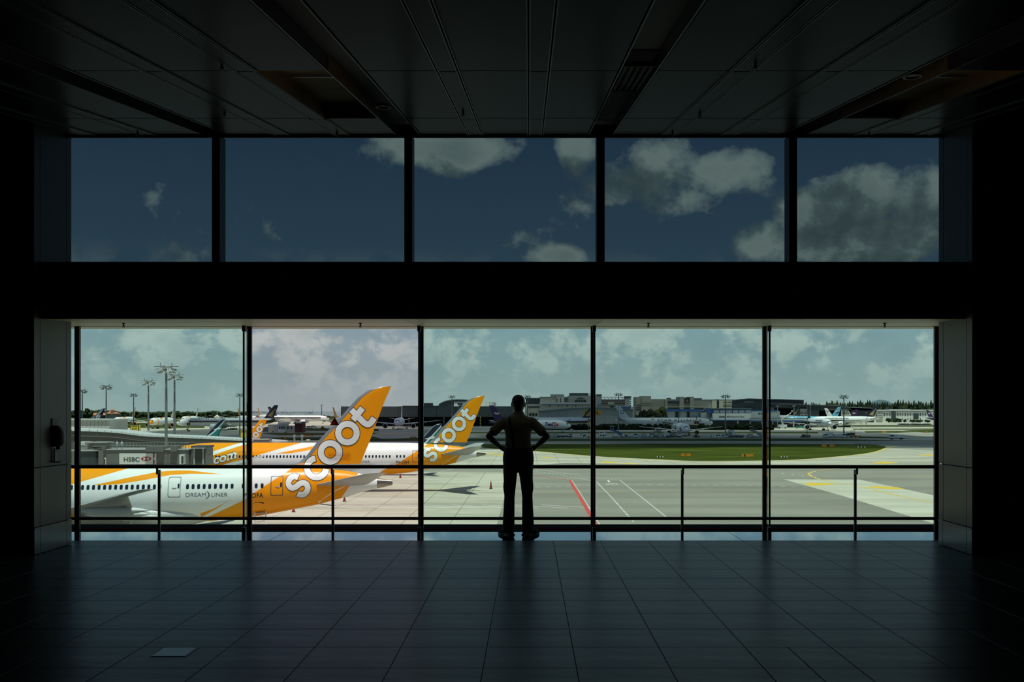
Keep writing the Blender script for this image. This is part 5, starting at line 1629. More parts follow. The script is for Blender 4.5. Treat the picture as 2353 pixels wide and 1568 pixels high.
def gate_sign(label, x0, y0, x1, y1, d, txt, sub):
    t = thing('gate_sign', label, 'sign', base_of((x0 + x1) / 2, d))
    pbox(MB(), x0 - 1, y0 - .7, x1 + 1, y1 + .6, d + .05, .6).build('casing', M_sgn_k, t)
    pbox(MB(), x0, y0 + 4.3, x1, y1, d, .1).build('face', M_sgn_y, t)
    pbox(MB(), x0, y0, x1, y0 + 3.6, d, .1).build('face_top', M_sgn_y, t)
    pbox(MB(), x1 + 2, y0 - .4, x1 + 3.2, y1 + .4, d - .02, .8).build('side_face', M_sgn_y, t)
    xm = (x0 + x1) / 2
    MB().cyl(P(xm, y1, d + .3), (*P(xm, y1, d + .3).xy, GND), .25, .25, 8).build('post', M_galv, t)
    k = d / F
    w = (x1 - x0)
    if txt: sign_text(t, txt, P(x0 + w * .17, y1 - 1.7, d), P(x1 - w * .17, y1 - 1.7, d), 4.9 * k, M_sgn_k, .03, .06)
    pbox(MB(), x0 + 1.5, y0 + .9, x1 - 1.5, y0 + 2.6, d - .03, .05).build('chevron_band', M_fascia, t)
gate_sign('yellow and black gate sign C17 beyond the terminal roof', 300, 977.5, 317.5, 990.6, 300, 'C17', 1)
gate_sign('yellow gate sign beside the thick mullion, mostly hidden', 553, 990, 570.5, 1006, 262, '', 1)

def jet_bridge():
    d = 150
    t = thing('jet_bridge', 'grey boarding bridge carrying a white bank advertisement', 'jet bridge', base_of(330, d))
    # main tunnel with seams
    xs = [244, 290, 338, 386, 434]
    for a, c in zip(xs, xs[1:]):
        pbox(MB(), a + .3, 1034.5, c - .3, 1067.5, d, 3.6).build('tunnel_panel', M_bridge, t)
    pbox(MB(), 243, 1032.5, 434, 1034.6, d - .15, 4).build('roof_edge', M_bridge_l, t)
    pbox(MB(), 243, 1067.5, 434, 1070, d - .1, 3.8).build('floor_beam', M_fascia, t)
    pbox(MB(), 334, 1027, 376, 1038.5, d - .6, 2.4).build('duct_box', M_bridge, t)
    pbox(MB(), 391, 1026, 406, 1038, d - .5, 2.0).build('cooling_unit', M_bridge, t)
    pbox(MB(), 412, 1045.5, 423, 1067.5, d - .8, 1.2).build('white_cabinet', M_sgn_w, t)
    pbox(MB(), 416.5, 1049, 421.5, 1066, d - .85, .1).build('cabinet_window', M_glassd, t)
    # rotunda and stair block on the left
    c = P(205, 1036, d + 2)
    MB().cyl((c.x, c.y, P(0, 1070, d).z), (c.x, c.y, c.z), 2.2, 2.2, 24).build('rotunda', M_glassd, t, smooth=40)
    MB().cyl((c.x, c.y, c.z), (c.x, c.y, c.z + .14), 2.45, 2.45, 24).build('rotunda_cap', M_bridge_l, t, smooth=40)
    pbox(MB(), 226, 1035, 238, 1068, d + .3, 3).build('tunnel_end', M_bridge, t)
    pbox(MB(), 239, 1038, 244, 1067.5, d + .4, 3).build('tunnel_frame', M_fascia, t)
    b = MB(); pbox(b, 213, 1018, 242, 1027.5, d + .5, 3); pbox(b, 200, 1019.5, 213.5, 1032, d + .9, 3); pbox(b, 236, 1027.5, 242, 1042, d + .5, 3)
    b.build('roof_plant', M_bridge, t)
    pbox(MB(), 201, 1016.8, 243, 1018.2, d + .4, 3.2).build('roof_plant_cap', M_bridge_l, t)
    b = MB()
    for k in range(4): pbox(b, 194, 1020 + 3.6 * k, 202, 1021.6 + 3.6 * k, d + 1, .3)
    b.build('louvre', M_bridge_l, t)
    b = MB(); pbox(b, 170, 1016.5, 195, 1024, d + 1.4, 3); pbox(b, 170, 1026, 194, 1034, d + 1.6, 3)
    b.build('stair_head', M_ribw, t)
    MB().cyl(P(239.5, 1054, d - .4), P(243, 1053.5, d - .4), .06, .06, 8).cyl(P(243, 1053.5, d - .4), P(243, 1068, d - .4), .06, .06, 8).build('hand_bar', M_sgn_w, t)
    # docking cab at the far end
    t2 = thing('boarding_bridge_cab', 'grey docking cab at the end of the boarding bridge, against the yellow nose', 'jet bridge', base_of(462, d))
    pbox(MB(), 440, 1027, 474, 1069, d - .3, 3.2).build('cab_body', M_bridge, t2)
    pbox(MB(), 438.5, 1025, 475, 1029, d - .5, 3.6).build('cab_roof', M_fascia, t2)
    pbox(MB(), 441, 1029.4, 470, 1031.6, d - .9, .8).build('lamp_bar', M_bridge_l, t2)
    pbox(MB(), 448, 1031.8, 464, 1067, d - .38, .1).build('door_curtain', M_glassd, t2)
    for a in (444.5, 465): pbox(MB(), a, 1031, a + 3.2, 1068, d - .5, .3).build('jamb', M_bridge_l, t2)
    pbox(MB(), 466, 1044, 468, 1051, d - .56, .06).build('warning_label', M_yel_p, t2)
    for k in range(4):
        pbox(MB(), 469.5 + 1.2 * k, 1028.5, 470.4 + 1.2 * k, 1067, d - .5 + .25 * k, .6).build('bellows_fold', M_fascia, t2)
    # roof walkway railing
    t3 = thing('roof_railing', 'galvanised railing along the roof of the boarding bridge', 'railing', (*base_of(340, d)[:2], P(0, 1033, d).z))
    zt, zb = P(0, 1018.5, d + 2).z, P(0, 1033, d + 2).z
    xa, xb_ = P(243, 0, d + 2).x, P(434, 0, d + 2).x
    for z in (zt, lerp(zt, zb, .36), lerp(zt, zb, .7)): MB().tube([(xa, d + 2, z), (xb_, d + 2, z)], .028, 6).build('rail', M_galv, t3)
    for k in range(25):
        x = lerp(xa, xb_, k / 24); MB().tube([(x, d + 2, zb), (x, d + 2, zt)], .03, 6).build('post', M_galv, t3)
    for k in range(7):
        x = lerp(P(405, 0, d).x, xb_, k / 6); MB().tube([(x, d + .3, P(0, 1040, d).z), (x, d + .3, P(0, 1018, d).z)], .03, 6).build('cage_bar', M_fascia, t3)
    for nm, px in (('hooded vent pipe on the bridge roof, nearer the rotunda', 269), ('hooded vent pipe on the bridge roof, nearer the tall mast', 280)):
        q = thing('vent_pipe', nm, 'vent', (*P(px, 1034, d + 1).xy, P(0, 1034, d + 1).z))
        k = d / F
        MB().cyl((0, 0, 0), (0, 0, 10 * k), 1.9 * k, 1.9 * k, 12).build('pipe', M_galv, q, local=True, smooth=40)
        MB().lathe([(9.5 * k, 2.0 * k), (11 * k, 3.7 * k), (15 * k, 3.5 * k), (17 * k, 2.2 * k), (18 * k, 1.2 * k), (19.5 * k, 1.9 * k), (20.4 * k, .6 * k)], (0, 0, 0), n=14).build('hood', M_galv, q, local=True, smooth=40)
    # advertisement
    a = thing('advertisement_board', 'white bank advertisement with red hexagon on the boarding bridge', 'sign', P(316, 1067, d - .12))
    dd = d - .1
    pbox(MB(), 274, 1042.3, 359, 1067.3, dd, .1).build('board', M_sgn_w, a)
    sign_text(a, 'HSBC', P(284.6, 1061, dd), P(320.8, 1061, dd), 10.2 * d / F, M_sgn_k, .012, .03)
    def pol(pts, m, nm, o=.03): MB().add([P(x, y, dd - o) for x, y in pts], [tuple(range(len(pts)))]).build(nm, m, a)
    pol([(329.5, 1050), (342.5, 1050), (336, 1054.8)], M_sgn_r, 'emblem_triangle'); pol([(329.5, 1059.6), (342.5, 1059.6), (336, 1054.8)], M_sgn_r, 'emblem_triangle')
    pol([(329.5, 1050), (329.5, 1059.6), (323.3, 1054.8)], M_sgn_r, 'emblem_triangle'); pol([(342.5, 1050), (342.5, 1059.6), (342.5 + 6.2, 1054.8)], M_sgn_r, 'emblem_triangle')
    pol([(351.5, 1042.4), (355.2, 1042.4), (355.2, 1051), (351.8, 1054.8), (355.2, 1058.6), (355.2, 1067.2), (351.5, 1067.2)], M_sgn_r, 'red_band')
jet_bridge()
def far_bridge():
    # second bridge further right, roof equipment behind the second airliner
    d = 232
    t = thing('bridge_roof', 'grey boarding bridge roof with plant box behind the second big airliner', 'jet bridge', base_of(700, d))
    pbox(MB(), 572, 1018.5, 960, 1030, d, 4).build('roof_deck', M_fascia, t)
    pbox(MB(), 582, 1011, 617, 1019.5, d - .5, 3).build('plant_box', M_bridge, t)
    pbox(MB(), 579, 1009.2, 617.5, 1011.2, d - .6, 3.4).build('plant_cap', M_bridge_l, t)
    for z in (1013.5, 1016): MB().tube([P(617, z, d), P(735, z, d)], .05, 6).build('rail', M_galv, t)
    for k in range(28): MB().tube([P(617 + k * 4.3, 1019, d), P(617 + k * 4.3, 1013, d)], .04, 5).build('post', M_galv, t)
    for px in (676.5, 694): MB().cyl(P(px, 1020, d), P(px, 999, d), .22, .22, 10).cyl(P(px, 1004, d), P(px, 1001, d), .42, .42, 10).build('vent_stack', M_galv, t)
    pbox(MB(), 704, 1010.5, 711, 1012.5, d, 1).build('floodlight', M_sgn_w, t)
far_bridge()

# ================================================================== light masts
M_mast = mat('grey_mast_paint', (.17, .185, .185), .5, .2)
M_lum = mat('pale_luminaire', (.36, .36, .33), .4)
def mast(px, top, d, label, w=5.4, foot=None, r=.34):
    """high mast with a ring of floodlights; top = picture row of the platform"""
    b0 = base_of(px, d); t = thing('light_mast', label, 'light mast', b0, 0, 'apron light masts')
    h = P(px, top, d).z - GND
    MB().cyl((0, 0, 0), (0, 0, h), r * 1.1, r * .62, 14).build('pole', M_mast, t, local=True, smooth=40)
    b = MB().lathe([(h + .15, .2), (h + .2, 1.2), (h + .55, 1.2), (h + .6, .25)], (0, 0, 0), n=18)
    b.build('platform', M_lum, t, local=True, smooth=40)
    b = MB()
    b.tube([(-w / 2, 0, h + .55), (w / 2, 0, h + .55)], .08, 6); b.tube([(0, -w / 2, h + .55), (0, w / 2, h + .55)], .08, 6)
    for s in (-.55, .55):
        b.cyl((s * w * .42, 0, h + .5), (s * w * .42, 0, h + 1.35), .07, .09, 6)
    b.build('cross_arm', M_mast, t, local=True)
    for k in range(10):
        a = 2 * math.pi * (k + .3) / 10; rr = w * (.40 if k % 2 else .30); zz = h - (.15 if k % 2 else .75)
        m = MB().obox((rr * math.cos(a), rr * math.sin(a), zz), (.36 * math.cos(a), .36 * math.sin(a), -.12), (-.30 * math.sin(a), .30 * math.cos(a), 0), (.05, .05, .17))
        m.tube([(rr * .9 * math.cos(a), rr * .9 * math.sin(a), zz + .1), (.9 * math.cos(a), .9 * math.sin(a), h + .25)], .05, 5)
        m.build('floodlight', M_lum if k % 3 else M_mast, t, local=True)
    return t
mast(189, 899, 507, 'high light mast half hidden by the leftmost mullion')
mast(244, 890, 425, 'light mast rising behind the pale plant-room block')
mast(307, 908, 631, 'small far light mast behind the gate sign C17')
mast(341, 879, 348, 'medium light mast standing alone left of the tall pair')
mast(382, 848, 234, 'tallest light mast of all, left one of the close pair')
mast(401, 866, 288, 'second tallest light mast, right one of the close pair')
mast(551, 908, 615, 'light mast beside the second mullion, near the green tail')
mast(739, 931, 1500, 'tiny distant light mast left of the big lettered fin', 5.4, r=.7)
mast(1038.5, 912, 707, 'light mast behind the top of the second lettered fin')
mast(1212, 912, 690, 'light mast just right of the person and his head')
mast(1421, 907, 615, 'light mast in front of the star-marked white fin')
mast(1667, 911, 560, 'light mast in front of the white maintenance sign')
mast(1939, 912, 550, 'light mast in front of the pale blue airliner')

# ================================================================== far buildings
M_hang = mat('dark_hangar_cladding', (.088, .098, .096), .6, 0, .08, .05)
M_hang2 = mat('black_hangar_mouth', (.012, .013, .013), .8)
M_navyw = mat('navy_hangar_cladding', (.030, .042, .052), .6, 0, .1, .05)
M_cream = mat('cream_render', (.62, .57, .44), .8, 0, .06, .05)
M_greyb = mat('grey_render', (.42, .425, .39), .8, 0, .06, .05)
M_brown = mat('brown_grey_stone', (.29, .275, .23), .8, 0, .06, .05)
M_shed = mat('pale_grey_shed', (.36, .36, .335), .7, 0, .05, .05)
M_roofg = mat('slate_roof', (.14, .165, .165), .6)
M_blue = mat('bright_blue_band', (.02, .10, .30), .5)
M_pan = mat('silver_panel', (.50, .53, .53), .5, .2, .05, .2)
M_wing_dk = mat('window_dark', (.015, .02, .026), .25)
M_whiteb = mat('white_render', (.70, .71, .67), .8, 0, .04, .05)
def bld(name, label, px, d): return thing(name, label, 'building', base_of(px, d))
def piece(t, nm, m, x0, y0, x1, y1, d, dep): return pbox(MB(), x0, y0, x1, y1, d, dep).build(nm, m, t)
# dark hangar
d = 940; t = bld('hangar', 'wide dark grey hangar with black door opening behind the lettered fins', 980, d)
n = 9
for i in range(n):
    a, c = lerp(783, 1180, i / n), lerp(783, 1180, (i + .985) / n)
    piece(t, 'cladding_panel', M_hang, a, 935 if c < 925 else 934, c, 958.5, d, 3)
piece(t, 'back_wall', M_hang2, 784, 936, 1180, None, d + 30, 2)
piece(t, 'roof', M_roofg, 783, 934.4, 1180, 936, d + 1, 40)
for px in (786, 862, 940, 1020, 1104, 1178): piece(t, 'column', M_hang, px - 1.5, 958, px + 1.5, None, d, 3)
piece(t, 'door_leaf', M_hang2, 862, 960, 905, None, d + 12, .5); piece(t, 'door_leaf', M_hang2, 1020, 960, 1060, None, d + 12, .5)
piece(t, 'roof_parapet', M_fascia, 925, 932.6, 1010, 934.3, d - .5, 3)
for px in (1104,):
    b = MB(); 
    for k in range(4): pbox(b, px - 1.2, 958 + 7 * k, px + 1.2, 961 + 7 * k, d - .1, .1)
    b.build('warning_stripe', M_yel_p, t)
piece(t, 'roof_unit', M_fascia, 974, 926.5, 994, 932.6, d + 8, 6)
# curved roof hall
d = 1080; t = bld('hall', 'hall with a curved dark roof behind the dark hangar', 1045, d)
pts = [(1008, 931), (1014, 927), (1024, 923), (1036, 920.6), (1050, 919.6), (1064, 920), (1080, 921.5), (1080, 945), (1008, 945)]
MB().prism(pts, lambda u, v: P(u, v, d), lambda u, v: P(u, v, d) + Vector((0, 30, 0))).build('curved_hall', M_hang, t)
piece(t, 'gable_wall', M_whiteb, 1043, 923.5, 1078, None, d - .5, 2); piece(t, 'gable_window', M_wing_dk, 1051.5, 927, 1063, 930.5, d - .7, .3)
piece(t, 'gable_window', M_wing_dk, 1055, 932.2, 1062, 934, d - .7, .3)
r_ = [(P(x, y, d - 1.5)) for x, y in pts[:7]]
MB().loft([[p, p + Vector((0, 34, 0)), p + Vector((0, 34, .9)), p + Vector((0, 0, .9))] for p in r_]).build('roof_shell', M_roofg, t)
d = 1300; t = bld('white_block', 'stepped white block right behind the tip of the second lettered fin', 1125, d)
for x0, y0, x1 in ((1108, 921, 1117), (1117.5, 922.5, 1124.5), (1126, 924.5, 1136), (1135, 925, 1139)): piece(t, 'tower', M_whiteb, x0, y0, x1, None, d, 20)
# building group right of the person
d = 1010; t = bld('office_block', 'dark glazed office block under a flat slate roof beside the person', 1226, d)
piece(t, 'roof_slab', M_roofg, 1206, 914.8, 1250, 917.2, d - 2, 26); piece(t, 'glazing', M_glassd, 1208, 917.4, 1241, 929, d, 18); piece(t, 'podium', M_cream, 1206, 929.2, 1246, 945, d - 1, 20)
for k in range(4): piece(t, 'glazing_bar', M_roofg, 1214 + 7 * k, 917.4, 1214.6 + 7 * k, 929, d - .3, .2)
for k in range(2): piece(t, 'opening', M_wing_dk, 1214, 934 + 17 * k, 1240, 937.2 + 17 * k, d - 1.4, .3)
piece(t, 'lower_block', M_cream, 1206, 945, 1238, 985, d - 6, 10)
for k in range(3): piece(t, 'opening', M_wing_dk, 1216 + 7 * k, 950, 1221 + 7 * k, 956, d - 6.4, .3)
d = 1000; t = bld('cream_block', 'cream block with four small square windows', 1268, d)
piece(t, 'wing', M_cream, 1241, 913.6, 1277, 926, d, 20); piece(t, 'wing_roof', M_roofg, 1240, 912.2, 1277, 913.8, d - .5, 21)
piece(t, 'tower', M_cream, 1277, 909, 1296, 926, d - .8, 20); piece(t, 'tower_cap', M_greyb, 1266, 906.6, 1296.3, 911.2, d - 1, 21)
for x in (1278.8, 1287.4):
    for y in (915.6, 920.6): piece(t, 'window', M_wing_dk, x, y, x + 2, y + 4, d - 1.1, .3)
piece(t, 'link_wing', M_greyb, 1296, 912, 1308, 926, d + 2, 18)
for k in range(3): piece(t, 'window_band', M_wing_dk, 1297, 914.5 + 3.6 * k, 1306, 916.2 + 3.6 * k, d + 1.6, .3)
d = 1020; t = bld('arch_block', 'grey block with a large half-round window', 1340, d)
piece(t, 'front', M_greyb, 1306, 910, 1372, None, d, 22); piece(t, 'roof_storey', M_hang, 1309, 903.5, 1352, 910.2, d + 3, 15); piece(t, 'chimney', M_roofg, 1353.5, 904, 1354.6, 910, d + 1, 1); piece(t, 'chimney', M_roofg, 1356.5, 904, 1357.6, 910, d + 1, 1)
pts = [(1334 - 13.4 * math.cos(math.pi * i / 14), 924.6 - 10.6 * math.sin(math.pi * i / 14)) for i in range(15)]
MB().prism(pts, lambda u, v: P(u, v, d - .3), lambda u, v: P(u, v, d + .2)).build('arched_window', M_wing_dk, t)
b = MB()
for x in (1328, 1334, 1340): pbox(b, x - .3, 914.6, x + .3, 924.6, d - .5, .15)
pbox(b, 1322, 918.4, 1346, 919.2, d - .5, .15); b.build('glazing_bar', M_cream, t)
# low long hall with white roof and the freight shed with yellow sign
d = 930; t = bld('long_hall', 'long cream hall with a white roof strip above the grey shed', 1300, d)
for i in range(5): piece(t, 'wall_bay', M_cream, 1243 + 24.2 * i, 930.8, 1243 + 24.2 * i + 23.2, 950, d, 15)
piece(t, 'roof', M_roof, 1240, 925.4, 1364, 929, d - 1, 20); piece(t, 'eaves', M_roofg, 1246, 929.2, 1366, 931, d - 2, 20)
for i in range(4): piece(t, 'pillar_gap', M_wing_dk, 1262 + 20 * i, 932, 1264 + 20 * i, 935.5, d - .3, .3)
d = 850; t = bld('freight_shed', 'pale grey freight shed with a gently arched roof and a yellow sign', 1345, d)
edge = [(1236.5, 945.5), (1270, 942), (1310, 938.5), (1350, 936.6), (1380, 936.4), (1420, 938.6), (1456, 941.6)]
b = MB(); pts = edge + [(1454.5, 985), (1238, 985)]
n = 10
for i in range(n):
    x0, x1 = lerp(1238, 1454, i / n), lerp(1238, 1454, (i + .99) / n)
    ya, yb = interp(x0, [e[0] for e in edge], [e[1] for e in edge]), interp(x1, [e[0] for e in edge], [e[1] for e in edge])
    MB().prism([(x0, ya + 2), (x1, yb + 2), (x1, 990), (x0, 990)], lambda u, v: P(u, v, d), lambda u, v: P(u, v, d) + Vector((0, 1.5, 0))).build('wall_panel', M_shed, t)
MB().loft([[P(x, y, d - 1.5), P(x, y, d - 1.5) + Vector((0, 40, .5)), P(x, y + 2.2, d - 1.5) + Vector((0, 40, 0)), P(x, y + 2.2, d - 1.5)] for x, y in edge]).build('roof', M_roofg, t)
MB().box(P(1239, 0, d).x, P(1453, 0, d).x, d + 1.6, d + 38, GND, P(0, 947, d).z).build('body', M_shed, t)
s = thing('shed_sign', 'yellow sign with red letters on the grey freight shed', 'sign', P(1361, 953.5, d - .4))
pbox(MB(), 1340.5, 944.3, 1382, 953.6, d - .3, .2).build('board', mat('yellow_board', (.62, .40, .02), .5), s)
sign_text(s, 'DHL', P(1344, 952, d - .35), P(1380, 952, d - .35), 5.6 * d / F, M_sgn_r, .05, .05)
# multi-storey car park behind
d = 1080; t = bld('car_park', 'multi-storey car park with stair towers and a roof frame', 1412, d)
piece(t, 'stair_tower', M_greyb, 1371, 907.4, 1382.4, None, d - 1, 12); piece(t, 'tower_cap', M_hang, 1370.6, 906.6, 1382.8, 911, d - 1.3, 13)
piece(t, 'stair_tower', M_greyb, 1436, 911.5, 1447, 940, d - 1, 12); piece(t, 'tower_cap', M_hang, 1435.5, 911, 1450.5, 915.6, d - 1.3, 13)
for k in range(3):
    piece(t, 'deck_parapet', mat('pink_render', (.36, .28, .22), .8), 1382.6, 918 + 5 * k, 1436, 920.8 + 5 * k, d, 20); piece(t, 'deck_shade', M_wing_dk, 1382.6, 920.8 + 5 * k, 1436, 923 + 5 * k, d + 1, 18)
piece(t, 'ticket_panel', M_cream, 1397, 924, 1412, 930, d - .5, .5)
for k in range(4): piece(t, 'stair_window', M_wing_dk, 1447.4, 916.5 + 5 * k, 1450, 919.6 + 5 * k, d - 1.2, .5)
b = MB()
for i in range(7): b.tube([P(1384 + 8 * i, 917.6, d + 2), P(1378 + 8 * i, 913, d + 2)], .25, 5)
b.tube([P(1382, 913, d + 2), P(1437, 913.4, d + 2)], .25, 5); b.build('roof_frame', M_roofg, t)
piece(t, 'low_canopy', M_roofg, 1371, 930, 1428, 932.4, d - 6, 20); piece(t, 'canopy_wall', M_cream, 1374, 932.4, 1446, 942, d - 2, 10)
for x in (1402, 1416): piece(t, 'opening', M_wing_dk, x, 933.5, x + 9, 938, d - 2.4, .3)
piece(t, 'blue_hoarding', M_blue, 1425, 934.6, 1450, 941.6, d - 20, 2)
# stone-coloured airline offices
d = 1000; t = bld('airline_offices', 'brown-grey airline offices with square towers and a dark emblem panel', 1545, d)
for x0, y0, x1, dd in ((1461.2, 912.6, 1474.4, 2), (1474.4, 910.6, 1496, 0), (1496, 917.4, 1528, 3), (1528, 918, 1561.5, 1), (1561.5, 912, 1572, -1), (1585.5, 912, 1595, -1), (1595, 924.4, 1629, 2)):
    piece(t, 'block', M_brown, x0, y0, x1, 972, d + dd, 25)
piece(t, 'emblem_recess', M_brown, 1572, 914, 1585.5, 972, d, 24); piece(t, 'emblem_panel', mat('dark_emblem_panel', (.03, .025, .025), .4), 1572.2, 914, 1585.4, 927.6, d - 1.2, .4)
MB().add([P(x, y, d - 1.4) for x, y in ((1576, 924), (1578.6, 917.6), (1580, 920), (1582, 923.6))], [(0, 1, 2, 3)]).build('emblem', mat('dull_gold', (.30, .14, .08), .5), t)
piece(t, 'roof_glazing', M_roofg, 1536, 919.5, 1561, 922.6, d, .8); piece(t, 'window_band', M_wing_dk, 1534.5, 922.8, 1561.5, 927.6, d - .2, .6)
for x0, x1 in ((1534.5, 1561.5), (1572, 1585.5), (1596, 1617)): piece(t, 'window_band', M_wing_dk, x0, 937.6, x1, 942.6, d - 1.2, .8)
for y in (930.5, 936.5, 941.2): piece(t, 'window_band', M_wing_dk, 1462, y, 1472, y + 1.4, d + 1.6, .3)
for y in (926, 931): piece(t, 'ledge', M_hang, 1474, y, 1528, y + .9, d - .3, .5)
piece(t, 'stone_course', M_cream, 1528, 934.8, 1629, 936, d - 1.3, .6)
piece(t, 'rooftop_unit', M_hang, 1533, 915, 1542, 918, d + 6, 6); piece(t, 'annexe', M_shed, 1450, 935, 1462, 972, d + 6, 10)
# cream factory with louvred windows behind
d = 1130; t = bld('cream_factory', 'cream building with rows of dark windows left of the navy hangar', 1650, d)
piece(t, 'long_roof', M_roofg, 1595, 918.6, 1686, 920.6, d - 1, 30); piece(t, 'wall_west', M_greyb, 1595, 920.6, 1636, None, d, 20); piece(t, 'wall_bay', M_cream, 1636, 920.6, 1647, 945, d - 1, 20)
piece(t, 'stair_slot', M_wing_dk, 1647, 918, 1652.4, 945, d, 18); piece(t, 'wall_bay', M_cream, 1652.4, 920.6, 1682, 945, d - 1, 20)
piece(t, 'roof_light', M_roof, 1596, 925, 1614, 928.4, d - 20, 8); piece(t, 'rooftop_frame', M_hang, 1595, 915.4, 1613, 918.6, d + 4, 8)
for y in (923.8, 930, 933.4):
    for k in range(3 if y < 925 else 5):
        w = 9.4 if y < 925 else 4.6
        piece(t, 'window', M_wing_dk, 1661.8 + (w + 1.2) * k, y, 1661.8 + (w + 1.2) * k + w, y + 1.4, d - 1.3, .3)
# blue and silver maintenance sheds
d = 880; t = bld('maintenance_shed', 'blue and white maintenance shed with a long white sign', 1680, d)
piece(t, 'roof', M_roofg, 1634, 938.2, 1727, 940.6, d - 2, 34); piece(t, 'upper_band', M_blue, 1627, 940.6, 1726, 950, d, 20)
for k in range(6): piece(t, 'wall_panel', M_pan, 1640 + 14.6 * k, 943, 1652.4 + 14.6 * k, 949.8, d - .4, .4)
piece(t, 'sign_board', M_whiteb, 1637, 950, 1725.5, 965.4, d - 1, 1); piece(t, 'sill_band', M_blue, 1629, 965.4, 1726, 967.4, d - 1.4, 10)
piece(t, 'dark_bay', M_wing_dk, 1629, 967.4, 1880, None, d + 14, 1)
for x in (1694.5, 1723, 1749.5, 1775, 1800, 1822): piece(t, 'column', M_whiteb, x, 967.4, x + 1.9, None, d - .5, 1)
sign_text(t, 'dnata', P(1652, 960, d - 1.1), P(1668.5, 960, d - 1.1), 5.0 * d / F, mat('navy_letter_paint', (.02, .045, .10), .5), .03, .05)
sign_text(t, 'Maintenance Base', P(1670.5, 959.6, d - 1.1), P(1710.5, 959.6, d - 1.1), 3.7 * d / F, mat('navy_letter_paint', (.02, .045, .10), .5), .012, .05)
piece(t, 'side_block', M_blue, 1725.5, 942.4, 1790, 946, d + 1, 18); piece(t, 'side_wall', M_pan, 1725.5, 946, 1760, 961.6, d + .8, 18); piece(t, 'side_wall', M_pan, 1760, 946, 1792, 961.6, d + 1.4, 18)
piece(t, 'canopy', M_roofg, 1724, 961.6, 1880, 964, d - 3, 22); piece(t, 'canopy_edge', M_pan, 1724, 964, 1880, 966.4, d - 3.4, 1); piece(t, 'sill_band', M_blue, 1726, 966.4, 1880, 969.6, d - 3.2, 10)
sign_text(t, 'dnata', P(1741.5, 952.6, d + .7), P(1758, 952.6, d + .7), 4.6 * d / F, mat('navy_letter_paint', (.02, .045, .10), .5), .03, .05)
t = bld('silver_tank_shed', 'row of silver round-fronted stores under a blue band', 1580, d + 8)
for x0, x1 in ((1533, 1553), (1561.5, 1580), (1585, 1612)):
    c = P((x0 + x1) / 2, 946, d + 8); r = (x1 - x0) / 2 * (d + 8) / F
    rings = [[(c.x + r * math.sin(a), c.y + 2 + r * .5 * -math.cos(a), z) for a in [R(-90 + 180 * i / 14) for i in range(15)]] + [(c.x + r, c.y + 12, z), (c.x - r, c.y + 12, z)] for z in (GND, c.z)]
    MB().loft(rings).build('drum', M_pan, t, smooth=40)
for x0, x1 in ((1531, 1561), (1561.6, 1584), (1585, 1611)): piece(t, 'blue_band', M_blue, x0, 941, x1, 946, d + 4, 12)
for x0, x1 in ((1553, 1561.5), (1580, 1585)): piece(t, 'gap_wall', M_hang, x0, 946, x1, None, d + 14, 2)
piece(t, 'side_wall', M_pan, 1610, 947, 1638, 961, d + 6, 10); piece(t, 'dark_vent', M_wing_dk, 1611, 944.8, 1621, 948, d + 3, 1); piece(t, 'low_canopy', M_roofg, 1590, 959.4, 1638, 961.4, d - 2, 12); piece(t, 'canopy_wall', M_pan, 1590, 961.4, 1634, None, d + 2, 10)
# navy hangars
d = 1300; t = bld('navy_hangar', 'tall navy hangar with a low peaked roof', 1760, d)
top = [(1682, 920.6), (1690, 920), (1720, 916.4), (1754, 917.8), (1790, 918.2), (1847, 920)]
MB().prism(top + [(1847, 985), (1682, 985)], lambda u, v: P(u, v, d), lambda u, v: P(u, v, d) + Vector((0, 60, 0))).build('hall', M_navyw, t)
MB().loft([[P(x, y - .6, d - 1), P(x, y - .6, d + 62), P(x, y + .6, d + 62), P(x, y + .6, d - 1)] for x, y in top]).build('roof_edge', M_hang, t)
for i in range(16): piece(t, 'wall_panel', M_navyw, 1684 + 10.2 * i, 929, 1693.8 + 10.2 * i, 943, d - .5, .4)
sign_text(t, 'SIA ENGINEERING COMPANY', P(1710, 924.8, d - .1), P(1730, 924.8, d - .1), 1.5 * d / F, M_greyb, .02, .3); piece(t, 'sign_mark', M_yel_p, 1731.4, 922.4, 1732, 925, d - .3, .2)
piece(t, 'window_band', M_wing_dk, 1711.5, 932, 1729, 937, d - .8, .3)
t = bld('navy_annexe', 'lower navy hangar with an open mouth behind the pale blue airliner', 1930, d - 60)
top = [(1790, 929.4), (1812, 928.8), (1860, 931), (1930, 932), (1935, 935.4), (2009, 938.4)]
dd = d - 60
MB().prism(top + [(2009, 944), (1790, 938)], lambda u, v: P(u, v, dd), lambda u, v: P(u, v, dd) + Vector((0, 50, 0))).build('roof_storey', M_navyw, t)
MB().loft([[P(x, y - .6, dd - 3), P(x, y - .6, dd + 52), P(x, y + .9, dd + 52), P(x, y + .9, dd - 3)] for x, y in top]).build('roof_edge', M_roofg, t)
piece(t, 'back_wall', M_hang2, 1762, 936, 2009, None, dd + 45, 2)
for x0, x1, m_ in ((1762, 1779, M_hang), (1823, 1838, M_hang), (1838.6, 1856, M_greyb), (1858, 1882, M_glassd), (1931, 1934.6, M_glassd), (1955, 2008, M_navyw)):
    piece(t, 'wall_bay', m_, x0, 937, x1, None, dd, 2)
MB().prism([(1933, 940), (1948, 940), (1957, 956), (1933, 956)], lambda u, v: P(u, v, dd - 2), lambda u, v: P(u, v, dd)).build('window_wall', M_greyb, t)
for i in range(4):
    for j in range(4): piece(t, 'window', M_wing_dk, 1934.6 + 4 * i + .5 * j, 941 + 3 * j, 1937 + 4 * i + .5 * j, 942.8 + 3 * j, dd - 2.3, .3)
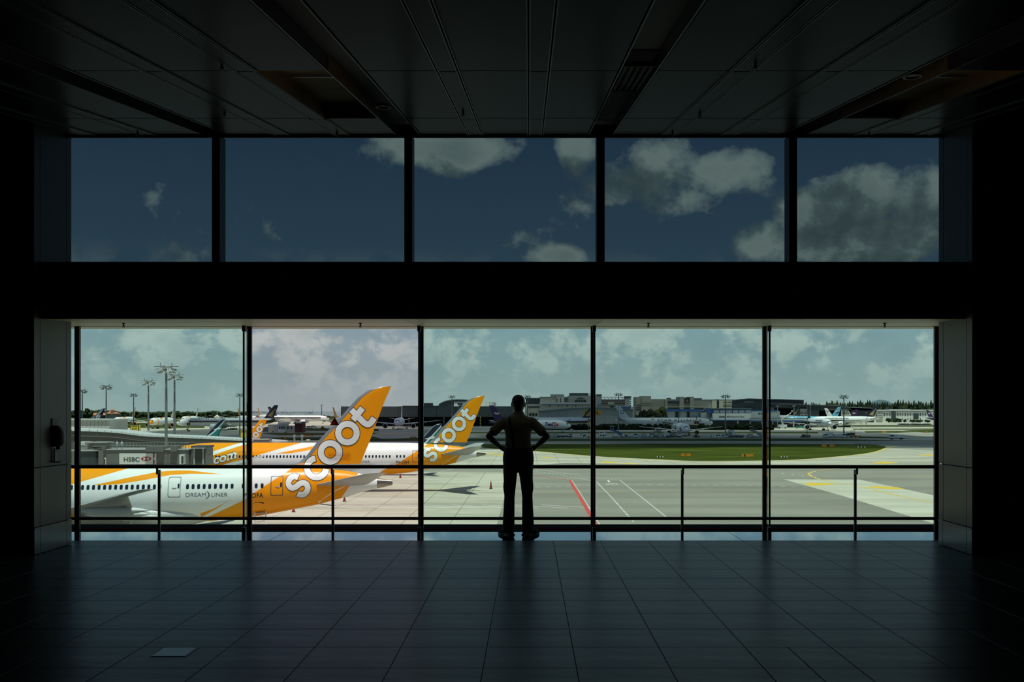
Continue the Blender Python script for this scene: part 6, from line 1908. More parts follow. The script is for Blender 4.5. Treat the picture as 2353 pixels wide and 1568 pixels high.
for i in range(2):
    for j in range(2): piece(t, 'window', M_wing_dk, 1840.5 + 8.4 * i, 948.6 + 5.8 * j, 1845.8 + 8.4 * i, 950.6 + 5.8 * j, dd - .3, .3)
sign_text(t, 'SIA ENGINEERING COMPANY', P(1789, 934.4, dd - .1), P(1810, 934.4, dd - .1), 1.3 * dd / F, M_greyb, .02, .4); piece(t, 'sign_mark', M_yel_p, 1811, 932, 1811.6, 935, dd - .4, .2)
sign_text(t, 'SIA ENGINEERING COMPANY', P(1900, 941.6, dd - .1), P(1925, 941.6, dd - .1), 1.2 * dd / F, M_greyb, .02, .4)
piece(t, 'fascia', M_navyw, 1858, 936.5, 1935, 944, dd - .05, 2); piece(t, 'sign_mark', M_yel_p, 1989.5, 947, 1990.6, 951, dd - .4, .2)
piece(t, 'base_band', M_hang, 1955, 956, 2008, 960.6, dd - .6, .5)
# long white building
d = 1250; t = bld('white_terminal', 'long white two-storey building with tall slit windows', 2080, d)
piece(t, 'wall', M_whiteb, 2008, 944.8, 2200, None, d, 20); piece(t, 'roof_edge', M_roof, 2007, 941.8, 2200, 944.8, d - 1.5, 24); piece(t, 'roof_shade', M_roofg, 2007, 944.8, 2200, 945.8, d - .8, .6)
piece(t, 'upper_roof', M_roof, 2043, 941.2, 2091, 942.6, d + 2, 10); piece(t, 'roof_fin', M_glassd, 2034, 938.6, 2041, 942, d + 3, 3)
for x in (2032, 2037.8, 2043.8, 2062.8, 2068.2, 2073.8, 2079.6, 2085.6, 2091.4, 2114.4, 2120.2, 2126, 2136.6): piece(t, 'slit_window', M_wing_dk, x, 949.6, x + 1.3, 956, d - .4, .3)
for x in (2073.8, 2085.6, 2091.6, 2114.4): piece(t, 'slit_window', M_wing_dk, x, 961, x + 1.3, 966, d - .4, .3)
for x0, y0, x1 in ((2049.5, 946.6, 2058.6), (2100.4, 951, 2111)): piece(t, 'glazed_bay', M_glassd, x0, y0, x1, 964, d - 2, 2)
for x in (2020.5, 2026.5): piece(t, 'small_window', M_wing_dk, x, 948.6, x + 1.6, 950.6, d - .4, .3)
for y in (951, 955.6, 960.8): piece(t, 'stair_wall', mat('striped_wall', (.44, .43, .40), .8), 2015, y, 2029.6, y + 3.6, d - 1.6, 1.4)
# red-roofed houses on the left
d = 1700; t = bld('red_roofed_house', 'low house with orange tiled roofs among the far trees', 235, d)
M_tileR = mat('orange_roof_tile', (.52, .17, .08), .8)
def hip(x0, x1, xr0, xr1, yt, yb, dep):
    a, b_, c_, e_ = P(x0, yb, d), P(x1, yb, d), P(xr0, yt, d) + Vector((0, dep / 2, 0)), P(xr1, yt, d) + Vector((0, dep / 2, 0))
    f_, g_ = a + Vector((0, dep, 0)), b_ + Vector((0, dep, 0))
    MB().add([a, b_, e_, c_, f_, g_], [(0, 1, 2, 3), (1, 5, 2), (5, 4, 3, 2), (4, 0, 3), (0, 4, 5, 1)]).build('tiled_roof', M_tileR, t)
hip(198, 246, 201, 246, 949.4, 954.4, 14); hip(243, 269, 249, 256, 944.6, 950.8, 14); hip(252, 262, 256.4, 257.4, 940.2, 943, 6)
piece(t, 'wall', M_whiteb, 208, 954.4, 230, 962, d + 3, 8); piece(t, 'tower', M_whiteb, 254.6, 943, 260.5, 952.4, d + 2, 5); piece(t, 'wall', M_greyb, 246, 950.8, 266, 962, d + 4, 8)
d = 1500; t = bld('white_hut', 'small white hut by the far grass, left of the yellow fin', 281, d)
piece(t, 'wall', M_whiteb, 275, 959.4, 287.6, 964, d, 6); piece(t, 'roof', M_roof, 274.6, 958.8, 288, 959.6, d - .5, 7); piece(t, 'wing', M_greyb, 291, 961.4, 309, 964, d + 1, 6)
for x in (277, 281, 284.6): piece(t, 'window', M_wing_dk, x, 960.6, x + 1.6, 962.4, d - .2, .2)
# pier buildings left of the big fin
d = 700; t = bld('pier_stores', 'grey service buildings and sheds beside a red shed', 650, d)
for x0, y0, x1, m_ in ((615, 976, 637, M_greyb), (638, 974, 656, M_whiteb), (656.5, 979, 676, M_greyb), (600, 982, 616, M_hang)): piece(t, 'store', m_, x0, y0, x1, None, d, 10)
for x0, x1 in ((639, 651), (651.5, 658)): piece(t, 'store_roof', M_roof, x0, 970.6, x1, 975, d - 1, 12)
for x0 in (641, 646, 651, 660, 668): piece(t, 'store_door', M_wing_dk, x0, 980, x0 + 3, 986, d - .3, .3)
t = bld('red_shed', 'dark red shed with four white vents in front of the far airliner', 686, d - 20)
for i in range(6): piece(t, 'wall_panel', mat('dark_red_cladding', (.10, .012, .012), .6), 677.5 + 3 * i, 970, 680.3 + 3 * i, None, d - 20, 9)
for i in range(4): MB().cyl(P(681.6 + 3.4 * i, 970, d - 17), P(681.6 + 3.4 * i, 971.5, d - 21), .4, .5, 8).build('roof_vent', M_whiteb, t)
# ================================================================== vegetation and hills
def foliage(name, c1, c2):
    if name in _mats: return _mats[name]
    m_ = mat(name, c1, .95, 0, .60, 26, .6, .1)
    return m_
M_leaf = foliage('dark_leaf', (.030, .044, .022), None); M_leaf2 = foliage('mid_leaf', (.040, .054, .024), None); M_leaf3 = foliage('conifer_leaf', (.027, .039, .026), None); M_leaf4 = foliage('yellowish_leaf', (.062, .068, .024), None)
M_bark = mat('bark', (.05, .04, .03), .9)
def crown_mesh(seed, kind, m_):
    random.seed(seed); b = MB()
    if kind == 'round':
        for i in range(34):
            a, r = random.uniform(0, 6.28), .40 * math.sqrt(random.random())
            c = (r * math.cos(a), r * math.sin(a), random.uniform(.22, .90 - .55 * r)); s = random.uniform(.10, .19)
            blob(b, c, s, s * .85, seed + i)
    else:
        for i in range(40):
            h = i / 39; r = .24 * (1 - h) ** .75 + .02; a = random.uniform(0, 6.28)
            blob(b, (r * .55 * math.cos(a), r * .55 * math.sin(a), .10 + .86 * h), r * random.uniform(.45, .85), .05 + .05 * random.random(), seed + i)
    return b.mesh('crown', m_, smooth=50)
def blob(b, c, r, rz, seed):
    n, m_ = 10, 6; rings = []
    for i in range(m_ + 1):
        a = math.pi * min(max(i / m_, .03), .97); ring = []
        for k in range(n):
            t = 2 * math.pi * k / n
            f = 1 + .60 * noise.noise(Vector((math.sin(a) * math.cos(t) * 2, math.sin(a) * math.sin(t) * 2, math.cos(a) * 2)) + Vector((seed * 3.1, 0, 0)))
            ring.append((c[0] + r * f * math.sin(a) * math.cos(t), c[1] + r * f * math.sin(a) * math.sin(t), c[2] - rz * f * math.cos(a)))
        rings.append(ring)
    b.loft(rings)
CR = [crown_mesh(3, 'round', M_leaf), crown_mesh(17, 'round', M_leaf2), crown_mesh(29, 'round', M_leaf)]
CC = [crown_mesh(5, 'cone', M_leaf3), crown_mesh(11, 'cone', M_leaf3), crown_mesh(23, 'cone', M_leaf2)]
CY = crown_mesh(41, 'round', M_leaf4)
TRUNK = MB().tube([(0, 0, 0), (.01, 0, .30), (0, 0, .55)], [.035, .026, .015], 7).mesh('trunk', M_bark)
def tree(px, top, d, wpx, label, group, cm):
    b0 = base_of(px, d); h = P(px, top, d).z - GND; w = wpx * d / F
    t = thing('tree', label, 'tree', b0, random.uniform(0, 6.28), group)
    for nm, me in (('crown', cm), ('trunk', TRUNK)):
        o = bpy.data.objects.new(nm, me); COL.objects.link(o); o.parent = t
        o.scale = (w, w, h) if nm == 'crown' else (h, h, h)
random.seed(8)
x = 168
while x < 575:
    top = 943.5 + random.uniform(-2.0, 2.2) + (1.5 if 420 > x > 270 else 0) - (2.5 if x < 260 else 0)
    tree(x, top, 1800 + random.uniform(-60, 60), random.uniform(20, 30), 'broad dark tree in the far tree line on the left, behind the parked airliners', 'far tree line on the left', random.choice(CR)); x += random.uniform(8, 12)
for k in range(20):
    px = 582 + 9.5 * k + random.uniform(-2, 2)
    tree(px, 954.5 + random.uniform(-1.2, 1) + (3 if px > 755 else 0), 2000, random.uniform(15, 22), 'low tree of the far row between the navy fin and the big lettered fin', 'low far trees behind the grey stores', random.choice(CR))
tree(201, 936, 1650, 24, 'tall round-headed tree beside the orange roofs', None, CR[0])
for px, top, w, cm, lab in ((1474, 941, 30, CR[0], 'dark round tree behind the all-white airliner, nearest its fin'), (1490, 934, 34, CR[2], 'dark tall tree behind the all-white airliner, in the middle of the clump'), (1510, 929.5, 44, CY, 'yellowish round tree, tallest of the clump before the airline offices'), (1526, 945, 26, CR[1], 'low dark tree beside the silver stores'), (1500, 947, 44, CR[0], 'low spreading dark tree in front of the yellowish tree')):
    tree(px, top, 830, w, lab, None, cm)
x = 1846; random.seed(21)
while x < 2190:
    top = 925 + random.uniform(-5, 3)
    if 1884 < x < 1895 or x > 1880 and x < 1900: top = 933
    if x < 1884: top = 926 + random.uniform(-2, 4)
    if 1993 < x < 2004: top = 920.5
    tree(x, top, 1420 + random.uniform(-40, 40), random.uniform(13, 18) * 2.6, 'tall feathery conifer in the row behind the long white building', 'conifers behind the white building', random.choice(CC)); x += random.uniform(5.0, 7.0)
for px, top, w, lab in ((1042, 959, 90, 0),): pass
for i, (px, top, w) in enumerate(((2042, 960, 15), (2058, 959.5, 16), (2066, 960.5, 12), (2080, 962.5, 8), (2096, 963.5, 14), (2112, 964, 18), (2130, 964, 14))):
    tree(px, top, 1210, w, 'small rounded tree in front of the long white building', 'small trees by the white building', CR[i % 3])
tree(1120, 931.6, 1120, 20, 'dark rounded tree top showing over the hangar roof', None, CR[1])
tree(1100, 933, 1120, 14, 'small tree top over the hangar roof next to the lettered fin', None, CR[0])
# hedge along the far apron
random.seed(4); b = MB()
for i in range(230):
    px = random.uniform(1236, 1776); d_ = 770 + random.uniform(-5, 5)
    q = P(px, 978, d_); blob(b, (q.x, q.y, GND + random.uniform(.6, 2.8)), random.uniform(1.6, 2.6), random.uniform(1.4, 2.0), i)
h = b.build('hedge', mat('dark_hedge_leaf', (.014, .022, .012), .95, 0, .5, 2, .3, .05), None, smooth=60); h['kind'] = 'stuff'; tag(h, 'long dark hedge along the far apron behind the parked airliners', 'hedge'); at_base(h)
# distant hills and town, haze mixed into their bluish colours
M_hill = mat('haze_tinted_hill', (.24, .315, .34), 1, 0, .08, .002)
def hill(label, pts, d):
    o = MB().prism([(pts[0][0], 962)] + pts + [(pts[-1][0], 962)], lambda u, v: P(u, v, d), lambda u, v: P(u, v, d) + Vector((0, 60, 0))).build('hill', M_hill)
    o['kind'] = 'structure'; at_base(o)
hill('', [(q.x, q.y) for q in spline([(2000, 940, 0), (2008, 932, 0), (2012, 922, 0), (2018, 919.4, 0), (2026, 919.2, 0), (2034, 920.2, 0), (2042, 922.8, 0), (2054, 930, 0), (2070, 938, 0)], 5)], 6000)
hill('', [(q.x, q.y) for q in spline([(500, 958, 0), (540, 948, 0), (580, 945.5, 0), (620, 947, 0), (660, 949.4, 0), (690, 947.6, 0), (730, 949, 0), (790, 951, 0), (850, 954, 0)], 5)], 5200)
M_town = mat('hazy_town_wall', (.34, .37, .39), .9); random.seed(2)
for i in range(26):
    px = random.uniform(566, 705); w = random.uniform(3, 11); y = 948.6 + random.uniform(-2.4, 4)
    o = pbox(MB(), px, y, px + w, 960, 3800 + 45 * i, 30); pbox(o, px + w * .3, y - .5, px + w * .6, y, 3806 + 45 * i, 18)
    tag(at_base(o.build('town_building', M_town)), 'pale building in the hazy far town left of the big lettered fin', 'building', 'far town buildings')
for px in (656.5, 718):
    t = thing('radio_mast', 'thin far radio mast, ' + ('nearer the navy fin' if px < 700 else 'nearer the small distant light mast'), 'radio mast', base_of(px, 4300))
    for k, (r0, r1) in enumerate(((.9, .7), (.7, .5), (.5, .2))):
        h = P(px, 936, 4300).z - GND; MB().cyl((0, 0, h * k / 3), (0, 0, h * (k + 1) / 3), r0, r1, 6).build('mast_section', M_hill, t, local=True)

# ================================================================== signs, cones, lamps on the field
def field_sign(px0, px1, y0, y1, label, txt=None, dark=None, foot=None):
    d = dof(foot or y1 + .6); k = d / F
    t = thing('taxiway_sign', label, 'sign', base_of((px0 + px1) / 2, d))
    pbox(MB(), px0, y0, px1, y1, d, .35).build('board', M_orsign, t)
    for x in (px0, px1 - .8): pbox(MB(), x, y0 - .2, x + .8, y1 + .2, d - .05, .45).build('end_cap', M_sgn_k, t)
    for x in (lerp(px0, px1, .2), lerp(px0, px1, .8)): MB().box(P(x, 0, d).x - .06, P(x, 0, d).x + .06, d + .1, d + .25, GND, P(x, y1, d).z).build('leg', M_sgn_k, t)
    if dark: pbox(MB(), dark[0], y0 + .2, dark[1], y1 - .2, d - .04, .05).build('dark_panel', M_sgn_k, t)
    if txt:
        for s, a, c in txt: sign_text(t, s, P(a, y1 - 1.4, d - .03), P(c, y1 - 1.4, d - .03), (y1 - y0 - 2.6) * k, M_sgn_k, .03, .03)
M_orsign = mat('amber_sign_face', (.62, .25, .015), .5)
field_sign(1563, 1589, 1042.5, 1049, 'amber taxiway sign on the grass island, nearer the person', [('T', 1574, 1577.5)])
field_sign(1702, 1733, 1044, 1050, 'amber taxiway sign on the grass island near the right-hand mullion', None, (1710, 1713))
field_sign(1887, 1919, 1022.5, 1027, 'long amber and black taxiway sign at the back of the grass island', None, (1900, 1906))
field_sign(1954, 1977, 1001.6, 1005, 'amber and black taxiway sign beside the mast of the pale blue airliner', None, (1963, 1968))
field_sign(640, 660, 1005.4, 1008.8, 'amber and black sign on the dull grass left of the big lettered fin', None, (645, 651))
field_sign(695, 719, 999.8, 1002.4, 'wide amber sign on the grass close to the leading edge of the big fin', None)
field_sign(625.6, 628.6, 991, 993.6, 'tiny square amber sign beyond the lettered tail, left one', None)
field_sign(654, 658, 993, 995.6, 'tiny square amber sign beyond the lettered tail, right one', None)
field_sign(2026, 2038, 991.4, 994.6, 'amber sign on the far grass near the tanker lorry', None)
field_sign(2125, 2133, 992.4, 994.8, 'amber sign on the far grass by the pier', None)
field_sign(942, 956, 1004, 1006.4, 'amber sign on the grass left of the second lettered fin', None)
def marker(px, py, label, n, tilt=0, sc=.42):
    """row of small white-and-black guard lamps or marker boards"""
    d = dof(py); t = thing('marker_board', label, 'marker', G(px, py))
    for i in range(n):
        x = (i - (n - 1) / 2) * 1.0 * sc
        MB().obox((x, 0, .06 + .40 * sc), (.40 * sc, 0, .0), (0, .05, 0), (.25 * sc * tilt * (1 if i < n / 2 else -1), 0, .40 * sc)).build('board', M_white_p if i % 2 == 0 else M_sgn_k, t, local=True)
        MB().box(x - .04, x + .04, -.03, .03, 0, .1).build('foot', M_sgn_k, t, local=True)
marker(1979.5, 1029.5, 'row of slanted white and dark marker boards at the tip of the grass island', 5, 1, .62)
marker(1517, 1051.8, 'low row of white marker boards at the grass edge below the nose-on freighter', 5)
marker(1802, 1052, 'low row of white marker boards at the grass edge right of the thick mullion', 5)
marker(1099, 1027, 'row of black and white marker boards at the grass point beside the elbow', 6)
marker(1972, 987, 'white marker boards on the far grass right of the mast', 3)
marker(2052, 988.8, 'white marker boards on the far grass before the white building', 3)
M_cone = mat('red_cone_rubber', (.20, .014, .012), .6)
def cone(px, py, label, h=1.05, fallen=False):
    t = thing('traffic_cone', label, 'traffic cone', G(px, py), .3)
    MB().lathe([(.06, .24), (h * .45, .15), (h, .045)], (0, 0, 0), n=14).build('body', M_cone, t, local=True, smooth=40)
    MB().lathe([(h * .5, .146), (h * .68, .113)], (0, 0, 0), n=14, caps=False).build('band', M_cone, t, local=True)
    MB().box(-.28, .28, -.28, .28, 0, .06).build('base', M_sgn_k, t, local=True)
    if fallen: t.rotation_euler = (R(70), 0, .5); t.location.z += .25
cone(1128, 1124, 'dark red traffic cone standing alone on the apron left of the person', 1.5)
cone(791.5, 1153, 'dark red traffic cone under the tail of the nearest airliner', .95)
cone(674.5, 1177.5, 'leaning red traffic cone below the rear body of the nearest airliner', .9)
cone(920, 1099, 'dark red traffic cone below the tailplane of the second big airliner', 1.1)
for i, px in enumerate((1606, 1612.6, 1634.4)): cone(px, 1004.6, ['small dark cone on the cross apron, closest to the nose-on freighter', 'small dark cone on the cross apron, second from the nose-on freighter', 'small dark cone on the cross apron, nearest the white utility van'][i], 1.0)
# low barrier and fence along the service road
random.seed(6)
t = thing('road_barrier', 'long low concrete barrier along the far service road', 'barrier', G(1500, 1009.6))
for i in range(60):
    a = G(1080 + 14.9 * i, 1009.3); c = G(1080 + 14.9 * i + 14.5, 1009.3)
    MB().loft([[(p.x, p.y, p.z + .03), (p.x, p.y + .5, p.z + .03), (p.x, p.y + .35, p.z + .75), (p.x, p.y + .15, p.z + .75)] for p in (a, c)]).build('barrier_block', M_conc_b, t) if False else MB().loft([[(p.x, p.y, p.z + .03), (p.x, p.y + .5, p.z + .03), (p.x, p.y + .35, p.z + .75), (p.x, p.y + .15, p.z + .75)] for p in (a, c)]).build('barrier_block', M_road, t)
t = thing('airside_fence', 'thin wire fence with many posts by the sunlit far apron', 'fence', base_of(2040, 860))
for i in range(44): MB().cyl((*base_of(1958 + 5.4 * i, 860)[:2], GND), (*base_of(1958 + 5.4 * i, 860)[:2], GND + 2.6), .06, .06, 6).build('post', M_galv, t)
for z in (.8, 1.6, 2.5): MB().tube([(*base_of(1955, 860)[:2], GND + z), (*base_of(2200, 860)[:2], GND + z)], .03, 5).build('wire', M_galv, t)

# ================================================================== ground vehicles
M_vw = mat('white_vehicle_paint', (.62, .63, .62), .35, 0, .04, 1); M_vo = mat('orange_vehicle_paint', (.55, .16, .01), .4); M_vb = mat('blue_vehicle_paint', (.02, .09, .34), .4); M_vd = mat('dark_vehicle_parts', (.03, .03, .03), .6); M_vg = mat('grey_container', (.26, .265, .26), .5); M_vgl = mat('vehicle_glass', (.012, .016, .02), .15); M_vgr = mat('green_vehicle_paint', (.02, .22, .16), .4); M_vr = mat('red_vehicle_paint', (.32, .03, .02), .4)
def wheels(t, xs, w, r=.45):
    for x in xs:
        for s in (-1, 1): MB().lathe([(s * w - .13, r * .5), (s * w - .13, r), (s * w + .13, r), (s * w + .13, r * .5)], (x, 0, r), 'Y', 14).build('wheel', M_tyre, t, local=True, smooth=40)
def veh(name, label, cat, px, py, rz=0): return thing(name, label, cat, G(px, py), R(rz))
def body_prism(t, nm, pts, w, m_): return MB().prism(pts, lambda u, v: (u, -w, v), lambda u, v: (u, w, v)).build(nm, m_, t, local=True, bevel=.04)
def truck(label, px, py, L=6.5, H=2.9, rz=0, box=None, cabm=None, boxm=None, cat='truck', deck=False):
    t = veh('truck', label, cat, px, py, rz); cabm = cabm or M_vw; boxm = boxm or M_vw; a, c = -L / 2, L / 2
    MB().box(a, c, -1.05, 1.05, .5, .8).build('chassis', M_vd, t, local=True)
    cab = body_prism(t, 'cab', [(c - 2.0, .7), (c, .7), (c, 1.5), (c - .35, 2.4), (c - 2.0, 2.4)], 1.1, cabm)
    for s in (-1, 1): MB().prism([(c - 1.7, 1.5), (c - .25, 1.5), (c - .5, 2.2), (c - 1.7, 2.2)], lambda u, v: (u, s * 1.11, v), lambda u, v: (u, s * 1.13, v)).build('side_window', M_vgl, cab, local=True)
    MB().obox((c - .16, 0, 1.95), (.02, 0, .01), (0, .9, 0), (-.13, 0, .34)).build('windscreen', M_vgl, cab, local=True)
    if deck: MB().box(a, c - 2.2, -1.15, 1.15, .8, 1.0).build('deck', boxm, t, local=True)
    else: MB().box(a, c - 2.15, -1.2, 1.2, .82, H).build('box', boxm, t, local=True, bevel=.05)
    wheels(t, (c - 1.1, a + 1.2), .95); return t
def van(label, px, py, L=4.6, rz=0, m_=None):
    t = veh('van', label, 'van', px, py, rz); m_ = m_ or M_vw; a, c = -L / 2, L / 2
    b = body_prism(t, 'body', [(a, .35), (c, .35), (c, .95), (c - .9, 1.15), (c - 1.5, 1.95), (a + .1, 1.95), (a, 1.5)], .9, m_)
    for s in (-1, 1):
        for x0, x1 in ((a + .3, a + 1.5), (a + 1.7, a + 2.7)): MB().prism([(x0, 1.2), (x1, 1.2), (x1, 1.75), (x0, 1.75)], lambda u, v: (u, s * .91, v), lambda u, v: (u, s * .93, v)).build('side_window', M_vgl, b, local=True)
    MB().obox((c - 1.18, 0, 1.55), (.02, 0, .015), (0, .75, 0), (-.24, 0, .32)).build('windscreen', M_vgl, b, local=True)
    wheels(t, (c - .9, a + .9), .82, .34); return t
def dolly(label, px, py, n=2, rz=0, m_=None, grp=None):
    t = thing('container_dolly', label, 'cargo dolly', G(px, py), R(rz)); L = 2.9 * n
    MB().box(-L / 2, L / 2, -.8, .8, .42, .56).build('deck', M_vd, t, local=True)
    for i in range(n):
        x = -L / 2 + 2.9 * i
        o = MB().prism([(x + .15, .58), (x + 2.75, .58), (x + 2.75, 2.3), (x + .7, 2.3), (x + .15, 1.6)], lambda u, v: (u, -.75, v), lambda u, v: (u, .75, v)).build('container', m_ or M_vg, t, local=True, bevel=.03)
        MB().box(x + .9, x + 2.5, -.78, -.76, .8, 2.1).build('container_door', M_bridge_l, o, local=True)
    wheels(t, [-L / 2 + .5 + 1.9 * i for i in range(n + 1)], .7, .28); return t
def stairs(label, px, py, rz=0, m_=None, H=4.6):
    t = veh('passenger_stairs', label, 'passenger stairs', px, py, rz); m_ = m_ or M_vw
    MB().box(-3.6, 2.4, -1.0, 1.0, .5, .85).build('chassis', M_vd, t, local=True)
    body_prism(t, 'cab', [(-3.9, .6), (-2.4, .6), (-2.4, 2.0), (-3.3, 2.0), (-3.9, 1.4)], .95, M_vw)
    MB().prism([(-2.4, .9), (2.2, H - 1.2), (3.4, H - 1.2), (3.4, H - .9), (2.1, H - .9), (-2.4, 1.3)], lambda u, v: (u, -.85, v), lambda u, v: (u, .85, v)).build('stair_flight', M_vg, t, local=True)
    for s in (-1, 1): MB().prism([(-2.4, 1.3), (2.1, H - .9), (3.4, H - .9), (3.4, H + .1), (2.0, H + .1), (-2.4, 2.2)], lambda u, v: (u, s * .88, v), lambda u, v: (u, s * .94, v)).build('side_panel', m_, t, local=True)
    MB().prism([(1.6, H + 1.1), (3.8, H + 1.3), (3.8, H + 1.45), (1.6, H + 1.25)], lambda u, v: (u, -1.0, v), lambda u, v: (u, 1.0, v)).build('canopy', M_vw, t, local=True)
    b = MB()
    for x in (1.8, 3.3):
        for s in (-.85, .85): b.cyl((x, s, H - .9), (x, s, H + 1.2), .06, .06, 6)
    b.cyl((2.6, 0, .8), (1.6, 0, H - 1.6), .14, .14, 8).build('support', M_vg, t, local=True)
    wheels(t, (-2.8, 1.6), .9); return t
def loader(label, px, py, rz=0, H=3.4):
    t = veh('cargo_loader', label, 'cargo loader', px, py, rz)
    MB().box(-4.2, 3.6, -1.5, 1.5, .6, 1.2).build('chassis', M_vd, t, local=True)
    MB().box(-4.2, 1.4, -1.5, 1.5, 1.25, 1.6).build('deck', M_vg, t, local=True)
    c = MB().box(1.7, 3.6, -1.4, -.1, 1.2, H).build('cab', M_vw, t, local=True, bevel=.05); MB().box(1.9, 3.4, -1.43, -1.4, 2.2, H - .3).build('cab_window', M_vgl, c, local=True)
    MB().box(1.7, 3.6, .2, 1.4, 1.2, H - .6).build('front_platform', M_vg, t, local=True)
    b = MB()
    for x in (-4, -2.3, -.6, 1.1): b.cyl((x, -1.45, 1.6), (x, -1.45, 2.5), .05, .05, 6)
    b.tube([(-4, -1.45, 2.5), (1.1, -1.45, 2.5)], .05, 6); b.build('guard_rail', M_galv, t, local=True)
    wheels(t, (-3.2, -1.2, 2.6), 1.3, .5); return t
def gpu(label, px, py, m_, n=1):
    t = veh('ground_unit', label, 'ground unit', px, py); L = 2.8
    MB().box(-L / 2, L / 2, -.8, .8, .45, 1.7).build('housing', m_, t, local=True, bevel=.06); MB().box(-L / 2 + .15, L / 2 - .15, -.70, .70, 1.7, 1.85).build('lid', M_vd, t, local=True)
    for i in range(2): MB().box(-1.0 + 1.1 * i, -.2 + 1.1 * i, -.84, -.8, .8, 1.45).build('panel', M_vg, t, local=True)
    wheels(t, (-.9, .9), .72, .26); return t
def tug(label, px, py, rz=0, m_=None):
    t = veh('tow_tractor', label, 'tow tractor', px, py, rz)
    body_prism(t, 'body', [(-1.6, .35), (1.6, .35), (1.6, .95), (.4, 1.05), (-1.6, 1.0)], .8, m_ or M_vw)
    c = MB().box(-.9, .3, -.7, .7, 1.0, 1.85).build('cab', M_vgl, t, local=True, bevel=.05); MB().box(-1.0, .4, -.75, .75, 1.85, 1.95).build('roof', m_ or M_vw, c, local=True)
    wheels(t, (-1.0, 1.0), .78, .36); return t
V = 1007.6
dolly('silver container dolly just right of the elbow of the person', 1270, V, 2)
loader('low white cargo loader between the elbow and the mullion', 1299, V, 0, 1.9)
tug('small baggage tractor on the cross apron below the navy-finned airliner', 1338, 1001.6)
tug('small baggage tractor right behind the mullion of the freight shed', 1343.5, V, 20)
van('white van with two dark windows right of the mullion', 1381, V, 4.4, 180)
van('far white minibus crossing the apron above the white van', 1386, 1000.2, 4.6, 0)
stairs('blue-sided passenger stairs beside the light mast', 1418, V, 180, M_vb, 4.9)
gpu('orange ground power unit nearest the light mast', 1433, V, M_vo); gpu('orange ground power unit, second of the pair', 1441, V, M_vo)
truck('white box van between the orange units and the grey containers', 1454, V, 5.0, 2.3); gpu('white and red ground unit beside the grey containers', 1467, V, M_vw)
dolly('pair of grey containers left of the white boarding stairs', 1479, V, 1)
stairs('white passenger stairs in front of the nose-on freighter', 1503, V, 0, M_vg, 4.4)
gpu('white cabinet unit at the foot of the white passenger stairs', 1507, V - .4, M_vw)
dolly('grey container dolly right of the white passenger stairs', 1521, V, 2)
truck('white truck left of the nose gear of the freighter', 1536, V, 5.0, 2.9); loader('white cargo loader with dark sides close to the nose-on freighter', 1549, V, 0, 2.9)
tug('dark tractor unit by the nose gear of the freighter', 1600.5, V, 10, M_vd)
van('white utility van left of the second mast', 1653, V, 5.0, 10); tug('low tow tractor between the utility van and the mast', 1661, V, 0)
truck('tall white service truck right of the second mast', 1675, V, 5.0, 4.2, 180); loader('white loader right of the tall service truck', 1689, V, 180, 3.9); van('white van below the loader near the second mast', 1696, V, 3.6, 0)
stairs('grey skeleton boarding steps left of the thick mullion', 1739, V, 180, M_vg, 4.6); dolly('empty long dolly left of the skeleton steps', 1722, V, 1)
truck('white truck with open front beside the third mast', 1902, V, 4.8, 3.0, 180); gpu('tall white cabinet left of the third mast', 1911, V, M_vw); truck('white flat container truck touching the third mast', 1929, V, 6.2, 2.2, 0); stairs('dark mobile steps right of the third mast', 1948, V, 0, M_vd, 2.6)
tug('dark tractor below the taxiing airliner', 1847, V, 0, M_vd); gpu('dark unit beside the striped marker post below the taxiing airliner', 1855, V, M_vd)
t = truck('white tanker lorry driving on the far taxiway', 2060, 1010.4, 7.0, 2.3, 180, boxm=M_vw); van('green maintenance truck under the pale blue airliner', 1838, 985, 6.5, 0, M_vgr)
for i, (px, py) in enumerate(((1930, 981.6), (1940, 981.2), (1956, 981.6))): tug(['service tractor under the sunlit airliner, nearest its nose', 'service tractor under the sunlit airliner, middle one', 'service tractor under the sunlit airliner, nearest its tail'][i], px, py, 0, M_vw if i % 2 == 0 else M_vd)
for px, py, lab in ((712, 985.5, 'pale pick-up on the far road left of the big fin'), (722, 984, 'pale van on the far road nearest the big fin')): van(lab, px, py, 4.6, 0)
tug('small dark car far left of the big fin on the pale road', 742, 986, 0, M_vd)
random.seed(12)
for i in range(16):
    px = 2068 + 4.6 * i
    t = veh('parked_car', 'parked car in the row before the long white building', 'car', px, 977.3); t['group'] = 'cars parked by the white building'; m_ = random.choice((M_vw, M_vg, M_vd, M_vb))
    body_prism(t, 'body', [(-2.1, .3), (2.1, .3), (2.1, .8), (1.2, .95), (.6, 1.45), (-1.1, 1.45), (-1.8, .95), (-2.1, .9)], .85, m_)
for i in range(9):
    t = veh('road_block', 'red and white plastic road block on the far apron', 'road block', 2082 + 5.2 * i, 976.6 + .05 * i); t['group'] = 'red and white road blocks'
    MB().box(-1.3, 0, -.3, .3, 0, 1.3).build('red_half', M_vr, t, local=True, bevel=.08); MB().box(0, 1.3, -.3, .3, 0, 1.3).build('white_half', M_vw, t, local=True, bevel=.08)
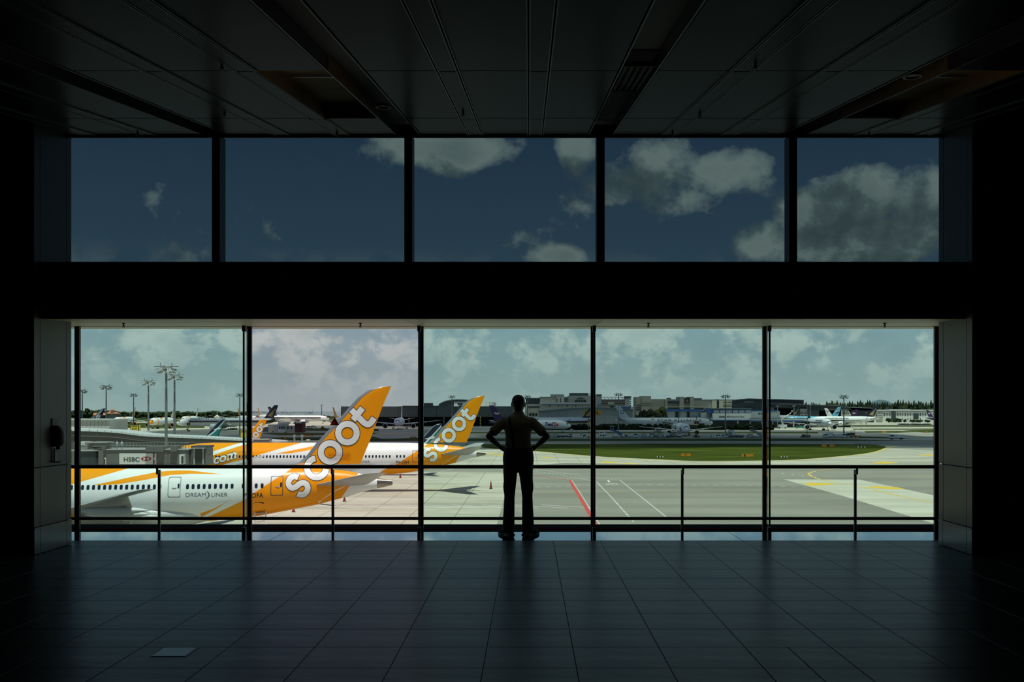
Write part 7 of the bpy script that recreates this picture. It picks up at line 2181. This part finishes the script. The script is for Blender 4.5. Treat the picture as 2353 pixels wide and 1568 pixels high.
# striped marker posts with a dark guidance board
def guidance(px, top, foot, y0, y1, label):
    d = dof(foot); t = thing('docking_board', label, 'sign', G(px, foot))
    h = P(px, top, d).z - GND; n = 9
    for i in range(n): MB().cyl((0, 0, h * i / n), (0, 0, h * (i + 1) / n), .16, .16, 8).build('post_band', M_yel_p if i % 2 else M_vd, t, local=True)
    if y0: MB().box(-1.15, 1.15, -.45, -.15, P(0, y1, d).z - GND, P(0, y0, d).z - GND).build('board', M_sgn_k, t, local=True); MB().box(-.22, .22, -.48, -.45, P(0, y1 - 1.2, d).z - GND, P(0, y0 + 1.6, d).z - GND).build('lamp', M_orsign, t, local=True)
    MB().box(-.7, .7, -.6, .6, 0, .9).build('base', M_vd, t, local=True)
guidance(1600.3, 957, V, 968.6, 974.6, 'dark board on a striped post in front of the all-white airliner')
guidance(1854.8, 960, V, 969, 975, 'dark board on a striped post before the taxiing airliner')
guidance(1352.6, 962, V, None, None, 'striped yellow and black post just left of the freight shed mullion')
guidance(433.5, 966, 992, 971.5, 977.5, 'dark board on a thin post in front of the long white airliner on the left')
# slender lamp posts on the far apron
for px, top, foot, lab in ((1786.5, 933.5, 985, 'slim pale lamp post by the open navy hangar, left one'), (1824.6, 933.5, 985, 'slim pale lamp post by the open navy hangar, middle one'), (1861.6, 931, 985, 'slim lamp post by the open navy hangar, right one'), (1978.5, 973.5, 990, 'short lamp post on the far grass below the sunlit airliner')):
    d = dof(foot); t = thing('lamp_post', lab, 'lamp post', G(px, foot)); h = P(px, top, d).z - GND
    MB().cyl((0, 0, 0), (0, 0, h), .22, .14, 8).build('pole', M_lum, t, local=True, smooth=40); MB().box(-1.4, 1.4, -.2, .2, h - .1, h + .25).build('lamp_head', M_lum, t, local=True)
# white boom lift at the nose of the jumbo
t = thing('boom_lift', 'white cranked boom lift reaching up beside the nose of the pale blue airliner', 'lift', G(1796, 985)); k = dof(985) / F
b = MB().tube([(2 * k, 0, 3), (.5 * k, 0, 17 * k), (-1 * k, 0, 20 * k), (12 * k, 0, 30 * k), (20 * k, 0, 34 * k), (23 * k, 0, 39 * k)], [.45, .4, .4, .32, .28, .25], 8); b.build('boom', M_whiteb, t, local=True, smooth=40)
MB().box(22 * k, 25.5 * k, -.8, .8, 38 * k, 42 * k).build('basket', M_galv, t, local=True); MB().box(-3, 4, -1.3, 1.3, .6, 3).build('chassis', M_vw, t, local=True, bevel=.1); wheels(t, (-2, 3), 1.2, .6)

# ================================================================== cloud bank shading the far field
cumulus('broad white cumulus bank overhead of the hangars', [cell(-25, 615, 150, 230), cell(-165, 640, 120, 205), cell(95, 615, 120, 195), cell(150, 500, 110, 98), cell(-120, 490, 120, 74), cell(20, 485, 130, 82), cell(225, 480, 110, 84), cell(110, 1200, 230, 140), cell(60, 960, 170, 180), cell(-60, 900, 160, 180), cell(340, 470, 130, 76)])
